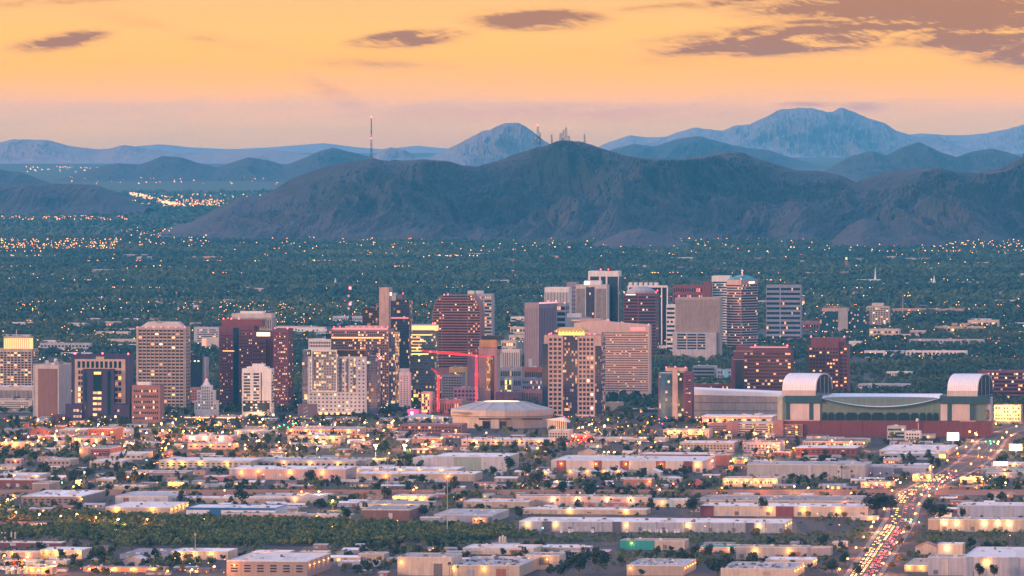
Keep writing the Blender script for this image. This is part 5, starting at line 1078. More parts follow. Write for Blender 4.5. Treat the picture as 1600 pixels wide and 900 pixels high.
low('warehouse', 'long cream warehouse with twin roof edges and warm wall lamps', 1094, 1356, 786, 791, 806, cream, ROOFW, lamps=(1203, 1256, 1310), lc=YE, lp=3000, units=18, panels=((1094, 1115), (1212, 1240)), pmat=maroon2)
low('warehouse', 'long blue grey distribution warehouse with white roof, dark bays and parked trucks', 811, 1226, 808, 815, 830, wall('steel_slate', (.33, .34, .40), .1), ROOFW, lamps=(824, 868, 979, 1075, 1186), lc=(1, .50, .10), lp=3000, doors=34, panels=((848, 862), (957, 971), (1165, 1178)), pmat=wall('steel_ink', (.10, .10, .15), .1), D=72, side=3, units=20)
low('green_building', 'beige box with a big teal green front panel and a yellow lamp', 969, 1070, 842, 845, 859, sand, ROOFG, panels=((969, 1022),), pmat=wall('paint_teal', (.03, .26, .24), .08), lamps=(987,), lc=YE, lp=1100)
low('warehouse', 'pale green roofed restaurant row with orange lit front', 1092, 1148, 851, 856, 863, peach, ROOFT, lamps=(1105, 1140), lc=OR, lp=1800)
low('warehouse', 'wide greige block with two round yellow lamp glows', 1150, 1262, 852, 855, 874, wall('stucco_greige', (.40, .35, .33), .1), ROOFG, lamps=(1180, 1233), lc=YE, lp=3000, units=5)
low('warehouse', 'grey extension of the greige block under bushes', 1263, 1298, 854, 856, 868, grey, ROOFG)
low('warehouse', 'white roofed low unit tucked before the greige block', 1196, 1270, 870, 875, 886, cream, ROOFW, side=2, units=5, D=40)
low('warehouse', 'beige warehouse with a grey gridded roof full of ventilators in the foreground', 1126, 1240, 875, 889, 903, cream, ROOFM, units=46, D=95, side=4, lc=YE)
low('warehouse', 'beige warehouse whose roof is packed with pipes and ventilators near the teal panel', 979, 1068, 864, 884, 899, sand, ROOFM, units=44, D=95, side=5, lamps=(985,), lp=1600)
low('warehouse', 'tall beige box warehouse in the foreground left of the mechanical roof', 621, 706, 867, 871, 899, cream, ROOFG, lamps=(627,), lp=1800, D=60)
low('factory', 'foreground factory with a vast roof full of grey machinery and ducts', 707, 812, 858, 884, 901, sand, ROOFM, units=70, lamps=(708, 756), lc=YE, D=130, lp=2200)
low('factory', 'cream upper hall of the factory with white roof and parapet', 723, 834, 851, 857, 866, wall('plaster_ivory', (.60, .5, .4), .08), ROOFW, units=10)
low('factory', 'cream loading wing right of the factory', 820, 874, 866, 868, 890, cream, ROOFG, lamps=(826, 855), lp=2200, D=40)
low('warehouse', 'pale flat building with white roof right of the silos', 834, 920, 853, 857, 862, sand, ROOFW, units=3)
low('warehouse', 'large foreground building with white roof and orange lit brick side', 354, 480, 869, 877, 901, wall('stucco_umber', (.30, .24, .23), .1), ROOFW, D=120, side=5, lc=OR, units=12, wins=6, lamps=(366,))
low('warehouse', 'beige workshop with three glowing wall lamps near the tall light mast', 267, 356, 857, 862, 874, cream, ROOFW, lamps=(281, 304, 330), lc=YE, lp=2600, units=6)
low('shed', 'grey corrugated double roofed shed left of the workshop', 187, 262, 855, 866, 873, steelb, roofmat('roof_slate', (.24, .22, .25)), D=90, par=False)
low('shed', 'white gabled shed in the parking yard of the foreground', 193, 226, 871, 870, 884, wall('plaster_blush2', (.5, .4, .38)), ROOFW, gable=True, D=26)
low('warehouse', 'beige lit shed with four yellow lamps behind the parked trucks', 62, 128, 856, 860, 873, cream, ROOFW, lamps=(73, 88, 97, 123), lc=YE, lp=2400, D=45)
low('shed', 'white roofed shed with amber lamps at the far left foreground', -6, 60, 861, 863, 874, sand, ROOFW, lamps=(20, 44), lc=OR, lp=3500)
low('shed', 'grey shed with a red door standing in the yard of tanks', 6, 62, 875, 877, 884, steelb, ROOFM, panels=((19, 27),), pmat=wall('paint_red', (.5, .04, .04)))
low('shed', 'brown shed right of the yard of tanks', 70, 104, 874, 877, 884, sand, ROOFM)
low('shed', 'long maroon shed with bright sawtooth roof beside the wash', -10, 96, 845, 848, 855, maroon, ROOFW, D=20)
low('long_wall_building', 'long orange lit block wall building along the foreground yard', 130, 258, 884, 886, 893, wall('stucco_orange', (.5, .27, .16)), ROOFG, lamps=(150, 180, 210, 240), lc=OR, lp=5200, par=False, D=18)
low('shed', 'cream mobile office beside the foreground tank yard', 44, 82, 885, 887, 897, peach, ROOFG, lamps=(50, 70), lc=OR, lp=5200)
low('house', 'small pale houses block with flat roof near the big foreground building', 393, 452, 860, 863, 871, cream, ROOFW, lamps=(400, 415), lc=OR, lp=1500)
low('house', 'white long low house beyond the big foreground building', 468, 512, 861, 863, 869, cream, ROOFW, wins=4)
low('house', 'grey cottage group at the left of the tall beige box', 560, 600, 863, 866, 877, sand, ROOFG)
low('house', 'thin white carport in front of the grey cottages', 528, 590, 876, 878, 885, steel, ROOFW)
low('house', 'little blue gabled house near bushes', 526, 548, 860, 859, 870, steelb, ROOFM, gable=True, D=14)
low('warehouse', 'blue grey warehouse with white roof on the right bank below the railway', 1496, 1640, 784, 790, 809, wall('steel_periwinkle', (.36, .37, .46), .08), ROOFW, units=3, D=60)
low('shop_building', 'striped red and white shop at the far right below the railway', 1566, 1640, 790, 794, 807, wall('paint_blushwhite', (.6, .5, .5)), ROOFW, fascia=maroon2)
low('warehouse', 'beige industrial units with five warm lamps on the right bank', 1468, 1600, 808, 812, 830, sand, ROOFG, lamps=(1475, 1495, 1538, 1559, 1577), lc=(1, .6, .24), lp=4200, doors=9, D=35)
low('warehouse', 'short beige unit beside the five lamp industrial units', 1450, 1467, 810, 812, 828, sand, ROOFG)
low('warehouse', 'huge foreground warehouse with a ribbed white roof and grey bays', 1505, 1660, 846, 871, 901, lilac, ROOFW, D=150, lamps=(1541,), lp=6500, lc=YE, doors=5, panels=((1510, 1520), (1530, 1542), (1576, 1592)), pmat=steelb)
low('warehouse', 'lit cream wing left of the huge ribbed roof warehouse', 1465, 1504, 848, 851, 870, wall('plaster_lemon', (.62, .46, .34), .08), ROOFW, lamps=(1480,), lc=(1, .6, .3), lp=3000)
low('warehouse', 'lower lilac wing with a big door in front of the lit cream wing', 1450, 1506, 868, 871, 899, lilac, ROOFG, doors=2, D=40)
low('house', 'wide hipped roof house with dusty pink tiles beside the avenue', 1430, 1464, 848, 848, 866, cream, ROOFR, gable=True, D=24)
low('shop_building', 'tan lit flat roofed store beside the avenue in the foreground', 1413, 1450, 873, 884, 893, sand, roofmat('roof_sand', (.56, .42, .3)), lamps=(1420, 1440), lc=YE, lp=2600)
low('house', 'plain white house near the golden tree left of the avenue', 1300, 1322, 846, 848, 856, cream, ROOFW)
low('house', 'small shack of pale boards below the railway beside the avenue', 1330, 1372, 807, 809, 813, cream, ROOFW, lamps=(1360,), lc=YE, lp=1800)
low('petrol_station', 'filling station canopy with yellow lit rim by the crossing', 1500, 1532, 745, 747, 755, cream, ROOFM, fascia=SIGNY, lamps=(1505, 1525), lc=YE, lp=4000)
low('shop_building', 'drive in restaurant with red and yellow lights by the crossing', 1426, 1455, 740, 742, 752, cream, ROOFG, lamps=(1430, 1450), lc=YE, lp=5000, wins=5, lit=.9)
low('shop_building', 'low shop with orange lit sign left of the drive in', 1345, 1395, 752, 754, 762, cream, ROOFG, lamps=(1352, 1370, 1388), lc=OR, lp=3500, wins=8, lit=.7)
low('shop_building', 'grey canopy sheds beside the parked cars at the right crossing', 1540, 1620, 736, 739, 747, steelb, ROOFM, lamps=(1571,), lc=OR, lp=5000)
# random small houses filling the fabric between the named rows: each one its own thing
rh = random.Random(21)
walls_ = [sand, cream, peach, pale, mauve, rust, grey, wall('stucco_olive', (.33, .30, .22)), wall('stucco_mocha', (.28, .21, .18))]
def clear(x, y, m=6):
    for (a, c, d, e) in FOOT:
        if a-m < x < c+m and d-m < y < e+m: return False
    return True
def road_x(y):
    return float(np.interp(y, RY, RX))
ROADP = [(1300, 960, 24), (1350, 897, 24), (1377, 857, 24), (1397, 828, 24), (1408, 810, 24), (1413, 790, 24), (1426, 771, 26), (1460, 754, 28), (1500, 735, 30), (1522, 720, 30), (1540, 703, 30), (1550, 688, 28), (1572, 675, 24), (1605, 667, 22), (1700, 662, 20)]
RY = [Yg(p[1]) for p in ROADP]; RX = [X(p[0], Yg(p[1])) for p in ROADP]
def near_road(x, y, m=20): return abs(x-road_x(y)) < m+ (10 if y > 8500 else 0)
n = 0
HOUSEG = 'small flat or gabled houses scattered among the trees'
while n < 150:
    py = rh.uniform(655, 765) if rh.random() < .8 else rh.uniform(775, 800); px = rh.uniform(-5, 1605); Y = Yg(py); x = X(px, Y)
    w = rh.uniform(9, 24); d = rh.uniform(9, 18)
    if not clear(x+w/2, Y+d/2, 9) or near_road(x+w/2, Y, 34+w/2) or (700 < px < 1560 and py < 684): continue
    n += 1; h = rh.uniform(3.4, 5.5); g = rh.random() < .45; m = rh.choice(walls_); rf = rh.choice([ROOFW, ROOFG, ROOFD, ROOFR, ROOFM, ROOFG])
    r = empty('house', (x, Y, 0), ROT, ('small gabled house' if g else 'small flat roofed building')+' among trees between the larger warehouses', 'house', HOUSEG+(' (gabled)' if g else ''))
    FOOT.append((x-2, x+w+2, Y-6, Y+d+2))
    if g:
        MB().xprism([(0, 0), (d, 0), (d, h*.7), (d/2, h), (0, h*.7)], 0, w).build('wall', m, r)
        MB().xprism([(-.5, h*.7-.2), (d/2, h+.05), (d+.5, h*.7-.2), (d+.5, h*.7+.1), (d/2, h+.4), (-.5, h*.7+.1)], -.5, w+.5).build('roof', rf, r)
    else:
        MB().box(0, w, 0, d, 0, h).build('wall', m, r); MB().box(-.3, w+.3, -.3, d+.3, h, h+.35).build('roof', rf, r)
    for k in range(int(w/5)): link('window', wmesh(1.6, 1.4, .12, rh.choice([GL, GL, GL, WARM[0], WARM[2]])), r, (2.5+k*5, 0, 1.2))
n = 0
while n < 230:
    py = rh.uniform(655, 768) if rh.random() < .7 else rh.choice([rh.uniform(776, 803), rh.uniform(854, 903)]); px = rh.uniform(-5, 1605); Y = Yg(py); x = X(px, Y)
    w = rh.uniform(7, 30); d = rh.uniform(7, 16)
    if not clear(x+w/2, Y+d/2, 5) or near_road(x+w/2, Y, 30+w/2) or (700 < px < 1560 and py < 684): continue
    n += 1; h = rh.uniform(2.8, 5.2); m = rh.choice(walls_+[steel, steelb]); rf = rh.choice([ROOFW, ROOFG, ROOFM, ROOFD])
    r = empty('storage_shed', (x, Y, 0), ROT, 'low lean-to shed with a slanting roof in a yard between larger buildings', 'shed', 'lean-to sheds in the yards')
    FOOT.append((x-1, x+w+1, Y-3, Y+d+1))
    MB().xprism([(0, 0), (d, 0), (d, h), (0, h*.8)], 0, w).build('wall', m, r); MB().xprism([(-.6, h*.8-.05), (d+.3, h+.06), (d+.3, h+.3), (-.6, h*.8+.2)], -.3, w+.3).build('roof', rf, r)
    for k in range(int(w/6)): MB().box(1.5+k*6, 4.5+k*6, -.1, .05, .05, h*.62).build('door', rh.choice([UNITG, UNITD, WARM[0], GL, rust]), r)
# far houses beyond downtown
n = 0
while n < 170:
    py = 372+ (rh.random()**1.4)*170 if rh.random() < .6 else rh.uniform(470, 560); px = rh.uniform(-5, 1605); Y = H*F/(py-HOR)
    if Y > 21500: continue
    x = X(px, Y); w = rh.uniform(18, 60)*(Y/14000); d = rh.uniform(14, 30); h = rh.uniform(4.5, 9)*(.6+Y/30000)
    if Y < 14500 and not clear(x+w/2, Y, 12): continue
    n += 1; lit = rh.random() < .3; m = rh.choice(walls_[:5]+[white, white])
    r = empty('house', (x, Y, gz(Y)), ROT, 'small pale building lying among the trees beyond downtown', 'house', 'small pale buildings in the distant trees')
    MB().box(0, w, 0, d, 0, h).build('wall', m, r); MB().box(-.3, w+.3, -.3, d+.3, h, h+.5).build('roof', rh.choice([ROOFW, ROOFW, ROOFG, ROOFR]), r)
    k = int(w/7)
    for i in range(k): link('window', wmesh(3, 2.2, .2, rh.choice([GL, GL, WARM[0], WARM[1]] if lit else [GL, GL, GL, GL, WARM[2]])), r, (3+i*7, 0, 1.6))
    FOOT.append((x-2, x+w+2, Y-14, Y+d))
# named far landmarks
def far_low(label, px0, px1, yt, yb, m, name='building', spire=None, lit=0):
    Y = Yg(yb); b = Bld(name, label, 'building' if not spire else 'church', px0, Y, px1, 0); h = b.z(yt)
    b.box('wall', 0, b.W, 0, 25, 0, h, m); b.box('roof', -.4, b.W+.4, -.4, 25.4, h, h+.6, ROOFW)
    b.grid(1, b.W-1, h*.2, h*.8, max(2, int(b.W/9)), 1, .5, .6, lit, GL, seed=int(px0))
    if spire: x = b.lx(spire[0]); b.part('spire', MB().bar((x, 8, h), (x, 8, b.z(spire[1])), 2.6, 0, 6, .3), white)
    FOOT.append((b.X0-4, b.X0+b.W+4, Y-20, Y+25)); return b
far_low('white church with a thin tall spire in the distant trees', 1340, 1376, 437, 443, white, 'church', (1368, 417))
far_low('white church with a short steeple in the distant trees', 1452, 1462, 440, 447, white, 'church', (1460, 430))
far_low('white chapel with a lit spire left of the glass towers', 518, 530, 442, 447, white, 'church', (524, 434), .4)
far_low('long white roofed school at the mountain foot', 1348, 1372, 386, 391, white, 'school')
far_low('pale apartment rows climbing the right mountain foot', 1446, 1504, 369, 377, cream, 'building', None, .7)
far_low('white domed hall amid orange lights far left', 132, 175, 362, 369, cream, 'hall', None, .5)
b = Bld('bell_tower', 'lit bell tower in front of the blue grey slab', 'tower', 1253, Yg(485), 1257.5, 0); b.box('wall', 0, b.W, 0, 5, 0, b.z(470), cream); b.part('roof', MB().prism([(0, 0), (b.W, 0), (b.W, 5), (0, 5)], b.z(470), b.z(464), 0, [(b.W*.45, 2), (b.W*.55, 2), (b.W*.55, 3), (b.W*.45, 3)]), ROOFR); b.box('belfry_opening', 1, b.W-1, -.2, .02, b.z(476), b.z(471), WARM[0])
b = Bld('obelisk', 'slender pale obelisk standing in the midtown park', 'monument', 1410, Yg(497), 1412, 0); b.part('shaft', MB().bar((1, 1, 0), (1, 1, b.z(462)), 1.2, 0, 4, .5), pinkc)
b = Bld('bell_tower', 'thin brown tower topped by a light in the distant trees', 'tower', 1320, Yg(420), 1325, 0); b.box('wall', 0, b.W, 0, 8, 0, b.z(407), brown); b.box('belfry_opening', 2, b.W-2, -.4, .02, b.z(405.5), b.z(402), SIGNY)

# ------------------------------------------------------------------ avenue, streets, railway
asph, ta, ba = bsdf('asphalt', (.055, .05, .052), .8)
g_ = nd(ta, 'ShaderNodeNewGeometry'); nn_ = noise(ta, g_.outputs['Position'], .12, 6, .65)
ta.links.new(ramp(ta, nn_, [(.3, (.035, .033, .036)), (.7, (.085, .07, .066))]), ba.inputs['Base Color'])
conc = wall('kerb_concrete', (.20, .17, .155), .2, streak=False); paint = wall('road_paint', (.36, .34, .31), .25, streak=False); painty = wall('road_paint_yellow', (.40, .26, .05), .08, streak=False)
P = [Vector((RX[i], RY[i], 0)) for i in range(len(RY))]; HW = [p[2]*.5 for p in ROADP]
Pf = []; Wf = []
for i in range(len(P)-1):
    for k in range(6):
        t = k/6; Pf.append(P[i].lerp(P[i+1], t)); Wf.append(HW[i]*(1-t)+HW[i+1]*t)
Pf.append(P[-1]); Wf.append(HW[-1])
NRM = []
for i in range(len(Pf)):
    d = (Pf[min(i+1, len(Pf)-1)]-Pf[max(i-1, 0)]).normalized(); NRM.append(Vector((d.y, -d.x, 0)))
def strip(name, o0, o1, z, mat, z1=None, dash=0):
    v = []; f = []
    for i, (p, n, w) in enumerate(zip(Pf, NRM, Wf)):
        a = p+n*(o0(w)); c = p+n*(o1(w)); v += [(a.x, a.y, z), (c.x, c.y, z)]
    if dash:
        v = []; f = []; L = 0
        for i in range(len(Pf)-1):
            seg = Pf[i+1]-Pf[i]; l = seg.length; k = int(l/12)
            for q in range(k):
                p = Pf[i]+seg*(q/k); p2 = Pf[i]+seg*((q+.35)/k); n = NRM[i]; o = o0(Wf[i]); e = len(v)
                for pp, oo in ((p, o), (p, o+.3), (p2, o+.3), (p2, o)): c = pp+n*oo; v.append((c.x, c.y, z))
                f.append((e, e+1, e+2, e+3))
    else:
        for i in range(len(Pf)-1): f.append((2*i, 2*i+1, 2*i+3, 2*i+2))
    me = bpy.data.meshes.new(name); me.from_pydata(v, [], f); me.materials.append(mat); return tag(link(name, me), kind='structure')
strip('road', lambda w: -w, lambda w: w, .012, asph)
strip('pavement', lambda w: -w-4.5, lambda w: -w-.25, .14, conc); strip('pavement', lambda w: w+.25, lambda w: w+4.5, .14, conc)
strip('kerb', lambda w: -w-.25, lambda w: -w, .145, conc); strip('kerb', lambda w: w, lambda w: w+.25, .145, conc)
strip('road_marking', lambda w: -.3, lambda w: .0, .02, painty); strip('road_marking', lambda w: .3, lambda w: .6, .02, painty)
for o in (-3.8, -7.4, 3.8, 7.4): strip('road_marking', lambda w, o=o: o, lambda w, o=o: o+.3, .02, paint, dash=1)
def street(py0, py1, x0=-700, x1=1000, m=asph):
    Y0, Y1 = Yg(py0), Yg(py1); t = math.tan(ROT)
    v = [(x0, Y0-x0*0, .004), (x1, Y0, .004), (x1, Y1, .004), (x0, Y1, .004)]
    me = bpy.data.meshes.new('road'); me.from_pydata(v, [], [(0, 1, 2, 3)]); me.materials.append(m); tag(link('road', me), kind='structure')
street(838.5, 833, -200, 330); street(769.3, 766.5); street(737.5, 735.5, -620, 560); street(704.5, 702.6, -680, 560); street(683.6, 682.2, -700, 600)
# railway bank with its two bridges
bank = wall('railway_bank', (.26, .15, .12), .3, .05, streak=False)
YB = Yg(774)
for (p, q, lab) in ((-30, 722, 'brown railway embankment running along the left of town'), (777, 1392, 'brown railway embankment between the underpass and the avenue'), (1462, 1640, 'brown railway embankment right of the avenue')):
    r = empty('railway_embankment', (X(p, YB), YB, 0), 0, lab, 'embankment'); w = X(q, YB)-X(p, YB)
    MB().xprism([(0, 0), (22, 0), (16, 5.0), (5, 5.0)], 0, w).build('bank', bank, r)
    mb = MB()
    for y in (7.5, 9, 12, 13.5): mb.box(0, w, y, y+.2, 5.1, 5.35)
    mb.build('rail', DARK, r); MB().box(0, w, 4.4, 4.9, 4.6, 5.7).build('guard_wall', wall('rail_wall', (.40, .25, .20), .2), r)
r = empty('railway_bridge', (X(722, YB), YB, 0), 0, 'concrete railway bridge over a dark underpass', 'bridge'); w = X(777, YB)-X(722, YB)
MB().box(0, w, 4, 16, 4.0, 5.2).build('deck', conc, r); MB().box(0, w, 3.6, 4, 4.0, 6.0).build('parapet', bank, r)
for k in range(5): MB().box(w*k/4-.6, w*k/4+.6, 5, 15, 0, 4).build('pier', conc, r)

# ------------------------------------------------------------------ vehicles
def car_meshes(i, col):
    m, t, bb = bsdf('car_paint', col, .3, .3, .5)
    out = []
    mb = MB().xprism([(0, .35), (4.5, .35), (4.5, .85), (3.7, .98), (3.1, 1.45), (1.6, 1.45), (.95, .95), (0, .8)], -.9, .9)
    out.append(('body', mb.mesh('body', m)))
    mb = MB().xprism([(1.12, 1.0), (3.5, 1.02), (3.02, 1.38), (1.66, 1.38)], -.92, .92); out.append(('window', mb.mesh('window', GL)))
    return out
HL = emit('headlight_lens', (1, .46, .09), 7); TL = emit('taillight_lens', (1, .02, .01), 8)
whl = MB()
for a in range(1): whl.bar((-.12, 0, .33), (.12, 0, .33), .33, 0, 8)
WHM = whl.mesh('wheel', DARK); HLM = MB().ball((0, 0, 0), .34, 0, 6).mesh('headlight', HL); TLM = MB().box(-.3, .3, -.12, .05, -.14, .16).mesh('taillight', TL)
CARS = [car_meshes(i, c) for i, c in enumerate([(.6, .6, .6), (.05, .05, .06), (.35, .03, .03), (.25, .27, .3), (.04, .07, .2), (.7, .68, .62)])]
def car(x, y, rz, k, lights=True, label='', group='', parts=True):
    """front of the car points along local -Y"""
    r = empty('car', (x, y, .16 if lights else .05), rz, label, 'car', group)
    for nm, me in CARS[k]: link(nm, me, r)
    for sx in (-.8, .8):
        for sy in (.9, 3.6): link('wheel', WHM, r, (sx, sy, -.02))
        if lights: link('headlight', HLM, r, (sx*.82, -.1, .72)); link('taillight', TLM, r, (sx*.82, 4.55, .8))
    return r
rc = random.Random(4)
def along(s):
    i = min(len(Pf)-2, max(0, int(s))); t = s-i; p = Pf[i].lerp(Pf[i+1], t); d = (Pf[i+1]-Pf[i]).normalized(); return p, d, NRM[i]
s = 5.0; nc = 0
while s < len(Pf)-3 and nc < 262:
    p, d, n = along(s); seg = (Pf[int(s)+1]-Pf[int(s)]).length; yaw = math.atan2(d.y, d.x)-math.pi/2
    dense = 1.0 if p.y < 7100 or p.y > 7400 else .6
    for o in (-2.0, -5.6, -9.0):
        if rc.random() < .62*dense: q = p+n*o+d*rc.uniform(-2, 2); car(q.x, q.y, yaw, rc.randrange(6), True, 'car with bright headlights coming towards us down the avenue', 'oncoming cars on the avenue'); nc += 1
    for o in (2.6, 6.0, 9.6):
        if rc.random() < .45*dense: q = p+n*o+d*rc.uniform(-2, 2); car(q.x, q.y, yaw+math.pi, rc.randrange(6), True, 'car with red tail lights driving away up the avenue', 'departing cars on the avenue'); nc += 1
    s += rc.uniform(11, 19)*(1.0 if p.y < 6950 else 2.4)/seg
# a short queue on the diagonal street left of the cream warehouse, and one at the far left
for i in range(9): p = Vector((X(208, Yg(734)), Yg(734), 0)).lerp(Vector((X(246, Yg(724)), Yg(724), 0)), i/8); car(p.x, p.y, rad(-28), i % 6, True, 'car with headlights queueing beside the cream warehouse', 'cars queueing by the cream warehouse')
for i in range(8): p = Vector((X(-4, Yg(792)), Yg(792), 0)).lerp(Vector((X(24, Yg(779)), Yg(779), 0)), i/7); car(p.x, p.y, rad(-30), i % 6, True, 'car with headlights on the street at the far left edge', 'cars on the far left street')
# parked cars
NPK = 0
lots = [(905, 955, 757, 765), (1380, 1440, 719, 733), (190, 250, 877, 882), (260, 340, 880, 890), (700, 780, 822, 828), (1540, 1600, 756, 764), (1120, 1250, 764, 768), (330, 400, 752, 760), (640, 700, 753, 760), (820, 900, 836, 840), (420, 520, 752, 760), (1300, 1360, 755, 764), (90, 150, 702, 706), (520, 600, 857, 861)]
for (a, c, d, e) in lots:
    for i in range(int((c-a)/7.5)):
        if rc.random() < .3 or NPK > 20: continue
        px = a+i*7.5; Y = Yg(rc.choice([d, (d+e)/2, e])); x = X(px, Y)
        if not clear(x, Y, 1) or near_road(x, Y, 24): continue
        NPK += 1; car(x, Y, rad(rc.choice([0, 180])+rc.uniform(-4, 4))+ROT, rc.randrange(6), False, 'parked car without lights in a yard between the warehouses', 'parked cars in the yards')
# box trucks at the distribution warehouse
TB = MB().box(-1.25, 1.25, 2.2, 9.5, .9, 3.9).mesh('body', TRIM); TC = MB().xprism([(0, .5), (2.1, .5), (2.1, 2.6), (.7, 2.6), (0, 1.6)], -1.15, 1.15).mesh('cab', white); TW = MB().xprism([(.12, 1.65), (.62, 2.45), (.72, 2.4), (.2, 1.6)], -1.0, 1.0).mesh('windscreen', GL); TH = MB().bar((-.2, 0, .45), (.2, 0, .45), .45, 0, 8).mesh('wheel', DARK)
def truck(x, y, rz, label, group):
    r = empty('box_truck', (x, y, .06), rz, label, 'truck', group); link('body', TB, r); link('cab', TC, r); link('windscreen', TW, r)
    for sx in (-1, 1):
        for sy in (1.0, 7.8): link('wheel', TH, r, (sx, sy, 0))
for z in (1058, 1095, 1110, 1203, 1362, 1445, 1468, 1500, 1520, 1545, 1585, 1600): px = 520+z/2.963; Y = Yg(834); truck(X(px, Y), Y, 0, 'white box truck parked before the blue grey distribution warehouse', 'white trucks at the distribution warehouse')
for px in list(range(522, 590, 7))+list(range(640, 700, 8)): Y = Yg(754.5); truck(X(px, Y), Y, rad(80), 'white trailer truck parked below the beige warehouses', 'white trucks below the beige warehouses')
for px in (8, 18, 27, 36, 46, 92, 104, 112): Y = Yg(892 if px < 50 else 878); truck(X(px, Y), Y, rad(60), 'white truck parked in the orange lit foreground yard', 'white trucks in the foreground yard')
# tanks and silos
def silo(px, yb, yt, r_, label, grp):
    Y = Yg(yb); z = Zp(yt, Y); g = empty('silo', (X(px, Y), Y, 0), 0, label, 'silo', grp)
    MB().bar((0, 0, 0), (0, 0, z-r_), r_, 0, 12).build('shell', wall('silo_cream', (.55, .50, .40), .1), g); MB().bar((0, 0, z-r_+.01), (0, 0, z), r_, 0, 12, r_*.35).build('cap', TRIM, g)
for px, yt in ((781.5, 838), (786, 836), (789.5, 838)): silo(px, 853, yt, 1.3, 'cream silo with conical cap above the factory', 'cream silos above the factory')
for px in (3, 8, 18, 24): silo(px, 842, 831, .8, 'thin pale column standing by the wash', 'pale columns by the wash')
for px in (12, 20, 30, 40, 66, 75): silo(px, 897, 886, 1.8, 'tank standing in the orange lit foreground yard', 'tanks in the foreground yard')
silo(1182, 706, 683, 1.5, 'white cylindrical tank beside the grey lilac office', None)
# billboards
def board(label, px0, px1, y0, y1, yb, mat, power=0, col=(1, .8, .5)):
    Y = Yg(yb); x0, x1 = X(px0, Y), X(px1, Y); r = empty('billboard', ((x0+x1)/2, Y, 0), 0, label, 'billboard'); w = (x1-x0)/2; za, zb = Zp(y1, Y), Zp(y0, Y)
    MB().bar((0, .6, 0), (0, .6, za), .5, 0, 6).build('pole', DARK, r); MB().box(-w-.3, w+.3, .3, .9, za-.3, zb+.3).build('frame', DARK, r); MB().box(-w, w, 0, .29, za, zb).build('panel', mat, r)
    if power: lamp_light(r, (0, -5, za), power, col)
board('brilliant white and pink lit billboard left of the avenue', 1480, 1498, 676, 688, 696, emit('board_white', (1, .86, .78), 5), 30000, (1, .7, .6))
board('yellow lit billboard on the far bank of the avenue', 1577, 1597, 694, 704, 712, emit('board_yellow', (1, .80, .30), 3.2), 16000, YE)
board('small yellow lit sign board left of the avenue', 1467, 1478, 710, 716, 721, SIGNY)
board('salmon lit billboard behind the five lamp units', 1461, 1487, 801, 809, 814, emit('board_salmon', (1, .45, .25), .9))
board('cream lit advertising board on the right bank', 1552, 1575, 721, 728, 734, emit('board_cream', (1, .75, .45), 1.6))
board('yellow sign board by the green traffic signals on the left', 118, 125, 750, 759, 766, SIGNY, 6000, YE)

# ------------------------------------------------------------------ lamps
LH = MB().ball((0, 0, 0), .95, 0, 7, .75).mesh('lamp_head', LAMPO); LHY = MB().ball((0, 0, 0), .95, 0, 7, .75).mesh('lamp_head', LAMPW); LHG = MB().ball((0, 0, 0), .6, 0, 7).mesh('signal_head', GREEN); LHR = MB().ball((0, 0, 0), .5, 0, 7).mesh('signal_head', emit('signal_red', (1, .05, .04), 16))
LP = MB().bar((0, 0, 0), (0, 0, 9.2), .13, 0, 5, .08).bar((0, 0, 9.1), (1.4, 0, 9.6), .07, 0, 4).mesh('pole', DARK)
LHS = MB().ball((0, 0, 0), .42, 0, 6, .8).mesh('lamp_head', LAMPO)
def lamp(x, y, kind, power, label, group, z=0, s=1.0):
    r = empty('street_lamp', (x, y, z), 0, label, 'street lamp', group); r.scale = (s, s, s); link('pole', LP, r)
    link('lamp_head', {'o': LH, 'y': LHY, 's': LHS}[kind], r, (1.4, 0, 9.6))
    if power: lamp_light(r, (1.4, -.6, 8.6), power, {'o': OR, 'y': (1, .66, .22), 's': OR}[kind])
bright = [(20, 888), (60, 890), (85, 878), (140, 889), (175, 890), (205, 889), (262, 892), (300, 890), (335, 885), (120, 803), (62, 803), (95, 806), (150, 808), (185, 811), (230, 811), (25, 800), (12, 780), (10, 687), (24, 684), (86, 683), (118, 686), (166, 686), (320, 683), (359, 694), (383, 695), (436, 691), (519, 683), (453, 692), (229, 676), (300, 676), (340, 664), (410, 655), (428, 668), (560, 672), (575, 680), (600, 672),
 (471, 768), (498, 768), (351, 766), (132, 738), (125, 751), (115, 760), (22, 742), (545, 690), (608, 708), (903, 712), (934, 697), (960, 706), (951, 706), (944, 706), (840, 700), (870, 752), (838, 748), (1128, 762), (1188, 760), (1241, 760), (1294, 760), (1330, 770), (1263, 762),
 (1113, 719), (1142, 720), (1200, 705), (1230, 690), (1052, 756), (1031, 765), (1405, 773), (1425, 772), (1452, 774), (1390, 757), (1370, 757), (1571, 754), (1550, 655), (1515, 674), (1524, 677), (1495, 700), (1530, 700), (1560, 690), (1580, 680), (1400, 750), (1440, 745), (1480, 745), (1535, 748), (43, 870), (7, 868), (38, 875), (520, 782), (646, 765), (651, 762), (890, 795), (978, 797), (1210, 853), (1365, 815), (1000, 674), (1012, 660), (1100, 668), (1120, 655), (690, 684), (745, 690), (712, 672), (760, 676), (612, 660), (655, 668), (590, 661), (570, 660), (480, 664), (500, 663), (1330, 690), (1350, 692), (1300, 688), (255, 690), (270, 660), (265, 672), (275, 655), (200, 745), (150, 690), (60, 688), (1240, 700), (905, 668), (925, 662), (950, 655), (930, 672)]
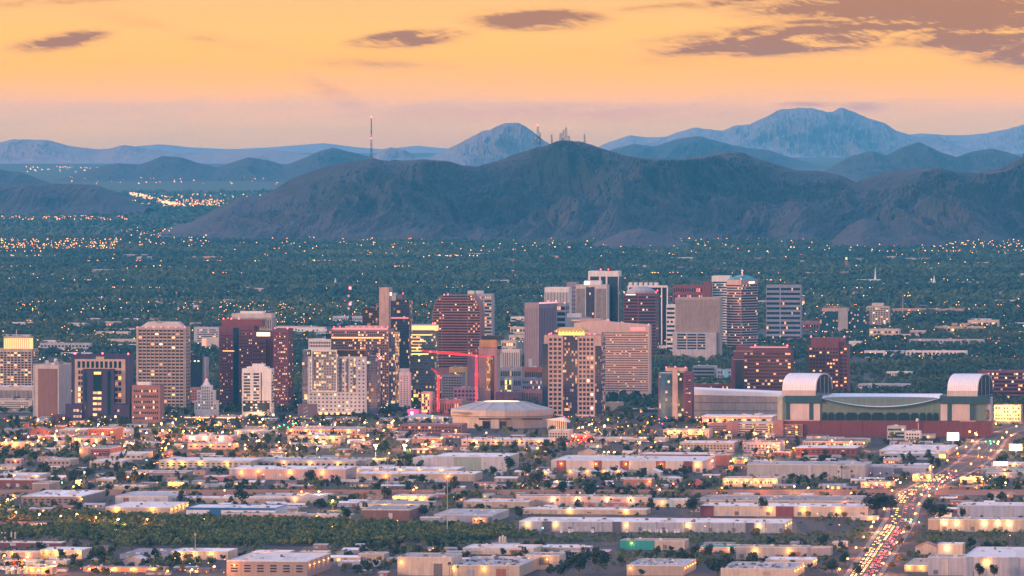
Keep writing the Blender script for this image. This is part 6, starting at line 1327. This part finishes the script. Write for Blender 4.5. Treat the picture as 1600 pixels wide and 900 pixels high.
for i, (px, py) in enumerate(bright):
    Y = 370.4*F/(py-HOR); kind = 'y' if i % 3 == 1 else 'o'
    lamp(X(px, Y)-1.4, Y, kind, 4000 if 753 < py < 775 else 15000, 'bright %s street lamp on a thin pole among the streets' % ('yellow' if kind == 'y' else 'orange'), 'bright %s street lamps' % ('yellow' if kind == 'y' else 'orange'))
k = 0
while k < 50:
    py = rc.uniform(640, 775) if rc.random() < .85 else rc.uniform(790, 900); Y = 370.4*F/(py-HOR); px = rc.uniform(0, 1600); x = X(px, Y)
    if not clear(x, Y, 2): continue
    k += 1; lamp(x, Y, 's', 0, 'faint amber street lamp among trees and roofs', 'faint amber street lamps')
rl = random.Random(8)
for i in range(110):
    px = rl.uniform(0, 700) if i < 74 else rl.uniform(860, 1240); py = rl.uniform(650, 702); Y = 370.4*F/(py-HOR); x = X(px, Y)
    if clear(x, Y, 2): lamp(x-1.4, Y, 'oy'[rl.random() < .3], 34000 if i % 2 else 0, 'orange street lamp at the foot of the downtown towers', 'orange street lamps at the foot of downtown')
s = 4.0; i = 0
while s < len(Pf)-3:
    p, d, n = along(s); i += 1; q = p+n*((1 if i % 2 else -1)*16.5)
    lamp(q.x-1.4, q.y, 'o', 9000, 'orange street lamp on the edge of the avenue', 'orange street lamps along the avenue'); s += 85/(Pf[int(s)+1]-Pf[int(s)]).length
# two huge floodlights in the field
for px, nm in ((587, 'sun bright floodlight mast, first of the pair in the park'), (632.5, 'sun bright floodlight mast beside its twin, nearer the brown building')):
    Y = Yg(716); z = Zp(696, Y); r = empty('floodlight_mast', (X(px, Y), Y, 0), 0, nm, 'floodlight'); MB().bar((0, 0, 0), (0, 0, z), .25, 0, 6, .15).build('pole', UNITG, r); MB().box(-1.6, 1.6, 0, .4, z-1.2, z+1.2).build('frame', DARK, r)
    for i in range(3):
        for j in range(2): MB().ball((-1.05+i*1.05, -.35, z-.55+j*1.1), .5, 0, 6).build('flood_lamp', emit('flood_lens', (1, .80, .35), 160), r)
    lamp_light(r, (0, -3, z-1), 60000, (1, .72, .22))
# tall masts in the foreground
for px, yt, yb, lab in ((699, 741, 834, 'very tall thin steel mast rising from the wash'), (305, 834, 886, 'light mast with a square head above the foreground workshop'), (1442, 735, 775, 'thin mast beside the avenue'), (606, 712, 765, 'thin steel pole before the beige warehouses')):
    Y = Yg(yb); z = Zp(yt, Y); r = empty('mast', (X(px, Y), Y, 0), 0, lab, 'mast'); MB().bar((0, 0, 0), (0, 0, z), .45, 0, 6, .2).build('pole', UNITG, r); MB().box(-1, 1, -.5, .5, z-1.5, z+.3).build('head', UNITG, r)
# traffic signals
def signal(px, py, col, label, grp):
    Y = 373*F/(py-HOR); r = empty('traffic_signal', (X(px, Y), Y, 0), 0, label, 'traffic signal', grp); MB().bar((0, 0, 0), (0, 0, 7), .12, 0, 5).build('pole', DARK, r); MB().box(-.4, .4, .2, .7, 6.2, 7.8).build('housing', DARK, r)
    o = link('signal_head', LHG if col else LHR, r, (0, 0, 7.0))
for px, py in ((1415, 812), (1424, 812), (1436, 816), (1473, 752), (1489, 750), (1452, 764), (1464, 764), (1540, 690), (1547, 689), (1553, 690), (1548, 693), (97, 754), (126, 750), (45, 773), (229, 719), (848, 825), (444, 664), (450, 668), (458, 662), (462, 661), (437, 666)): signal(px, py, 1, 'green traffic signal glowing over the street', 'green traffic signals')
for px, py in ((1424, 765), (1450, 768), (1545, 715), (1560, 728), (1530, 733), (363, 687), (892, 690), (886, 693), (908, 690), (1035, 662), (1030, 655), (1040, 652), (1120, 770), (905, 692), (915, 690)): signal(px, py, 0, 'red traffic signal glowing over the street', 'red traffic signals')
# antenna towers on the mountain and the tall masts
def lattice(px, yt, yb, Y, w, label, red=0, nm='radio_tower'):
    x = X(px, Y); z0, z1 = Zp(yb, Y), Zp(yt, Y); r = empty(nm, (x, Y, z0), 0, label, 'radio tower'); hh = z1-z0; mb = MB()
    for a in range(3): an = a*2.09; mb.bar((w*math.cos(an), w*math.sin(an), -12), (w*.35*math.cos(an), w*.35*math.sin(an), hh), 1.3, 0, 4, .9)
    k = 7
    for i in range(k): s1 = w*(1-.65*i/k); s2 = w*(1-.65*(i+1)/k); mb.bar((-s1*.6, 0, hh*i/k), (s2, 0, hh*(i+1)/k), .6, 0, 3); mb.bar((s1, 0, hh*i/k), (-s2*.6, 0, hh*(i+1)/k), .6, 0, 3)
    mb.build('frame', DARK, r)
    for i in range(3): MB().ball((w*.8*(1 if i % 2 else -1), -w, hh*(.35+.2*i)), 2.6, 0, 6).build('dish', TRIM, r)
    for q in range(red): MB().ball((0, -w-1, hh*(1-.5*q)), 2.6, 0, 5).build('beacon_light', RED, r)
Ym = 25800
lattice(840, 196, 226, Ym, 7, 'tall lattice radio tower first on the summit ridge', 1); lattice(843.5, 207, 225, Ym, 5, 'shorter lattice radio mast beside the tall first one'); lattice(862, 210, 223, Ym, 4, 'small radio mast between the two tower groups')
lattice(876, 208, 220, Ym, 8, 'broad radio tower crowded with dishes on the summit'); lattice(880, 203, 220, Ym, 4, 'slim radio mast close to the broad dish tower'); lattice(884, 199, 221, Ym, 7, 'tallest radio tower right of the broad dish tower'); lattice(889, 212, 221, Ym, 4, 'low stub mast right on the summit')
lattice(913, 210, 224, Ym, 4, 'lone radio mast down the far side of the summit'); lattice(580, 183, 249, Ym, 3.5, 'very tall red lit guyed mast on the left shoulder of the mountain', 3)
lattice(547, 450, 500, 13000, 2.6, 'red lit lattice mast in midtown left of the pink slab', 2)

# wooden utility poles along the streets
UPM = MB().bar((0, 0, 0), (0, 0, 11.5), .2, 0, 5, .14).box(-1.5, 1.5, -.1, .1, 10.6, 10.85).box(-1.1, 1.1, -.1, .1, 9.6, 9.8).mesh('pole', wall('pole_wood', (.10, .07, .055), .2, streak=False)); UPI = MB().box(-.25, .25, -.25, .25, 0, .9).mesh('transformer', UNITG)
for (py, a, c, st) in ((738.6, 0, 1450, 34), (704.8, 10, 1520, 40), (770.4, 0, 1380, 37), (834.5, 480, 1290, 44), (812, 300, 800, 60), (684, 0, 700, 44), (862, 0, 620, 48), (885, 870, 1300, 46)):
    Y = Yg(py); px = a
    while px < c:
        x = X(px, Y)
        if clear(x, Y, 1) and not near_road(x, Y, 18):
            r = empty('utility_pole', (x, Y, 0), rc.uniform(-.2, .2)+.5, 'dark wooden utility pole with crossarms beside a street', 'utility pole', 'wooden utility poles'); link('pole', UPM, r); link('transformer', UPI, r, (.4, 0, 8.4))
        px += st*rc.uniform(.8, 1.2)
# ------------------------------------------------------------------ vegetation
def leafmat(name, c1, c2, sc=.2):
    m, t, b = bsdf(name, c1, .75, 0, .2)
    g = nd(t, 'ShaderNodeNewGeometry'); n1 = noise(t, g.outputs['Position'], sc, 3, .6); n2 = noise(t, g.outputs['Position'], sc*.12, 2, .5)
    oi = nd(t, 'ShaderNodeObjectInfo')
    c = ramp(t, n1, [(.3, c2), (.7, c1)])
    c = mixc(t, mth(t, 'MULTIPLY_ADD', n2, 3, -1.2, True), c, tuple(x*k for x, k in zip(c1, (2.1, 1.3, .7))))
    c = mixc(t, mth(t, 'MULTIPLY', oi.outputs['Random'], .6), c, tuple(x*k for x, k in zip(c2, (1.6, 1.2, 1.0))))
    t.links.new(c, b.inputs['Base Color']); return m
LEAF = leafmat('foliage', (.115, .165, .060), (.035, .070, .036)); LEAFG = leafmat('foliage_gold', (.20, .15, .03), (.10, .09, .02)); LEAFD = leafmat('foliage_dark', (.030, .050, .034), (.014, .026, .020))
LEAFFAR = leafmat('foliage_far', (.060, .110, .085), (.010, .034, .034), .012); LEAFP = leafmat('palm_leaf', (.06, .075, .035), (.03, .045, .02))
BARK = wall('bark', (.12, .085, .06), .3, 1.0, streak=False)
def leaf_cloud(n, r, rng, size=(.5, 1.0), lobes=6, flat=.8, squash=1.0):
    """leaf sized faces gathered in uneven clumps; r = crown radius"""
    cs = []
    for i in range(lobes):
        a = rng.uniform(0, 2*math.pi); q = rng.uniform(.2, .72)*r; cs.append((q*math.cos(a), q*math.sin(a), rng.uniform(-.35, .6)*r*flat, rng.uniform(.32, .55)*r))
    cs.append((0, 0, .1*r, .55*r)); V = []; Fq = []
    for i in range(n):
        c = cs[rng.randrange(len(cs))]; d = Vector((rng.gauss(0, 1), rng.gauss(0, 1), rng.gauss(0, 1)+.25)).normalized(); rr = c[3]*(rng.uniform(.55, 1.08))
        p = Vector((c[0], c[1], c[2])) + Vector((d.x*rr, d.y*rr, d.z*rr*flat)); s = rng.uniform(*size)
        nn = (d+Vector((rng.uniform(-.7, .7), rng.uniform(-.7, .7), rng.uniform(-.4, .9)))).normalized(); a = nn.orthogonal().normalized(); b_ = nn.cross(a); k = len(V)
        for (u_, v_) in ((-1, -.6), (1, -.7), (.8, .8), (-.9, .6)): q = p+a*u_*s+b_*v_*s; V.append((q.x, q.y, q.z))
        Fq.append((k, k+1, k+2, k+3))
    return V, Fq
rt = random.Random(99)
def crown_mesh(n, r, size, lobes, flat, mat, shift=0):
    V, Fq = leaf_cloud(n, r, rt, size, lobes, flat); me = bpy.data.meshes.new('crown'); me.from_pydata([(x, y, z+shift) for x, y, z in V], [], Fq); me.materials.append(mat); return me
def trunk_mesh(h, r):
    mb = MB().bar((0, 0, 0), (.2, .1, h*.5), r, 0, 6, r*.75)
    for i in range(4): a = i*1.6+.3; mb.bar((.2, .1, h*.45), (math.cos(a)*h*.35, math.sin(a)*h*.35, h*.9), r*.6, 0, 4, r*.2)
    return mb.mesh('trunk', BARK)
TR = [(crown_mesh(420, 4.2, (.28, .62), 8, .75, [LEAF, LEAFD, LEAF][i % 3], 5.2), trunk_mesh(5.2, .32)) for i in range(6)]
TRL = [(crown_mesh(620, 5.6, (.35, .75), 11, 1.25, LEAFD, 9.0), trunk_mesh(8, .5)) for i in range(3)]
TRG = [(crown_mesh(300, 3.2, (.25, .55), 7, .75, LEAFG, 3.2), trunk_mesh(3.2, .22)) for i in range(2)]
def palm_meshes():
    mb = MB().bar((0, 0, 0), (.3, 0, 5.5), .26, 0, 6, .2).bar((.3, 0, 5.5), (.25, 0, 11), .2, 0, 6, .17); tr = mb.mesh('trunk', BARK); V = []; Fq = []
    for i in range(42):
        a = rt.uniform(0, 6.283); e = rt.uniform(-.75, 1.0); L = rt.uniform(1.5, 2.3); d = Vector((math.cos(a)*math.cos(e), math.sin(a)*math.cos(e), math.sin(e))); s_ = Vector((-math.sin(a), math.cos(a), 0))*.32
        p0 = Vector((.25, 0, 11)); p1 = p0+d*L*.6; p2 = p0+d*L+Vector((0, 0, -.5*L*math.cos(e))); k = len(V)
        for q in (p0-s_*.3, p0+s_*.3, p1+s_, p1-s_, p2): V.append(tuple(q))
        Fq += [(k, k+1, k+2, k+3), (k+3, k+2, k+4)]
    me = bpy.data.meshes.new('crown'); me.from_pydata(V, [], Fq); me.materials.append(LEAFP); return me, tr
PM = [palm_meshes() for i in range(3)]
def tree(x, y, src, s, name, label, group, z=0, sz=1.0):
    r = empty(name, (x, y, z), rt.uniform(0, 6.28), label, name.replace('_', ' '), group); r.scale = (s, s, s*sz); link('crown', src[0], r); link('trunk', src[1], r)
# landmark dark trees of the photo (px, base row, height px)
big = [(1370, 806, 34, 2.2), (1392, 800, 26, 1.6), (1083, 806, 30, 1.2), (1192, 806, 28, .7), (922, 779, 26, 1.1), (880, 778, 28, 1.0), (840, 765, 30, 1.2), (822, 745, 22, 1.1), (795, 738, 24, 1.1), (1468, 815, 26, 1.8), (1450, 803, 24, 1.3), (1504, 812, 18, .9),
 (485, 757, 22, 1.2), (455, 757, 14, 1.0), (437, 745, 20, .7), (377, 789, 26, 1.2), (282, 790, 24, .9), (215, 691, 16, 1.1), (210, 758, 18, 1.4), (190, 757, 20, 1.3), (252, 765, 14, .9), (825, 712, 16, .9), (846, 712, 16, 1.1), (1060, 752, 10, .9), (1258, 746, 16, .6), (709, 770, 26, .9), (700, 780, 22, .8),
 (811, 812, 20, 1.2), (663, 808, 20, 1.1), (903, 900, 34, 1.6), (935, 893, 36, 1.4), (915, 880, 26, 1.0), (880, 905, 28, 1.5), (860, 902, 20, 1.0), (1120, 900, 30, 1.5), (1108, 875, 24, 1.0), (1020, 788, 20, .8), (1018, 800, 22, .9), (1530, 903, 22, 1.2), (1553, 903, 20, 1.2), (1300, 895, 20, 1.3), (1320, 885, 22, 1.2), (1290, 880, 14, 1.0), (1340, 902, 24, 1.0),
 (1500, 893, 14, .8), (1565, 785, 16, 1.4), (1545, 784, 14, 1.2), (1395, 688, 14, 1.3), (1428, 686, 12, .8), (148, 900, 14, 1.6), (165, 903, 16, 1.6), (575, 898, 22, 1.0), (560, 902, 20, 1.0), (400, 716, 12, 1.0), (322, 712, 14, 1.2), (290, 718, 12, 1.0), (106, 698, 18, 1.1), (118, 712, 22, 1.1), (32, 716, 14, 1.6), (60, 714, 12, 1.2), (137, 725, 14, .6), (1505, 760, 12, 1.0), (520, 712, 14, 1.2), (600, 712, 22, 1.4), (545, 812, 10, 1), (770, 745, 16, 1.2), (500, 800, 20, 1.5), (520, 796, 22, 1.2), (540, 812, 18, 1.3), (1575, 745, 12, 1.5), (1450, 720, 18, .9), (1465, 735, 18, .8), (995, 812, 12, .8)]
for i, (px, yb, hp, wr) in enumerate(big):
    Y = Yg(yb)-4; h = hp*Y/F; src = TRL[i % 3] if hp > 15 else TR[i % 6]; base_h = 14.5 if hp > 15 else 8.5; s = h/base_h
    r = empty('tree', (X(px, Y), Y, 0), rt.uniform(0, 6.28), 'large dark tree rising above the low roofs', 'tree', 'large dark trees above the roofs'); r.scale = (s*min(1.8, max(.8, wr)), s*min(1.8, max(.8, wr)), s); link('crown', src[0], r); link('trunk', src[1], r)
for (px, yb, n_) in ((240, 745, 1),): pass
gold = [(90, 725), (102, 724), (62, 800), (95, 800), (115, 803), (240, 893), (252, 896), (285, 893), (232, 884), (310, 888), (295, 880), (1355, 866), (1300, 862), (1280, 858), (1405, 855), (1396, 862), (1410, 848), (1285, 815), (1262, 812), (1320, 812), (570, 782), (585, 781), (598, 781), (640, 812), (660, 842), (1030, 893), (890, 790), (835, 735), (305, 672), (315, 673), (290, 675), (1440, 752), (1130, 752), (1420, 832), (1432, 840), (25, 878), (1405, 880), (1395, 890), (1180, 838), (1232, 839), (740, 814), (720, 812), (1090, 886), (540, 893), (1508, 893)]
for px, yb in gold: Y = Yg(yb)-2; tree(X(px, Y), Y, TRG[rt.randrange(2)], rt.uniform(.9, 1.5), 'tree', 'golden green flowering tree lit by street lamps', 'golden green trees')
# palms
pl = [(150, 728), (157, 726), (163, 722), (170, 725), (176, 730), (183, 734), (190, 722), (197, 722), (145, 735), (168, 742), (172, 740), (200, 712), (206, 716), (232, 712), (222, 726), (178, 740), (128, 704), (134, 703), (147, 704), (155, 704), (730, 697), (738, 696), (755, 697), (770, 697), (785, 698), (800, 697), (815, 698), (893, 715), (897, 716), (950, 706), (957, 705), (972, 703), (896, 672), (906, 672), (918, 672), (858, 706), (867, 706), (1106, 802), (1120, 804), (1135, 803), (1147, 802), (1171, 800), (1203, 803), (415, 893), (428, 891), (440, 893), (452, 898), (703, 903), (716, 902), (1441, 775), (1449, 752), (1330, 752), (1385, 757), (1460, 745), (1478, 742), (580, 690), (1165, 742), (1315, 748), (60, 690), (80, 697), (100, 720), (110, 745), (135, 762), (1530, 748), (920, 798), (940, 800), (955, 799), (985, 800), (1000, 800), (870, 800), (1392, 765), (1310, 752), (340, 700), (365, 702), (385, 706), (650, 700), (665, 702), (1012, 690), (1023, 688), (1070, 690)]
for px, yb in pl: Y = Yg(yb)-3; tree(X(px, Y), Y, PM[rt.randrange(3)], rt.uniform(.8, 1.25), 'palm_tree', 'tall thin palm tree with a small tuft crown', 'tall thin palms')
# front rows of the green wash
k = 0
while k < 120:
    px = rt.uniform(-5, 835); py = rt.uniform(824, 851); Y = Yg(py); x = X(px, Y)
    if py > 843 and px > 620: continue
    if not clear(x, Y, 3): continue
    k += 1; tree(x, Y, TR[rt.randrange(6)], rt.uniform(.7, 1.15), 'tree', 'round mesquite tree in the green belt along the dry river', 'mesquite trees of the green belt', sz=.85)
# street trees between buildings
k = 0
while k < 110:
    py = rt.uniform(690, 765) if rt.random() < .65 else rt.uniform(850, 904); Y = Yg(py); px = rt.uniform(0, 1600); x = X(px, Y)
    if not clear(x, Y, 3) or near_road(x, Y, 24): continue
    k += 1; tree(x, Y, TR[rt.randrange(6)], rt.uniform(.6, 1.0), 'tree', 'street tree standing between the low buildings', 'street trees between the low buildings')

# --- uncountable masses
def scatter(name, pos, rad_, n_leaf, mat, seed, flat=.75, variants=10, leaf=.33, lift=.75):
    """many tree crowns as one mass: leaf faces in clumps, merged"""
    rng = random.Random(seed); prot = []
    for i in range(variants):
        V, Fq = leaf_cloud(n_leaf, 1.0, rng, (leaf*.6, leaf), 5, flat); prot.append(np.array(V))
    nrs = np.random.RandomState(seed); N = len(pos); which = nrs.randint(0, variants, N); ang = nrs.uniform(0, 6.283, N); VV = []
    for i in range(variants):
        idx = np.where(which == i)[0]
        if not len(idx): continue
        c, s = np.cos(ang[idx])[:, None], np.sin(ang[idx])[:, None]; P_ = prot[i][None, :, :]
        x = P_[..., 0]*c-P_[..., 1]*s; y = P_[..., 0]*s+P_[..., 1]*c; z = np.broadcast_to(P_[..., 2]+lift, x.shape)
        r = rad_[idx][:, None]; q = np.stack([x*r, y*r, z*r*nrs.uniform(.8, 1.25, (len(idx), 1))], -1)+pos[idx][:, None, :]; VV.append(q.reshape(-1, 3))
    V = np.concatenate(VV); Fc = np.arange(len(V)).reshape(-1, 4)
    return tag(link(name, npmesh(name, V, Fc, [mat])), kind='stuff')
nr = np.random.RandomState(5)
def gzv(y): return 0.0045*np.clip(y-22000, 0, 30000)
def pts(n, y0, y1, pw=1.0, dens=None):
    y = y0+(y1-y0)*nr.rand(n)**pw; x = (nr.rand(n)-.5)*2*(y*.0745); ok = np.ones(n, bool)
    for (a, c, d, e) in FOOT:
        if e < y0-50 or d > y1+50: continue
        ok &= ~((x > a-1) & (x < c+1) & (y > d-4) & (y < e+1))
    x, y = x[ok], y[ok]
    if dens is not None: q = dens(x, y); x, y = x[q], y[q]
    return np.stack([x, y, gzv(y)], -1)
# tower footprints also kept clear
for o in [o for o in S.objects if o.type == 'EMPTY' and o.get('category') in ('tower', 'building', 'hotel', 'garage', 'stadium', 'arena')]:
    x, y = o.location.x, o.location.y
    if y > 8600: FOOT.append((x-3, x+60, y-10, y+40))
FOOT.append((X(1205, 8990), X(1555, 8990), 8900, 9150)); FOOT.append((X(695, 9230), X(865, 9230), 9180, 9350)); FOOT.append((X(1081, 9500), X(1222, 9500), 9440, 9600))
def clump(x, y): 
    n = fbm(x/420., y/900., 4, False, 31); return n > .28+.12*nr.rand(len(x))
p = pts(32000, 14200, 24500, 1.0, lambda x, y: fbm(x/300.+3, y/1500., 4, False, 33) > .08+.1*nr.rand(len(x))); scatter('distant_woods', p, nr.uniform(6, 12.5, len(p)), 30, LEAFFAR, 1, .62, 12, .34, .55)
p = pts(24000, 9700, 14200, 1.0, clump); scatter('city_trees', p, nr.uniform(4.0, 7.5, len(p)), 44, LEAFFAR, 2, .75, 12, .27, .8)
p = pts(9000, 24300, 36000, 1.0); scatter('plain_scrub', p, nr.uniform(9, 18, len(p)), 14, LEAFFAR, 3, .5, 6, .4, .4)
def belt(x, y):
    px = 800+x*F/y; py = HOR+H*F/y; lo = np.interp(px, [0, 150, 400, 600, 830], [806, 806, 812, 819, 830]); hi = np.interp(px, [0, 60, 200, 500, 640, 830], [842, 838, 853, 853, 848, 842]); 
    return (px < 838) & (py > lo) & (py < hi) & ~((px < 90) & (py > 815) & (py < 828))
p = pts(16000, 6550, 7300, 1.0, belt); scatter('riverbank_thicket', p, nr.uniform(2.2, 4.6, len(p)), 60, LEAF, 4, .8, 12, .24, .75)
def fore(x, y):
    rx = np.interp(y, RY, RX); n = fbm(x/60., y/140., 4, False, 41); return (np.abs(x-rx) > 27) & (n > .44)
p = pts(15000, 6250, 9700, 1.0, fore); scatter('shrubs', p, nr.uniform(1.2, 3.4, len(p)), 40, LEAF, 6, .8, 10, .27, .7)
def fore2(x, y):
    rx = np.interp(y, RY, RX); n = fbm(x/90.+7, y/160., 4, False, 43); py = HOR+H*F/y; px = 800+x*F/y
    return (np.abs(x-rx) > 30) & (n > .42) & ~((py > 800) & (py < 852)) & ~((px > 1180) & (py < 690))
p = pts(7600, 6250, 9900, 1.0, fore2); q = nr.rand(len(p)) < .6
scatter('background_trees', p[q], nr.uniform(2.4, 5.4, q.sum()), 90, LEAFD, 8, .9, 10, .24, 1.0); scatter('background_trees', p[~q], nr.uniform(2.4, 4.4, (~q).sum()), 90, LEAF, 9, .9, 10, .24, 1.0)
def desert(x, y):
    px = 800+x*F/y; py = HOR+H*F/y; return (px > 830) & (py > 832) & (py < 848) & (np.abs(x-np.interp(y, RY, RX)) > 20)
p = pts(6000, 6650, 6900, 1.0, desert); scatter('desert_scrub', p, nr.uniform(.6, 1.7, len(p)), 30, LEAF, 7, .7, 8, .3, .6)
# distant city lights: past three hundred lamps nobody could count
def lightmass(name, P_, r, mat):
    oc = np.array([(1, 0, 0), (-1, 0, 0), (0, 1, 0), (0, -1, 0), (0, 0, 1), (0, 0, -1)], float); tri = np.array([(0, 2, 4), (2, 1, 4), (1, 3, 4), (3, 0, 4), (2, 0, 5), (1, 2, 5), (3, 1, 5), (0, 3, 5)])
    V = (P_[:, None, :]+oc[None]*r[:, None, None]).reshape(-1, 3); Fc = (tri[None]+6*np.arange(len(P_))[:, None, None]).reshape(-1, 3)
    tag(link(name, npmesh(name, V, Fc, [mat])), kind='stuff')
def lp(n, y0, y1, xl=None, bands=None):
    y = y0+(y1-y0)*nr.rand(n); x = (nr.rand(n)-.5)*2*(y*.0745)
    z = gzv(y)+nr.uniform(7, 13, n)*np.where(y > 14000, y/15000+.5, 1)
    return np.stack([x, y, z], -1)
def rowlights(n, px0, px1, py0, py1, hgt=10):
    px = nr.uniform(px0, px1, n); py = nr.uniform(py0, py1, n); y = H*F/(py-HOR)
    for _ in range(6): y = (H-gzv(y)-hgt)*F/(py-HOR)
    return np.stack([(px-800)*y/F, y, gzv(y)+hgt], -1)
A = emit('lights_amber', (1, .29, .02), 6); B_ = emit('lights_yellow', (1, .52, .08), 5); C_ = emit('lights_rose', (1, .12, .04), 6)
sets = [rowlights(60, 0, 210, 318, 326, 18), rowlights(70, 0, 200, 337, 343, 18), rowlights(220, 0, 185, 372, 388, 14), rowlights(120, 255, 345, 312, 322, 22), rowlights(60, 110, 470, 265, 290, 22), rowlights(90, 205, 420, 303, 320, 20), rowlights(70, 180, 330, 355, 385, 16), rowlights(120, 330, 1000, 368, 400, 16), rowlights(110, 1000, 1600, 372, 398, 16), rowlights(90, 1440, 1600, 360, 388, 16), rowlights(130, 0, 700, 470, 486, 12), rowlights(60, 340, 480, 470, 500, 12), rowlights(110, 1200, 1600, 470, 560, 12), rowlights(170, 0, 800, 486, 560, 11), rowlights(60, 0, 1600, 395, 470, 14), rowlights(130, 780, 1250, 500, 640, 10), rowlights(160, 0, 700, 560, 660, 9), rowlights(50, 30, 180, 264, 272, 24)]
for i, py in enumerate((392, 399, 407, 416, 426, 437, 449, 462, 476, 489, 503, 518, 534, 551)):
    for k in range(3): c = nr.uniform(0, 1600); sets.append(rowlights(nr.randint(6, 15), c-45, c+45, py-.5, py+.5, 12))
sets += [rowlights(230, 0, 720, 650, 698, 5), rowlights(90, 250, 480, 648, 690, 6), rowlights(120, 860, 1215, 650, 690, 5), rowlights(60, 1340, 1600, 735, 760, 5), rowlights(50, 0, 360, 872, 896, 4), rowlights(120, 420, 800, 560, 640, 10)]
L_ = np.concatenate(sets); d = L_[:, 1]; sel = nr.rand(len(L_)); sz = np.clip(d/F*nr.uniform(.3, .85, len(L_)), .3, 5)
lightmass('city_lights', L_[sel < .5], sz[sel < .5], A); lightmass('city_lights', L_[(sel >= .5) & (sel < .86)], sz[(sel >= .5) & (sel < .86)], B_); lightmass('city_lights', L_[sel >= .86], sz[sel >= .86], C_)
# the lit motorway running out between the hills
yy = np.linspace(0, 1, 160); pxm = 205+yy*75; pym = 302+yy*19; y = H*F/(pym-HOR)
for _ in range(6): y = (H-gzv(y)-8)*F/(pym-HOR)
M_ = np.stack([(pxm-800)*y/F+nr.normal(0, 14, 160), y, gzv(y)+8], -1); lightmass('motorway_lights', M_, np.full(160, 5.0), emit('lights_motorway', (1, .42, .12), 1.8))
